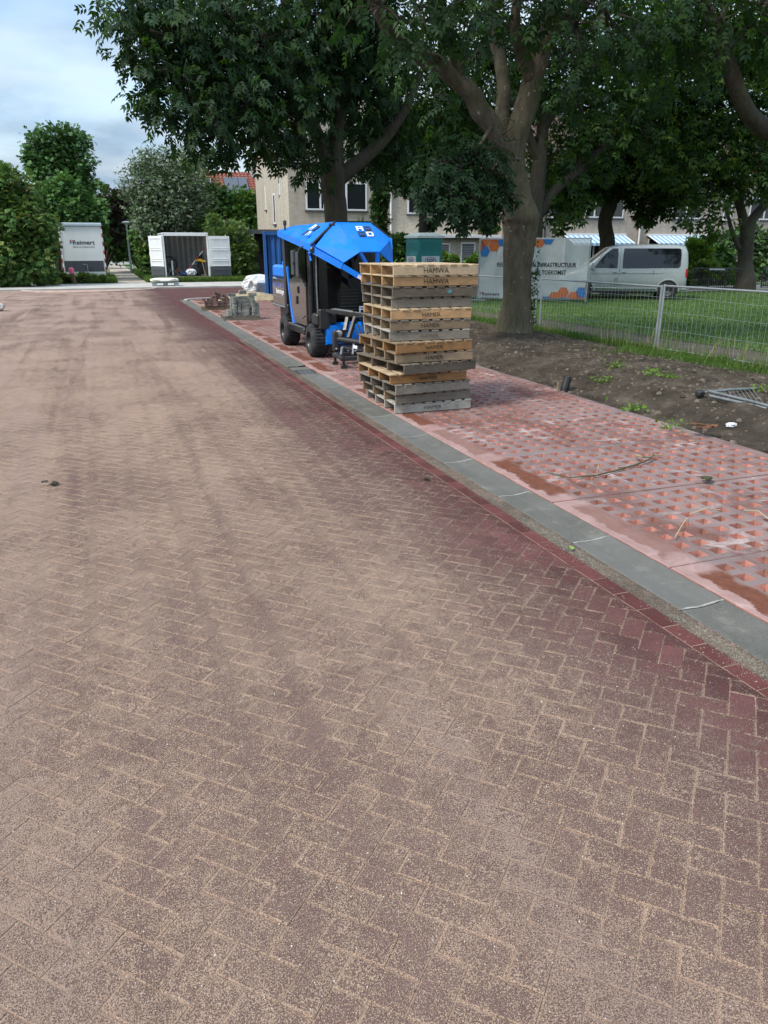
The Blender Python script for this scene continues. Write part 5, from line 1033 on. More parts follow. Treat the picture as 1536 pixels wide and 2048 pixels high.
def ring(s):
    x, zb, zm, zt, wm, wt = s; c = hw
    h = [(-wm*.93, zb), (-wm, zb+.12), (-wm*1.0, (zb+zm)/2), (-wm*.995, zm), (-(wm*.35+wt*.65), zm+(zt-zm)*.66), (-wt, zt-.05*(zt-zm)), (-wt*.86, zt), (0, zt+.02)]
    pts = h+[(-a, b_) for a, b_ in h[-2::-1]]; return [(x, c+a, b_) for a, b_ in pts]
mb = MB(); rs = [ring(s) for s in ST]; n = len(rs[0]); mb.add([p for r_ in rs for p in r_], [(i*n+j, (i+1)*n+j, (i+1)*n+j+1, i*n+j+1) for i in range(len(rs)-1) for j in range(n-1)]+[tuple(range(n)), tuple(range((len(rs)-1)*n, len(rs)*n))[::-1]])
smooth_by(mb.build('body', M_sil, van))
def side_pt(x, z, off=.012):
    for a, b_ in zip(ST[:-1], ST[1:]):
        if a[0] <= x <= b_[0]: k = (x-a[0])/(b_[0]-a[0]); s = [p+(q-p)*k for p, q in zip(a, b_)]; break
    x_, zb, zm, zt, wm, wt = s; pr = [(wm*.93, zb), (wm, zb+.12), (wm, (zb+zm)/2), (wm*.995, zm), (wm*.35+wt*.65, zm+(zt-zm)*.66), (wt, zt-.05*(zt-zm)), (wt*.86, zt)]
    for (a, za), (b_, zb_) in zip(pr[:-1], pr[1:]):
        if za <= z <= zb_: return Vector((x, hw-(a+(b_-a)*(z-za)/max(1e-6, zb_-za))-off, z))
    return Vector((x, hw-wt, z))
def side_poly(name, pts, m_, parent=van, off=.012):
    mb = MB(); q = [side_pt(x, z, off) for x, z in pts]; mb.add(q, [tuple(range(len(q)))]); o1 = mb.build(name, m_, parent)
    mb = MB(); mb.add([Vector((p.x, 2*hw-p.y, p.z)) for p in q[::-1]], [tuple(range(len(q)))]); mb.build(name, m_, parent)
side_poly('front_window', [(1.28, 1.14), (2.12, 1.12), (2.12, 1.60), (2.10, 1.82), (1.90, 1.82), (1.62, 1.60)], M_tint)
side_poly('rear_window', [(2.30, 1.12), (4.28, 1.14), (4.35, 1.20), (4.35, 1.60), (4.33, 1.78), (4.26, 1.82), (2.32, 1.82), (2.30, 1.60)], M_tint)
M_gap = mat('panel_gap', (.10, .105, .105), .6)
def seam(pts, w=.009): 
    mb = MB(); q = [side_pt(x, z, .004) for x, z in pts]; mb.tube(q, w, 4); return mb
for pts in ([(1.16, .45), (1.18, 1.1), (1.55, 1.60)], [(2.20, .38), (2.21, 1.08), (2.20, 1.86)], [(3.42, .9), (3.42, 1.06)], [(1.16, .92), (2.2, .93), (3.4, .94), (4.57, .94)], [(1.18, .40), (2.2, .38)]): seam(pts).build('door_seam', M_gap, van)
mb = seam([(1.1, .43), (2.2, .42), (3.6, .42)], .022); mb.build('side_strip', mat('chrome_strip', (.62, .64, .65), .25, .05, metal=.8), van)
for x in (2.04, 2.36): mb = MB(); p = side_pt(x, 1.0); mb.box((p.x, p.y-.02, 1.0), (.16, .04, .035), bev=.012); mb.build('door_handle', M_sil, van)
mb = MB(); p = side_pt(2.12, .62); mb.b2((2.06, p.y-.006, .50), (2.07, p.y+.01, .76)); mb.b2((2.15, p.y-.006, .50), (2.16, p.y+.01, .76)); mb.b2((2.06, p.y-.006, .76), (2.16, p.y+.01, .77)); mb.build('fuel_flap', M_gap, van)
q = [Vector((.93, y, 1.16)) for y in (.20, 1.70)]+[Vector((1.76, y, 1.83)) for y in (1.62, .28)]; mb = MB(); mb.add([p+Vector((-.03, 0, .025)) for p in q], [(0, 1, 2, 3)]); mb.build('windscreen', M_tint, van)
for wx in (.93, 3.98):
    mb = MB()
    for k in range(13): a0 = PI*k/12; 
    arc = [(wx+.40*math.cos(PI*k/14), .33+.40*math.sin(PI*k/14)) for k in range(15)]
    sp = [Vector((x, hw-.952-.004, max(z, .30))) for x, z in arc]
    mb.add(sp, [tuple(range(len(sp)))[::-1]]); mb.build('wheel_well', M_hose, van); mb = MB(); mb.add([Vector((p.x, 2*hw-p.y, p.z)) for p in sp], [tuple(range(len(sp)))]); mb.build('wheel_well', M_hose, van)
    mb = MB(); mb.tube([Vector((p.x, p.y-.004, p.z)) for p in sp], .03, 6); mb.build('wheel_arch', M_sil, van)
    for y in (.10, 2*hw-.10): wheel(van, (wx, y-.02 if y < 1 else y, .33), .33, .22, rim=M_steel).rotation_euler = (0, 0, PI/2)
mb = MB(); mb.b2((4.54, .02, .80), (4.63, .12, 1.12), .02); mb.b2((4.54, 2*hw-.12, .80), (4.63, 2*hw-.02, 1.12), .02); mb.build('tail_light', mat('tail_red', (.35, .01, .012), .3), van)
mb = MB(); mb.prism([(3.0, .03, .36), (4.72, .03, .36), (4.78, .03, .50), (4.40, .03, .50), (4.38, .03, .44)], (0, .0, 0)) if False else mb.b2((4.42, .02, .34), (4.67, 2*hw-.02, .50), .04); mb.build('rear_bumper', M_sil, van)
mb = MB(); mb.b2((-.02, .25, .40), (.06, 2*hw-.25, .62), .03); mb.build('grille', M_hose, van)
for y in (.14, 2*hw-.42): mb = MB(); mb.b2((.02, y, .66), (.22, y+.28, .84), .04); mb.build('headlight', M_lampg, van)
mb = MB(); mb.box((1.22, -.12, 1.20), (.12, .18, .24), bev=.03); mb.build('mirror', M_sil, van)
mb = MB(); mb.b2((.5, .15, .22), (4.4, 2*hw-.15, .36)); mb.b2((1.6, .2, .16), (2.6, .5, .25), .02); mb.build('underbody', M_hose, van)

# ================================================================== fences and banner
M_galv = mat('galvanised_tube', (.40, .43, .45), .42, .12, 10, metal=.65, dirt=(.25, .24, .22), dirt_amt=.3); M_wire = mat('galvanised_wire', (.36, .39, .41), .5, .1, metal=.5)
def fence_panel(label, a, b_, z0, z1, nv=None, hs=(.30, .58, .82), group='low mesh fence panels', r=.021, feet=True, wr=.0022, cat='fence panel'):
    a = Vector((a[0], a[1], 0)); b_ = Vector((b_[0], b_[1], 0)); L = (b_-a).length; rz = math.atan2((b_-a).y, (b_-a).x)
    f = thing('fence_panel', label, cat, tuple(a), rz, group); h = z1-z0
    for x in (0, L): mb = MB(); mb.cyl((x, 0, z0-.10), (x, 0, z1+.03), r, 10); mb.build('post', M_galv, f)
    for z in (z0, z1): mb = MB(); mb.cyl((0, 0, z), (L, 0, z), r*.85, 8); mb.build('rail', M_galv, f)
    nv = nv or int(L/.105); mb = MB()
    for k in range(1, nv):
        x = L*k/nv; mb.tube([(x, random.uniform(-.004, .004), z0), (x+random.gauss(0, .004), random.uniform(-.008, .008), (z0+z1)/2), (x, 0, z1)], wr, 4, False)
    for q in hs: mb.tube([(L*i/8, .004, z0+h*q+.012*math.sin(i*1.1)+random.gauss(0, .003)) for i in range(9)], wr*1.3, 4, False)
    mb.build('wire_mesh', M_wire, f)
    if feet:
        for x in (.0, ): mb = MB(); mb.box((x, 0, z0-.09), (.60, .22, .10), bev=.02); mb.build('foot', mat('fence_foot', (.20, .195, .18), .9, .2, 6), f)
    return f
PA = [G(945, 645), G(1068, 662)]; PB = [G(1078, 664), G(1308, 705)]; PC = [G(1313, 707), Vector((9.86, 7.3, 0))]
fence_panel('low wire mesh fence panel half hidden behind the thick tree trunk', (PA[0].x-.2, PA[0].y+1.6), PA[1][:2], .10, 1.17)
fence_panel('low wire mesh fence panel standing between the thick trunk and its neighbour', PB[0][:2], PB[1][:2], .10, 1.18)
fence_panel('low wire mesh fence panel on long grass above the loose tubes', PC[0][:2], PC[1][:2], .10, 1.20)
# loose frame lying on the soil
lf = thing('loose_fence_tubes', 'bundle of grey fence tubes and mesh lying on the bare soil', 'fence tubes')
zl = .22; tA, tB, tC = G(1400, 786, zl), G(1512, 777, zl), G(1545, 818, zl-.02)
for (a, b_) in ((tA, tB), (tA+Vector((.06, -.06, .03)), tC+(tC-tA)*.4), (tA+Vector((.02, -.14, -.01)), tC+(tC-tA)*.4+Vector((0, -.09, -.03)))): mb = MB(); mb.tube([a, (a+b_)/2+Vector((0, 0, .01)), b_], .017, 10); mb.build('tube', mat('weathered_tube', (.20, .22, .225), .5, .2, 10, metal=.5), lf)
mb = MB()
for k in range(1, 14): p = tA.lerp(tB, k/14); q_ = tA.lerp(tC, k/14); mb.tube([p, q_], .0022, 4, False)
mb.build('wire_mesh', M_wire, lf); mb = MB(); mb.box(tuple(tA+Vector((-.02, -.02, 0))), (.10, .08, .07), bev=.015); mb.build('end_clamp', M_blk, lf)
# banner fence
bA, bB = G(955, 603), Vector((16.05, 23.0, 0)); bf = fence_panel('tall mesh fence panel carrying the printed banner', bA[:2], bB[:2], .12, 2.15, hs=(.2, .4, .6, .8), group=None, r=.024, cat='fence panel')
L = (bB-bA).length; m, t, b, o = nodes_of('banner_mesh_fabric'); v = tex_coord(t, 'Object'); c = ramp(t, noise(t, v, 2, 4), [(.3, (.40, .45, .46)), (.7, (.50, .55, .56))]); t.links.new(c, b.inputs['Base Color']); b.inputs['Roughness'].default_value = .75
trn = t.nodes.new('ShaderNodeBsdfTransparent'); ms = t.nodes.new('ShaderNodeMixShader'); ms.inputs[0].default_value = .27; t.links.new(b.outputs[0], ms.inputs[1]); t.links.new(trn.outputs[0], ms.inputs[2]); t.links.new(ms.outputs[0], o.inputs[0]); M_ban = m
ban = thing('banner', 'grey contractor banner with orange and blue hexagons and infrastructure slogan', 'banner', tuple(bA), math.atan2((bB-bA).y, (bB-bA).x))
bz0, bz1 = .13, 2.14; mb = MB(); nx, nz = 24, 10
mb.add([(.03+(L-.06)*i/nx, -.034-.010*math.sin(i*1.1)*math.sin(j*.9), bz0+(bz1-bz0)*j/nz) for j in range(nz+1) for i in range(nx+1)], [(j*(nx+1)+i, j*(nx+1)+i+1, (j+1)*(nx+1)+i+1, (j+1)*(nx+1)+i) for j in range(nz) for i in range(nx)]); mb.build('fabric', M_ban, ban)
M_or = mat('hexagon_orange', (.42, .115, .035), .75, .1, 5); M_hb = mat('hexagon_blue', (.025, .135, .36), .75, .1, 5)
def bpt(px, py):   # banner local coordinates from a pixel on the banner plane
    n_ = Vector((-(bB-bA).y, (bB-bA).x, 0)).normalized(); r = ray(px, py); o_ = Vector((0, 0, CAM_H)); t_ = (bA-o_).dot(n_)/r.dot(n_); p = o_+r*t_; return (p-bA).dot((bB-bA).normalized()), p.z
def hexa(px, py, m_, rr=.20):
    cx, cz = bpt(px, py); n_ = 6; pts = [(cx+rr*math.cos(k*PI/3), cz+rr*math.sin(k*PI/3)) for k in range(6)]
    pts = [(min(max(x, .04), L-.04), min(max(z, bz0+.02), bz1-.02)) for x, z in pts]; mb = MB(); mb.add([(x, -.0475, z) for x, z in pts], [tuple(range(6))]); mb.build('hexagon', m_, ban)
for (x, y, m_) in ((970, 482, M_or), (988, 492, M_or), (969, 503, M_hb), (1006, 482, M_hb), (1079, 484, M_or), (1097, 478, M_hb), (959, 492, M_or), (989, 473, M_or), (1108, 594, M_or), (1126, 585, M_or), (1146, 594, M_or), (1162, 585, M_hb), (1181, 575, M_or), (1180, 596, M_hb), (1092, 603, M_hb), (1126, 605, M_hb), (1161, 604, M_or)): hexa(x, y, m_)
def btext(s, px, py, size, m_, bold, width): x, z = bpt(px, py); text_obj(s, size, m_, ban, frame((x, -.048, z), (1, 0, 0), (0, 0, 1)), bold, width)
btext('REIMERT BOUW EN INFRASTRUCTUUR', 1072, 530, .20, M_tk, .004, .78); btext('BOUWT AAN DE TOEKOMST', 1071, 545, .20, M_tk, .004, .80)
x, z = bpt(979, 588); reimert(ban, frame((x, -.048, z), (1, 0, 0), (0, 0, 1)), .18)

# ================================================================== benches, small things
def bench(label, c, rz, n=3):
    bn = thing('slatted_bench', label, 'bench', c, rz, 'slatted benches'); M_bs = mat('bench_steel', (.055, .05, .05), .55, .2, 8); L_ = .72*n
    prof_ = [(.0, .0), (.05, .18), (.16, .36), (.20, .50), (.10, .66), (.04, .80), (.08, .92)]
    for i in range(n+1): mb = MB(); mb.tube([(i*.72, y, z) for y, z in prof_], .035, 6); mb.build('frame', M_bs, bn)
    for i in range(n):
        for k in range(1, 8): mb = MB(); x = i*.72+k*.09; mb.tube([(x, y-.02, z) for y, z in prof_], .017, 5); mb.build('slat', M_bs, bn)
    for (y, z) in ((.08, .93), (.02, .10)): mb = MB(); mb.cyl((0, y, z), (L_, y, z), .03, 8); mb.build('rail', M_bs, bn)
    mb = MB(); mb.b2((L_*.32, .03, .86), (L_*.62, .06, .93)); mb.build('name_strip', M_plate, bn)
g1 = G(1381, 580); bench('dark curved slatted steel bench in front of the light green shrub', (g1.x, g1.y, .02), R(-38)); g2 = G(1522, 576); bench('dark slatted steel bench standing past the forked tree', (g2.x, g2.y, .02), R(-38), 2)
pb = G(1128, 770, .10); pp_ = thing('pipe_stub', 'short black plastic pipe stub sticking out of the soil', 'pipe', (pb.x, pb.y, float(soil_z(pb.x, pb.y))-.02), .4)
mb = MB(); mb.lathe([(.055, -.05), (.055, .22), (.047, .22), (.047, -.05)], (0, 0, 0), 'Z', 16); o_ = mb.build('pipe', M_hose, pp_); o_.rotation_euler = (0, R(22), 0); mb = MB(); mb.lathe([(.062, .06), (.062, .09), (.056, .09)], (0, 0, 0), 'Z', 16); mb.build('collar', M_hose, pp_).rotation_euler = (0, R(22), 0)
pk = MB(); pk.bar((0, 0, -.05), (.02, 0, .14), .022, .015); pp2 = G(1114, 772, .1); tag(pk.build('wooden_peg', WD['tan'], None, False, (pp2.x, pp2.y, float(soil_z(pp2.x, pp2.y)))), 'small splintered wooden peg in the soil beside the black pipe', 'peg')
lt = G(1463, 850, .09); crumpled('paper_litter', 'crumpled scrap of white paper lying on the bare soil', 'litter', (lt.x, lt.y, float(soil_z(lt.x, lt.y))), (.09, .05, .05), M_wht, 21, .3)
wsn = G(2, 622); crumpled('pale_stone', 'rounded pale stone lying at the roadside', 'stone', (wsn.x-.1, wsn.y, 0), (.42, .36, .24), mat('stone_white', (.55, .53, .48), .85, .15, 6), 22, .06)
# fallen branch on the slabs
fb_ = thing('fallen_branch', 'thin mossy fallen branch lying across the red slabs', 'branch'); M_twig = mat('mossy_twig', (.085, .075, .035), .9, .3, 20, bump=.3)
def S(px, py, z=.045): p = G(px, py, z); return p
mb = MB(); mb.tube([S(1095, 945, .03), S(1140, 955), S(1190, 951), S(1228, 942), S(1270, 930), S(1300, 918, .06), S(1308, 908, .07)], [.003, .005, .007, .008, .009, .008, .005], 7); mb.build('stem', M_twig, fb_)
mb = MB(); mb.tube([S(1195, 950), S(1196, 938, .10), S(1197, 929, .13)], [.008, .006, .003], 5); mb.tube([S(1302, 914, .06), S(1285, 914, .10), S(1268, 909, .05)], [.008, .010, .007], 6); mb.tube([S(1303, 910, .06), S(1325, 910, .05), S(1335, 912, .04)], [.008, .005, .002], 5); mb.build('side_twig', mat('barkless_twig', (.34, .27, .17), .8, .2, 15), fb_)
def leafpatch(name, label, px, py, z, s_, m_, n_=1, cat='leaf'):
    c = G(px, py, z); mb = MB()
    for k in range(n_):
        a = random.uniform(0, 6.28); r = s_*random.uniform(.6, 1); o_ = Vector((random.uniform(-s_, s_)*(n_ > 1), random.uniform(-s_, s_)*(n_ > 1), random.uniform(0, .02)*(n_ > 1)))
        P = [Vector((math.cos(a+q)*r*w_, math.sin(a+q)*r*w_, random.uniform(0, .02)))+o_ for q, w_ in ((0, 1), (.7, .7), (1.6, .5), (2.6, .7), (3.14, .8), (3.9, .6), (4.7, .5), (5.6, .8))]; mb.add(P, [tuple(range(8))])
    tag(mb.build(name, m_, None, False, tuple(c)), label, cat)
leafpatch('green_leaf', 'single fresh green leaf lying on the gutter edge', 1143, 1098, .016, .034, mat('leaf_fresh', (.22, .36, .05), .7, .1))
leafpatch('withered_leaves', 'dark withered leaf clump on the sandy road', 98, 969, .006, .05, mat('leaf_dead', (.035, .03, .018), .9, .2), 4); leafpatch('dried_leaves', 'dark curled leaf clump lying on the red slabs', 1411, 960, .045, .05, mat('leaf_olive', (.045, .05, .015), .9, .2), 6)
leafpatch('dead_leaf', 'small dark dead leaf on the road close to the gutter', 861, 960, .006, .04, mat('leaf_dead', (.03, .03, .02), .9), 2); leafpatch('brown_leaves', 'heap of brown dead leaves on the bare soil', 1405, 855, .12, .09, mat('leaf_brown', (.12, .055, .025), .9, .3), 9)
for i_, (a, b_) in enumerate((((1350, 1075), (1375, 1035)), ((1380, 1028), (1440, 1020)), ((1488, 1020), (1540, 1040)))):
    mb = MB(); A, B = S(*a), S(*b_); mb.tube([A, (A+B)/2+Vector((.03, .02, .02)), B], .0035, 5); tag(mb.build('dry_stalk', mat('straw', (.42, .34, .20), .9)), ('thin dry grass stalk curved over the nearest slab', 'straw stalk lying across the slab holes', 'thin twig lying on the slabs at the picture side')[i_] if i_ < 2 else 'thin straight twig lying on the red slabs', 'stalk')
# ================================================================== vegetation
def leafmat(name, col, trans, tw=.35, rough=.5):
    if name in MATS: return MATS[name]
    m, t, b, o = nodes_of(name); v = tex_coord(t, 'World'); c = ramp(t, noise(t, v, 2.3, 3), [(.3, tuple(x*.72 for x in col)), (.7, tuple(x*1.3 for x in col))])
    t.links.new(c, b.inputs['Base Color']); b.inputs['Roughness'].default_value = rough; b.inputs['Specular IOR Level'].default_value = .16
    tr = t.nodes.new('ShaderNodeBsdfTranslucent'); tr.inputs[0].default_value = trans+(1,); ms = t.nodes.new('ShaderNodeMixShader'); ms.inputs[0].default_value = tw
    t.links.new(b.outputs[0], ms.inputs[1]); t.links.new(tr.outputs[0], ms.inputs[2]); t.links.new(ms.outputs[0], o.inputs[0]); MATS[name] = m; return m
def bark(name, a, b_, moss=.35, pale=.4):
    m, t, b, o = nodes_of(name); v = tex_coord(t, 'World', (3, 3, .8)); w = tex_coord(t, 'World')
    g = noise(t, v, 3.5, 9, .7, .6); c = ramp(t, g, [(.3, a), (.7, b_)])
    c = mixrgb(t, ramp(t, noise(t, w, 1.3, 6, .65), [(.50, 0), (.70, moss)]), c, (.075, .085, .03)); c = mixrgb(t, ramp(t, noise(t, w, 11, 3, .6), [(.66, 0), (.72, pale)]), c, (.40, .40, .36))
    t.links.new(c, b.inputs['Base Color']); b.inputs['Roughness'].default_value = .92; b.inputs['Specular IOR Level'].default_value = .2
    bump_(t, b, math_(t, 'ADD', g, math_(t, 'MULTIPLY', noise(t, w, 26, 5, .7), .5)), .8, .05); MATS[name] = m; return m
M_bark = bark('grey_bark', (.060, .050, .034), (.165, .142, .10), .6, .6); M_bark2 = bark('shaded_bark', (.035, .030, .024), (.085, .073, .06), .45, .15)  # second bark is darker: deep shade under the crowns put into its colour
def spline(pts, rad, k=5):
    P = [np.array(p, float) for p in pts]; P = [P[0]*2-P[1]]+P+[P[-1]*2-P[-2]]; out = []; ro = []
    for i in range(1, len(P)-2):
        for s in range(k):
            t_ = s/k; a, b_, c, d = P[i-1:i+3]; out.append(.5*((2*b_)+(-a+c)*t_+(2*a-5*b_+4*c-d)*t_**2+(-a+3*b_-3*c+d)*t_**3)); ro.append(rad[i-1]+(rad[i]-rad[i-1])*t_)
    out.append(P[-2]); ro.append(rad[-1]); return out, ro
def limb(mb, pts, rad, n=10, wob=.06, seed=0, k=5, groove=0.0, cap=True):
    p, r = spline(pts, rad, k); base = len(mb.v); mb.tube(p, r, n, cap); rr = np.random.default_rng(seed); ph = rr.random(6)*6.28
    for i in range(len(p)):
        for j in range(n):
            q = base+i*n+j; a = 2*PI*j/n; f = 1+wob*(math.sin(2*a+ph[0]+i*.35)+.6*math.sin(3*a+ph[1]-i*.5)+.5*math.sin(5*a+ph[2]))+rr.normal(0, wob*.2)-groove*max(0, math.cos(a-ph[3]))**8
            mb.v[q] = tuple(p[i]+(np.array(mb.v[q])-p[i])*f)
KITE = np.array([(0, 0, 0), (.42, .5, .10), (1, 0, -.06), (.42, -.5, .10)])
def spray_template(n_pairs, L, l, w, droop=.25):
    T = []
    specs = [(1.0, 0.0)]+[((.3+.62*i/max(1, n_pairs-1)) if n_pairs > 1 else .6, s*R(52)) for i in range(n_pairs) for s in (-1, 1)]
    for f, a in specs:
        k = KITE*np.array([l, w, l]); c, s = math.cos(a), math.sin(a); q = np.stack([k[:, 0]*c-k[:, 1]*s, k[:, 0]*s+k[:, 1]*c, k[:, 2]-droop*k[:, 0]], 1); q[:, 0] += f*L if a else L*.92; q[:, 2] -= droop*(f*L)**1.0*.5; T.append(q)
    return np.concatenate(T)          # (leaflets*4, 3)
def place(T, pos, dirs, roll, scale):
    """instances of template T (x forward, z up) at pos along dirs"""
    d = dirs/np.linalg.norm(dirs, axis=1, keepdims=True); up = np.tile((0, 0, 1.), (len(d), 1)); side = np.cross(up, d); ln = np.linalg.norm(side, axis=1, keepdims=True); side = np.where(ln > 1e-3, side/np.maximum(ln, 1e-6), np.array([[1., 0, 0]])); up2 = np.cross(d, side)
    c, s = np.cos(roll)[:, None], np.sin(roll)[:, None]; y = side*c+up2*s; z = -side*s+up2*c; M = np.stack([d, y, z], 2)*scale[:, None, None]
    return np.einsum('nij,kj->nki', M, T)+pos[:, None, :]
def foliage(name, parent, blobs, n, T, mats, seed, sub=26, spread=.34, drop=.5, scale=(.75, 1.25), hollow=.45, twigs=None, wts=None, vis=None):
    rr = np.random.default_rng(seed); B = np.array([(b[0], b[1], b[2]) for b in blobs]); Rr = np.array([b[3] for b in blobs]); fl = np.array([b[4] if len(b) > 4 else .85 for b in blobs])
    per = np.maximum(3, (sub*Rr**2/np.mean(Rr**2)).astype(int)); bi = np.repeat(np.arange(len(B)), per); m = len(bi)
    v = rr.normal(size=(m, 3)); v /= np.linalg.norm(v, axis=1, keepdims=True); rad = Rr[bi]*(hollow+(1-hollow)*rr.random(m)**.6)
    C = B[bi]+v*rad[:, None]*np.stack([np.ones(m), np.ones(m), fl[bi]], 1)
    ci = rr.integers(0, m, n); off = np.clip(rr.normal(size=(n, 3)), -1.6, 1.6)*spread*np.minimum(1, Rr[bi[ci]])[:, None]; off[:, 2] *= .75; P = C[ci]+off
    out = P-B[bi[ci]]; out /= np.linalg.norm(out, axis=1, keepdims=True)+1e-6; D = out*.7+rr.normal(size=(n, 3))*.45; D[:, 2] -= drop
    V = place(T, P, D, rr.normal(0, .5, n), rr.uniform(scale[0], scale[1], n)); nl = len(T)//4
    mi = np.repeat(rr.choice(len(mats), n, p=wts), nl)
    o = obj(name, np_mesh(name, V.reshape(-1, 3), 4, mats, mi), parent); o['kind'] = 'stuff'
    if twigs is not None:
        for k in range(m):
            a = B[bi[k]]; b_ = C[k]; mid = (a+b_)/2+rr.normal(size=3)*.08*Rr[bi[k]]; twigs.tube([a, mid, b_], [.016+.012*Rr[bi[k]], .012, .005], 4, False)
    return o
def PX(lst, fl=.85): return [tuple(atY(x, y, Y))+(r, fl) for (x, y, Y, r) in lst]
def to_px(*a): return tuple(atY(*a))
ASH = spray_template(3, .26, .125, .055); ASHN = spray_template(3, .22, .105, .045); ASHF = spray_template(2, .30, .22, .10)
L_dk = leafmat('leaf_deep_green', (.020, .046, .018), (.030, .085, .010), .30, .6); L_md = leafmat('leaf_mid_green', (.030, .068, .016), (.06, .14, .010), .36, .6); L_yl = leafmat('leaf_yellow_green', (.055, .095, .016), (.11, .18, .014), .40, .55); L_gl = leafmat('leaf_glossy', (.026, .056, .026), (.03, .075, .014), .22, .5)
# ---- tree A: thick grey trunk on the verge
tA_ = thing('street_tree', 'thick grey trunked tree with a knobbly waist growing on the bare soil verge', 'tree', group='mature street trees')
mb = MB(); b0 = Vector((7.52, 13.05, 0)); P = lambda x, y, dY=0: to_px(x, y, 13.05+dY)
limb(mb, [(b0.x, b0.y, -.15), (b0.x, b0.y, .12), (b0.x+.0, b0.y, .45), P(1034, 600), P(1036, 530), P(1040, 470), P(1042, 435), P(1036, 398), P(1031, 350), P(1022, 310), P(1018, 285)], [.62, .44, .335, .285, .27, .30, .365, .25, .20, .205, .22], 26, .04, 3, 6, .10)
limb(mb, [P(1024, 350, .05), P(1001, 288), P(983, 250), P(960, 222), P(945, 190), P(912, 160), P(872, 125, -.2), P(838, 112, -.4), P(800, 86, -.6), P(770, 50, -.9), P(745, 0, -1.1), P(725, -80, -1.3)], [.13, .165, .165, .165, .16, .145, .13, .12, .10, .085, .07, .04], 14, .06, 5)
limb(mb, [P(1031, 356), P(1027, 312), P(1034, 272), P(1045, 235), P(1058, 190), P(1072, 140), P(1088, 90), P(1098, 40), P(1104, -30), P(1120, -140)], [.17, .20, .21, .205, .195, .18, .165, .15, .13, .11], 16, .05, 6)
limb(mb, [P(1012, 280, .25), P(1005, 230, .35), P(1008, 180, .6), P(1000, 120, .9), P(985, 50, 1.2), P(970, -60, 1.5)], [.15, .14, .13, .12, .10, .07], 10, .06, 7)
limb(mb, [P(1062, 160, -.05), P(1050, 120, -.1), P(1036, 85, -.2), P(1030, 40, -.4), P(1040, -40, -.6)], [.12, .12, .11, .09, .06], 10, .05, 8)
limb(mb, [P(1085, 95, 0), P(1140, 30, -.5), P(1200, -20, -1.0), P(1290, -60, -1.5)], [.13, .11, .09, .05], 8, .05, 9); limb(mb, [P(985, 250, -.1), P(960, 290, -.5), P(940, 330, -.8), P(925, 370, -1.0)], [.035, .028, .02, .012], 6, .05, 10); limb(mb, [P(925, 165, 0), P(890, 60, -.3), P(870, -20, -.6)], [.08, .06, .04], 7, .05, 11)
limb(mb, [P(1004, 268, -.2), P(1022, 255, -.35), P(1030, 243, -.35), P(1010, 238, -.3), P(996, 255, -.2)], [.02, .016, .012, .01, .008], 5, .05, 12); limb(mb, [P(1018, 300, -.25), P(1000, 292, -.4), P(990, 270, -.4)], [.018, .012, .008], 5, .05, 13)
tw = MB()
bl = PX([(925, 330, 12.2, .42), (960, 300, 12.3, .40), (895, 375, 12.0, .40), (985, 345, 12.3, .32), (945, 395, 12.0, .38), (985, 400, 12.2, .26), (880, 330, 12.3, .35), (965, 430, 12.1, .20), (915, 420, 12.0, .22), (860, 372, 12.2, .25)])
foliage('hanging_foliage', tA_, bl, 760, ASHN, [L_gl, L_dk], 31, 11, .20, .9, twigs=tw)
bl = PX([(830, 10, 12.0, .7), (760, 10, 11.5, .7), (910, 10, 12.4, .6), (890, -30, 12.0, .8), (985, 20, 12.8, .8), (1000, 110, 14.6, .6), (1040, -10, 12.4, .5), (1150, 50, 12.2, .8), (1120, 120, 13.4, .7), (1210, 20, 11.8, .9), (1190, 130, 12.6, .6), (950, 110, 14.6, .6), (1260, 80, 12.2, .6), (820, 110, 14.5, .55), (1150, 200, 13.8, .5), (1000, 200, 14.2, .5), (870, 190, 13.6, .5)])
bl += [(7.5+random.uniform(-5, 5), 13+random.uniform(-4.5, 4), random.uniform(7.6, 9.8), 1.3) for _ in range(10)]
foliage('crown', tA_, bl, 2700, ASH, [L_dk, L_md, L_gl], 32, 22, .34, .7, twigs=tw, wts=[.45, .3, .25])
smooth_by(mb.build('trunk', M_bark, tA_)); tag(tw.build('twigs', M_bark2, tA_), kind='stuff')
iv = rng.normal(size=(260, 3))*np.array([.03, .05, .5])+np.array([b0.x+.24, b0.y-.24, .95]); vv = place(KITE*np.array([.055, .045, .05]), iv, rng.normal(size=(260, 3))+np.array([0.3, -.6, -.5]), rng.normal(0, .6, 260), rng.uniform(.6, 1.2, 260)); oo = obj('ivy_leaves', np_mesh('ivy_leaves', vv.reshape(-1, 3), 4, [L_md]), tA_); oo['kind'] = 'stuff'
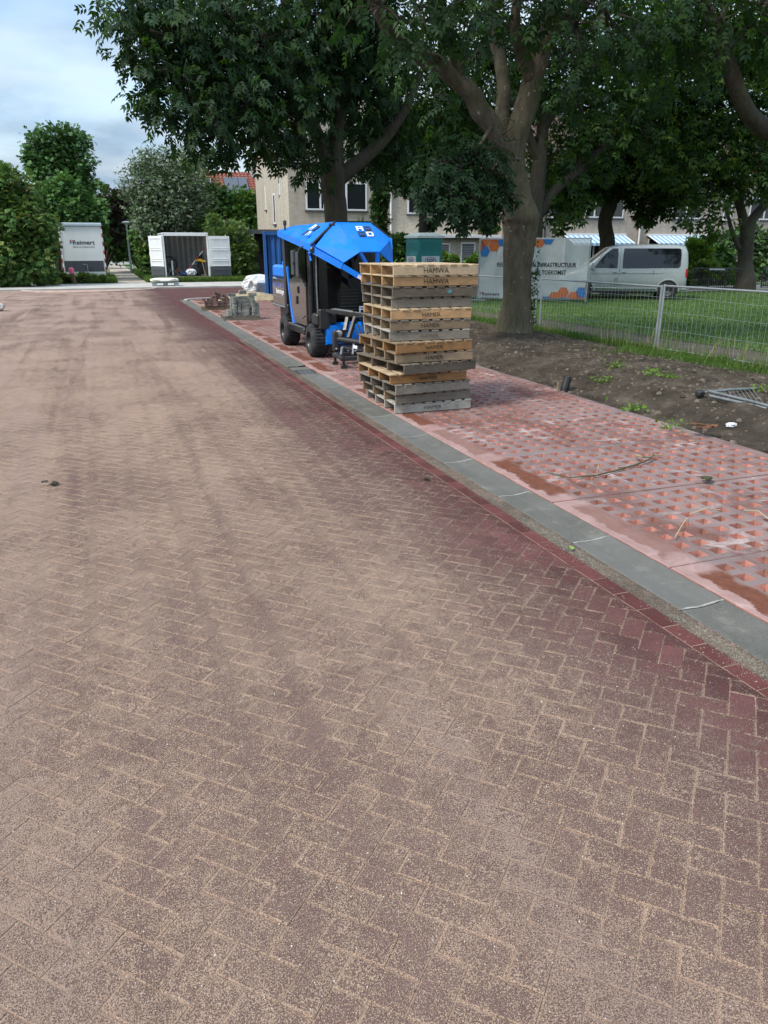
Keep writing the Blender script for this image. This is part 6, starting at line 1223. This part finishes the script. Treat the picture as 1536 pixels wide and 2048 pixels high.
# ---- tree B behind the machine
tB_ = thing('street_tree', 'large dark tree with wide overhanging crown rising behind the blue machine', 'tree', group='mature street trees'); mb = MB(); tw = MB(); P = lambda x, y, dY=0: to_px(x, y, 25+dY)
limb(mb, [(7.52, 25, -.1), (7.52, 25, .4), P(672, 440), P(668, 390), P(665, 350), P(660, 315)], [.56, .42, .37, .36, .40, .36], 20, .04, 21)
limb(mb, [P(663, 350), P(645, 295), P(628, 255), P(618, 200), P(600, 120), P(575, 40), P(560, -60)], [.26, .23, .21, .19, .16, .13, .1], 12, .05, 22); limb(mb, [P(668, 330), P(672, 270), P(682, 210), P(690, 130), P(700, 40), P(710, -60)], [.28, .25, .22, .19, .15, .1], 12, .05, 23)
limb(mb, [P(672, 360), P(705, 335), P(740, 305), P(775, 270), P(810, 220), P(840, 150)], [.28, .25, .21, .18, .14, .1], 12, .05, 24); limb(mb, [P(618, 215, -.2), P(560, 165, -.8), P(480, 120, -1.6), P(400, 95, -2.2), P(300, 60, -3)], [.15, .12, .09, .06, .04], 8, .05, 25); limb(mb, [P(640, 280, -.3), P(590, 230, -1.2), P(520, 210, -2), P(450, 230, -2.4)], [.11, .09, .06, .03], 8, .05, 26); limb(mb, [P(683, 200, .3), P(730, 140, .5), P(770, 60, .8)], [.13, .1, .07], 8, .05, 27); limb(mb, [P(605, 140, .3), P(540, 60, .6), P(470, 10, 1)], [.1, .08, .05], 8, .05, 28)
bl = PX([(240, 25, 22.5, .6), (300, 70, 22.5, .8), (280, -5, 23.5, .8), (325, 140, 22, .55), (350, 60, 23, 1.4), (350, 160, 22.5, 1.0), (420, 110, 23, 1.3), (400, 215, 22.2, .95), (450, 25, 24, 1.5), (470, 180, 22.5, 1.2), (435, 265, 22, .65), (520, 90, 23.5, 1.5), (540, 215, 23, 1.15), (500, 255, 22.3, .65), (565, 150, 24, 1.3), (600, 40, 24.5, 1.6), (600, 250, 23.5, .8), (575, 305, 23.8, .55), (625, 330, 24, .55), (660, 120, 25, 1.4), (700, 30, 25, 1.6), (720, 190, 25.5, 1.2), (760, 110, 26, 1.5), (770, 240, 26, 1.1), (740, 330, 25.5, .55), (790, 310, 26, .8), (700, 270, 26.5, .8), (345, 225, 22, .4), (385, 285, 22, .38), (310, 190, 22, .3), (415, 300, 22, .32), (262, 110, 22.2, .32), (530, 300, 23, .35)])
bl += [(7.5+random.uniform(-3.5, 4), 25+random.uniform(-4, 5), random.uniform(10.2, 12), 1.7) for _ in range(9)]
foliage('crown', tB_, bl, 10500, spray_template(3, .30, .17, .075), [L_dk, L_md, L_gl], 41, 34, .40, .75, twigs=tw, wts=[.5, .25, .25])
smooth_by(mb.build('trunk', M_bark2, tB_)); tag(tw.build('twigs', M_bark2, tB_), kind='stuff')
# ---- trees further right
def tree(label, base, trunk, limbs, blobs, n, T, mats, seed, bk=M_bark2, wts=None, sub=26, spread=.42, drop=.6, extra=None):
    t_ = thing('street_tree', label, 'tree', group='mature street trees'); mb = MB(); tw = MB(); limb(mb, trunk[0], trunk[1], 14, .06, seed)
    for i, (p, r) in enumerate(limbs): limb(mb, p, r, 8, .05, seed+i+1)
    foliage('crown', t_, blobs+(extra or []), n, T, mats, seed, sub, spread, drop, twigs=tw, wts=wts); smooth_by(mb.build('trunk', bk, t_)); tag(tw.build('twigs', bk, t_), kind='stuff'); return t_
P = lambda x, y, Y=27: to_px(x, y, Y)
def up(cx, cy, rx, ry, z0, z1, r, n): return [(cx+random.uniform(-rx, rx), cy+random.uniform(-ry, ry), random.uniform(z0, z1), r) for _ in range(n)]
q = P(1066, 470); tree('dark tree with low spreading branch standing directly behind the thick grey trunk', None, ([(q[0], 27, -.1), (q[0], 27, 1.2), q, P(1072, 400), P(1078, 340), P(1085, 250), P(1080, 130)], [.5, .40, .36, .34, .28, .2, .12]),
  [([P(1076, 430), P(1110, 380), P(1150, 348), P(1190, 310), P(1240, 255), P(1300, 190)], [.24, .2, .17, .15, .12, .08]), ([P(1150, 348), P(1165, 290), P(1180, 220)], [.14, .1, .07]), ([P(1080, 330), P(1050, 250), P(1010, 170)], [.2, .15, .08]), ([P(1085, 260), P(1140, 170), P(1220, 80)], [.2, .14, .07])],
  PX([(1130, 215, 27, 1.6), (1190, 255, 26.5, 1.3), (1105, 310, 28, 1.2), (1150, 400, 26.5, .55), (1120, 430, 26.3, .5), (1235, 190, 27, 1.6), (1065, 170, 28, 1.5), (1280, 255, 27, 1.2), (1160, 120, 27, 1.8), (1250, 90, 27, 1.9), (1060, 60, 28, 2), (1340, 160, 27, 1.7), (1300, 50, 27, 1.9), (980, 130, 29, 1.6), (940, 220, 29, 1.5), (880, 250, 29, 1.3), (820, 170, 29, 1.6), (900, 110, 29, 1.6), (1380, 230, 28, 1.3), (1420, 90, 28, 1.9), (1215, 310, 27.5, .9), (1130, 345, 28.5, .8)]), 7000, ASHF, [L_md, L_yl, L_dk], 61, wts=[.45, .2, .35], sub=34, extra=up(18, 27, 7, 4, 12.5, 14, 1.8, 6))
P = lambda x, y, Y=32: to_px(x, y, Y); q = P(1215, 480)
tree('crooked low branched tree right behind the silver van', None, ([(q[0], 32, -.1), (q[0], 32, 1.3), q, P(1210, 445), P(1218, 415), P(1224, 390)], [.5, .38, .34, .33, .36, .28]),
  [([P(1220, 405), P(1255, 385), P(1290, 370), P(1320, 350)], [.18, .15, .12, .07]), ([P(1218, 400), P(1190, 370), P(1165, 350)], [.15, .12, .07]), ([P(1224, 395), P(1240, 330), P(1250, 250)], [.2, .15, .1]), ([P(1220, 400), P(1225, 340), P(1205, 270)], [.16, .12, .08])],
  PX([(1140, 375, 31.5, .9), (1125, 420, 31, .55), (1180, 345, 32, 1.1), (1240, 320, 32, 1.2), (1290, 345, 31.5, 1.1), (1310, 395, 31, .8), (1335, 350, 31.5, 1.0), (1300, 430, 31, .45), (1185, 300, 32, 1.2), (1250, 270, 32, 1.5), (1350, 300, 32, 1.2), (1155, 400, 31.2, .5), (1265, 380, 31.3, .5), (1120, 350, 32, .7), (1370, 400, 31, .5)]), 6500, ASHF, [L_md, L_dk, L_yl], 71, wts=[.5, .25, .25], sub=26, spread=.36)
P = lambda x, y, Y=27.7: to_px(x, y, Y); q = G(1488, 582)
tree('slender forked tree on the lawn beside the slatted benches', None, ([(q.x, q.y, -.1), (q.x, q.y, .5), P(1490, 530), P(1494, 470), P(1498, 440)], [.52, .38, .33, .32, .34]),
  [([P(1492, 460), P(1475, 400), P(1440, 365), P(1400, 320), P(1370, 270)], [.22, .18, .15, .11, .07]), ([P(1496, 450), P(1520, 420), P(1550, 390), P(1600, 350)], [.24, .2, .17, .1]), ([P(1480, 500), P(1462, 455), P(1450, 400)], [.12, .09, .05]), ([P(1480, 410), P(1490, 300), P(1480, 180)], [.16, .12, .08])],
  PX([(1450, 320, 27.5, 1.2), (1400, 270, 27.5, 1.3), (1500, 270, 27.5, 1.4), (1530, 330, 27, 1.2), (1440, 200, 27.5, 1.6), (1420, 370, 27.2, .8), (1500, 150, 28, 1.8), (1390, 330, 27.2, .9), (1420, 430, 27, .45), (1440, 450, 27, .4), (1480, 360, 27.5, .9), (1560, 230, 27, 1.6), (1350, 270, 27.5, 1.2), (1350, 180, 28, 1.5), (1530, 60, 28, 2), (1400, 100, 28, 1.8), (1375, 440, 27, .35), (1340, 330, 27.5, .7)]), 6200, ASHF, [L_yl, L_md, L_dk], 81, wts=[.4, .4, .2], sub=28, extra=up(29, 27, 5, 4, 13, 15, 1.8, 4))
P = lambda x, y, Y=36: to_px(x, y, Y); q = P(845, 470)
tree('slim young tree standing behind the teal toilet', None, ([(q[0], 36, -.1), (q[0], 36, 1.2), q, P(846, 420), P(842, 370), P(845, 300), P(850, 200)], [.28, .24, .21, .20, .18, .13, .08]), [([P(843, 380), P(810, 330), P(780, 290)], [.1, .07, .04]), ([P(843, 360), P(880, 320), P(910, 280)], [.1, .07, .04])],
  PX([(800, 320, 36, 1.2), (850, 280, 36, 1.5), (900, 320, 36, 1.2), (930, 365, 35.5, .7), (820, 365, 35.6, .6), (880, 365, 35.6, .7), (780, 270, 36, 1.3), (920, 260, 36, 1.4), (850, 340, 36, .9), (856, 440, 36, .22)]), 4200, ASHF, [L_md, L_dk], 91, sub=24, spread=.4)
P = lambda x, y, Y=13: to_px(x, y, Y)
tree('leaning dark tree whose limb enters at the upper right corner', None, ([(16.5, 13, -.1), (16.4, 13, 1.5), (15.6, 13, 3.0), P(1640, 300), P(1560, 268), P(1528, 258), P(1498, 228), P(1470, 170), P(1448, 110), P(1425, 50), P(1400, -20), P(1370, -120)], [.5, .42, .34, .22, .19, .18, .165, .15, .14, .125, .11, .08]), [([P(1480, 190), P(1440, 130), P(1400, 110), P(1350, 100)], [.06, .05, .035, .02]), ([P(1448, 110), P(1500, 50), P(1540, 0)], [.06, .05, .03])],
  PX([(1350, 45, 12.5, .7), (1440, 40, 12.5, .6), (1500, 60, 12.6, .6), (1535, 130, 12.8, .5), (1400, 130, 13, .45), (1310, 100, 12.8, .55), (1520, 10, 12.5, .8), (1400, 0, 12.5, .8), (1330, 170, 13.4, .4)])+up(14, 13, 4, 3, 7.5, 9, 1.2, 5), 2000, ASH, [L_dk, L_md], 95, sub=20, spread=.3)
# ---- background trees, hedges and shrubs
LEAF1 = spray_template(1, .10, .13, .07); LEAFS = spray_template(2, .10, .075, .038); LEAFB = spray_template(3, .20, .15, .085)
def shrub(name, label, cat, base, blobs, n, T, mats, seed, stem=(.08, .04), sub=24, spread=.30, drop=.1, group=None, hollow=.3, wts=None, scale=(.7, 1.3)):
    t_ = thing(name, label, cat, group=group); mb = MB(); tw = MB(); c = np.mean([b[:3] for b in blobs], 0); bx_, by_ = (base if base else (c[0], c[1]))
    for i, b in enumerate(blobs):
        limb(mb, [(bx_+random.uniform(-.1, .1), by_, -.05), (bx_*.6+b[0]*.4, by_*.6+b[1]*.4, b[2]*.45), (b[0], b[1], b[2])], [stem[0], stem[0]*.7, stem[1]], 6, .05, seed+i, 3)
    foliage('crown', t_, blobs, n, T, mats, seed, sub, spread, drop, scale, hollow, tw, wts); smooth_by(mb.build('trunk', M_bark2, t_)); tag(tw.build('twigs', M_bark2, t_), kind='stuff'); return t_
G1 = leafmat('hedge_green', (.12, .235, .065), (.08, .16, .02), .3); G2 = leafmat('hedge_olive', (.19, .25, .075), (.13, .19, .02), .3); G3 = leafmat('poplar_green', (.125, .25, .09), (.07, .14, .025), .3); G4 = leafmat('willow_grey', (.19, .235, .16), (.09, .12, .05), .25); G5 = leafmat('plum_leaf', (.085, .058, .052), (.05, .025, .02), .2); G6 = leafmat('fresh_bush', (.11, .19, .04), (.15, .26, .02), .35); G7 = leafmat('deep_green', (.07, .15, .048), (.05, .10, .015), .25); G8 = leafmat('pale_olive', (.14, .175, .09), (.14, .18, .05), .3)
shrub('hedge_bush', 'big rounded green bush beside the site trailer at the road end', 'bush', (atY(45, 560, 42).x, 42.5), PX([(15, 380, 42.5, 1.0), (38, 415, 42.3, .9), (-20, 440, 42, 1.3), (40, 450, 41.8, 1.2), (68, 470, 42.2, .9), (20, 510, 41.5, 1.1), (55, 525, 41.5, .9), (85, 505, 42.2, .5), (40, 550, 41.2, .6), (85, 545, 41.8, .5), (5, 555, 41.2, .6), (-30, 540, 41.2, .9), (-40, 400, 42.5, 1.2), (80, 482, 42.6, .45), (58, 450, 42.6, .5)]), 10000, LEAFB, [G1, G2, G7], 101, sub=34, wts=[.4, .35, .25])
shrub('tall_tree', 'tall upright multi topped tree rising behind the site trailer', 'tree', (atY(125, 550, 60).x, 60), PX([(78, 290, 60, .95), (115, 280, 60, 1.05), (145, 285, 60, 1.0), (152, 320, 60, 1.0), (75, 320, 60, .8), (105, 325, 60, 1.2), (130, 350, 60, 1.2), (150, 370, 60, 1.1), (95, 365, 60, 1.0), (115, 400, 60, 1.3), (160, 405, 60, 1.1), (145, 430, 59, 1.2), (65, 300, 60, .45), (62, 325, 60, .4)]), 7500, LEAFB, [G3, G7], 111, (.3, .1), 26, .3)
shrub('bushy_tree', 'light green bushy tree directly behind the site trailer', 'tree', (atY(140, 550, 54).x, 54), PX([(110, 400, 54, 1.2), (140, 420, 54, 1.2), (170, 430, 54, 1.2), (90, 430, 54, 1.1), (185, 450, 54, .9), (135, 380, 54, .9), (130, 450, 54, 1.1)]), 6500, LEAFB, [G1, G3], 116, (.2, .08), 26, .3)
shrub('willow_tree', 'grey green feathery tree behind the white container', 'tree', (atY(326, 550, 50).x, 50), PX([(290, 335, 50, .9), (330, 325, 50, 1.0), (365, 335, 50.5, .9), (275, 370, 50, .9), (320, 370, 49.5, 1.3), (370, 380, 50, 1.2), (290, 410, 50, 1.1), (340, 420, 49.5, 1.3), (380, 430, 50, 1.0), (300, 445, 49.5, .9), (360, 455, 50, .8), (290, 390, 50, .7), (300, 430, 50, .6), (395, 400, 50.5, .8)]), 12500, LEAF1, [G4, G8, G7], 121, (.14, .05), 46, .32, .25, wts=[.6, .1, .3])
shrub('plum_tree', 'dark purple leaved tree between the trailer and the lamp', 'tree', (atY(206, 540, 63).x, 63), PX([(215, 420, 63, 1.0), (245, 410, 63, 1.0), (230, 450, 63, 1.1), (205, 450, 63, .8), (260, 440, 63, .9), (250, 390, 63, .5), (250, 470, 63, .9)]), 5200, LEAFB, [G5, G7], 131, (.15, .06), 24, .3, wts=[.8, .2])
shrub('lime_tree', 'light green feathery tree right of the grey green tree', 'tree', (atY(395, 540, 56).x, 56), PX([(375, 320, 56, .8), (395, 340, 56, .9), (400, 375, 56, 1.0), (385, 400, 56, 1.0), (405, 410, 56, .9)]), 3800, LEAF1, [G8, G1], 136, (.15, .05), 26, .34)
shrub('garden_hedge', 'dense green hedge below the solar panel roof', 'hedge', (atY(460, 540, 56).x, 56), PX([(425, 400, 57, 1.0), (455, 408, 57, 1.1), (485, 412, 57, 1.1), (505, 405, 57, .8), (430, 440, 56, 1.2), (470, 445, 56, 1.2), (500, 450, 56, 1.0), (450, 480, 55, 1.2), (490, 480, 55, 1.1), (415, 425, 56.5, .7)]), 9000, LEAFB, [G1, G7, G6], 141, (.12, .06), 30, .3, wts=[.45, .35, .2])
shrub('feathery_bush', 'loose light green feathery bush beside the right container door', 'bush', (atY(470, 550, 46).x, 46.3), PX([(440, 470, 46.4, .7), (425, 440, 46.6, .35), (465, 470, 46.3, .75), (485, 495, 46, .65), (460, 510, 46.2, .75), (480, 525, 46, .65), (495, 540, 45.8, .45), (470, 545, 45.6, .5), (450, 545, 45.4, .3), (495, 515, 46, .35)]), 7500, LEAF1, [G8, G6, G1], 151, (.04, .015), 34, .26, -.25, wts=[.4, .2, .4])
shrub('young_bush', 'bright yellow green bush above the container door', 'bush', (atY(410, 540, 50).x, 50), PX([(410, 440, 50, .6), (420, 460, 50, .5), (400, 460, 50, .4)]), 1800, LEAF1, [G6], 156, (.04, .02), 20, .25)
for (lab, cx, Y, lst) in (('dark green shrubbery left of the far side path', None, 74, [(205, 490, 74, 1.2), (190, 500, 74, 1.2), (215, 470, 74, 1.0)]), ('mixed green shrubbery around the foot of the lamp', None, 64, [(240, 490, 64, 1.1), (265, 480, 64, 1.2), (285, 500, 62, 1.1), (295, 470, 62, 1.2), (275, 505, 62, .6), (300, 510, 58, .6), (280, 480, 66, .9)]), ('leafy bush behind the left container door', None, 52, [(300, 470, 52, .8), (295, 505, 51, .5), (300, 530, 50, .4), (305, 490, 51, .6)]), ('distant dark tree crown closing the end of the path', None, 120, [(215, 420, 120, 2.5), (200, 400, 120, 2.5), (190, 395, 125, 2.5), (240, 440, 120, 3), (225, 470, 118, 3), (260, 460, 118, 3)])):
    shrub('background_shrub', lab, 'shrub', None, PX(lst), 3600, LEAFB, [G7, G1, G2], 160+len(lab), (.1, .05), 26, .35, group='shrubs along the side path', wts=[.5, .35, .15], scale=(.8, 1.4) if Y < 100 else (1.6, 2.6))
cv = PX([(120, 558, 43.8, .28), (140, 562, 43.8, .25), (165, 560, 43.8, .28), (190, 562, 43.8, .25), (208, 563, 43.8, .2), (105, 560, 43.6, .3)]); shrub('ground_cover', 'low yellow green ground cover in front of the site trailer', 'plant', None, cv, 2600, LEAFS, [G6, G8, G2], 171, (.01, .005), 22, .2, -.3, scale=(.9, 1.7))
# cypress, palm and garden shrubs in front of the houses
cyp = PX([(762, 385, 40, .38), (758, 410, 40, .42), (763, 435, 40, .45), (758, 460, 40, .45), (762, 485, 40, .45), (756, 510, 40, .45), (764, 395, 40, .3)], 1.3); shrub('cypress', 'narrow upright green conifer against the pale brick wall', 'conifer', None, cyp, 4200, LEAF1, [leafmat('cypress_green', (.04, .085, .03), (.05, .1, .02), .2), G7], 181, (.08, .03), 24, .2, -.9)
pc = atY(722, 440, 40); pm = thing('yucca_plant', 'spiky green palm like plant behind the machine hood', 'plant', (pc.x, 40, 0)); mb = MB(); mb.tube([(0, 0, 0), (0, 0, pc.z-.5)], .09, 8); mb.build('stem', M_bark2, pm); dd = rng.normal(size=(160, 3)); dd[:, 2] = np.abs(dd[:, 2])*.8+.05; vv = place(KITE*np.array([.95, .05, .3]), np.tile((0, 0, pc.z-.55), (160, 1)), dd, rng.normal(0, .3, 160), rng.uniform(.7, 1.2, 160)); oo = obj('fronds', np_mesh('fronds', vv.reshape(-1, 3), 4, [leafmat('palm_green', (.11, .165, .07), (.12, .18, .04), .25)]), pm); oo['kind'] = 'stuff'
for (lab, lst, mats_, sd, n, T, dr) in (('dark flowering bush left of the teal toilet', [(795, 500, 38, .55), (785, 520, 38, .5), (803, 515, 38, .5), (797, 485, 38, .35)], [G1, G7], 201, 2200, LEAFB, .1), ('bright light green upright shrub behind the slatted bench', [(1390, 495, 33, .5), (1378, 520, 33, .5), (1400, 520, 33, .55), (1390, 545, 32.5, .6), (1410, 500, 33, .35)], [G6, leafmat('bright_green', (.13, .24, .04), (.2, .34, .02), .35)], 202, 3000, LEAF1, -.5), ('yellow green low shrub next to the bench end', [(1410, 545, 32, .45), (1425, 550, 32, .4)], [G6, G2], 203, 1500, LEAFB, .1), ('rounded green shrub between bright shrub and forked tree', [(1430, 515, 34, .6), (1445, 530, 34, .6), (1430, 545, 33, .5), (1455, 555, 32.5, .5)], [G1, G7], 204, 2600, LEAFB, .1), ('grey green loose tall shrub against the end house', [(1440, 480, 36, .6), (1425, 490, 36, .6), (1460, 490, 36, .6), (1445, 505, 36, .6), (1415, 505, 36, .4)], [G4, G7], 205, 3000, LEAF1, -.1), ('dark green garden shrub past the forked tree', [(1510, 500, 36, .7), (1530, 520, 36, .8), (1520, 550, 35, .7), (1500, 470, 36, .6), (1540, 480, 36, .7), (1505, 535, 35, .5)], [G7, G4, G1], 206, 4200, LEAFB, .1), ('low leafy plants under the rounded shrub', [(1470, 560, 32, .4), (1455, 568, 31.5, .3), (1490, 565, 32, .35), (1370, 560, 32, .3)], [G1, G2], 207, 1800, LEAFB, .0), ('small potted greenery in front of the porch windows', [(905, 520, 41, .35), (890, 515, 41, .3), (960, 520, 41, .4), (945, 525, 41, .3)], [G6, G1], 208, 1500, LEAF1, -.2), ('small conifers in front of the tiled bay', [(970, 458, 43, .22), (970, 445, 43, .15), (988, 458, 43, .22), (988, 447, 43, .15)], [G7], 209, 900, LEAF1, -.6)):
    shrub('garden_shrub', lab, 'shrub', None, PX(lst), n, T, mats_, sd, (.03, .012), 22, .24, dr, 'shrubs in the front gardens')
# ---- grass
def grass(name, label, X, Y, Z, h, w, mats, lean=.35, kind='stuff', seed=1):
    rr = np.random.default_rng(seed); n = len(X); a = rr.random(n)*6.28; hh = h*rr.uniform(.45, 1.15, n); ln = rr.normal(0, lean, n)*hh; dx, dy = np.cos(a), np.sin(a); b = rr.random(n)*6.28; wx, wy = np.cos(b)*w/2, np.sin(b)*w/2
    p0 = np.stack([X, Y, Z], 1); p1 = p0+np.stack([dx*ln*.35, dy*ln*.35, hh*.6], 1); p2 = p0+np.stack([dx*ln, dy*ln, hh*(1-.25*np.minimum(1, np.abs(ln)/hh))], 1); W_ = np.stack([wx, wy, np.zeros(n)], 1)
    V = np.stack([p0-W_, p0+W_, p1+W_*.8, p1-W_*.8, p1-W_*.8, p1+W_*.8, p2+W_*.12, p2-W_*.12], 1).reshape(-1, 3); mi = np.repeat(rr.integers(0, len(mats), n), 2)
    return tag(obj(name, np_mesh(name, V, 4, mats, mi)), label, 'grass', kind=kind)
GG1 = leafmat('grass_green', (.06, .125, .022), (.09, .18, .015), .35); GG2 = leafmat('grass_light', (.115, .185, .045), (.15, .24, .03), .35); GG3 = leafmat('grass_straw', (.27, .25, .12), (.2, .2, .08), .2)
n = 19000; Y = rng.uniform(5.5, 19.5, n); fxl = np.interp(Y, [5, 9, 11.4, 15.5, 18, 21], [9.9, 9.8, 9.62, 9.5, 9.1, 8.8]); X = fxl-.05-np.abs(rng.normal(0, .62, n))*(0.25+1.7*vnoise(Y*1.1, Y*0+3, 7)**2); k = (X > 7.7)&((X-7.52)**2+(Y-13.05)**2 > .3); X, Y = X[k], Y[k]
grass('long_grass', 'long uneven grass growing along the foot of the fence', X, Y, soil_z(X, Y)-.01, .12, .010, [GG1, GG1, GG2], .9, seed=3)
n = 3200; Y = rng.uniform(5.5, 19, n); X = np.interp(Y, [5, 9, 11.4, 15.5, 18, 21], [9.9, 9.8, 9.62, 9.5, 9.1, 8.8])+rng.uniform(-.5, .25, n); grass('seeding_grass', 'taller pale seeding grass stalks along the fence', X[::3], Y[::3], X[::3]*0+.02, .50, .009, [GG2, GG3], .45, seed=4)
n = 120000; X = rng.uniform(10.5, 36, n); Y = rng.uniform(6, 27.2, n); fe_x = np.array([p.y for p in fe[::-1]]); fe_y = np.array([p.x for p in fe[::-1]]); srt = np.argsort(fe_x); lim = np.interp(Y, fe_x[srt], fe_y[srt]); kk = (X > lim+.05*rng.normal(size=n)); X, Y = X[kk], Y[kk]; dist = np.hypot(X, Y); kk = rng.random(len(X)) < np.clip(20/dist, .4, 1); X, Y = X[kk], Y[kk]
grass('lawn_grass', 'short mown grass covering the lawn beyond the fence', X, Y, X*0+.012, .06, .016, [GG1, GG1, GG2], .5, seed=5)
n = 14000; X = np.concatenate([rng.uniform(2.4, 4.4, n), rng.uniform(-.6, .9, n//3), rng.uniform(3.2, 8.2, n//3)]); Y = np.concatenate([rng.uniform(43.6, 62, n), rng.uniform(43.4, 50, n//3), rng.uniform(43.3, 44, n//3)]); kk = ~((X > 3.3)&(X < 6.2)&(Y > 43.9)&(Y < 47.2)); X, Y = X[kk], Y[kk]; grass('verge_grass', 'rough green grass beside the side path and container', X, Y, X*0+.05, .32, .03, [GG1, GG2, GG2], .4, seed=6)
wd = [(1265, 805), (1340, 840), (1230, 748), (1300, 768), (1335, 770), (1205, 765), (1525, 795)]
for i_, (a, b_) in enumerate(wd):
    c = G(a, b_, .12); t_ = thing('weed_plant', ('bushy green weed growing alone in the middle of the bare soil', 'green weed rooted right at the edge of the red slabs', 'green weed closest to the long grass above the pipe stub', 'small green weed of the close pair in the bare soil', 'small green weed of the close pair in the bare soil', 'low green weed between the pipe stub and the bushy weed', 'green weed growing among the loose fence tubes')[i_], 'weed', (c.x, c.y, float(soil_z(c.x, c.y))), group='weeds on the soil'); nn_ = 46; pos = rng.normal(size=(nn_, 3))*np.array([.09, .09, .025])+np.array([0, 0, .045]); vv = place(KITE*np.array([.045, .034, .04]), pos, rng.normal(size=(nn_, 3))+np.array([0, 0, .3]), rng.normal(0, .6, nn_), rng.uniform(.6, 1.3, nn_)); oo = obj('leaves', np_mesh('leaves', vv.reshape(-1, 3), 4, [leafmat('weed_green', (.12, .22, .035), (.2, .34, .02), .35)]), t_); oo['kind'] = 'stuff'
    mb = MB(); [mb.tube([(0, 0, -.02), (math.cos(q_)*.04, math.sin(q_)*.04, .05)], .003, 4) for q_ in (0, 1.6, 3.1, 4.5)]; mb.build('stem', GG1, t_)
bpy.context.view_layer.update()
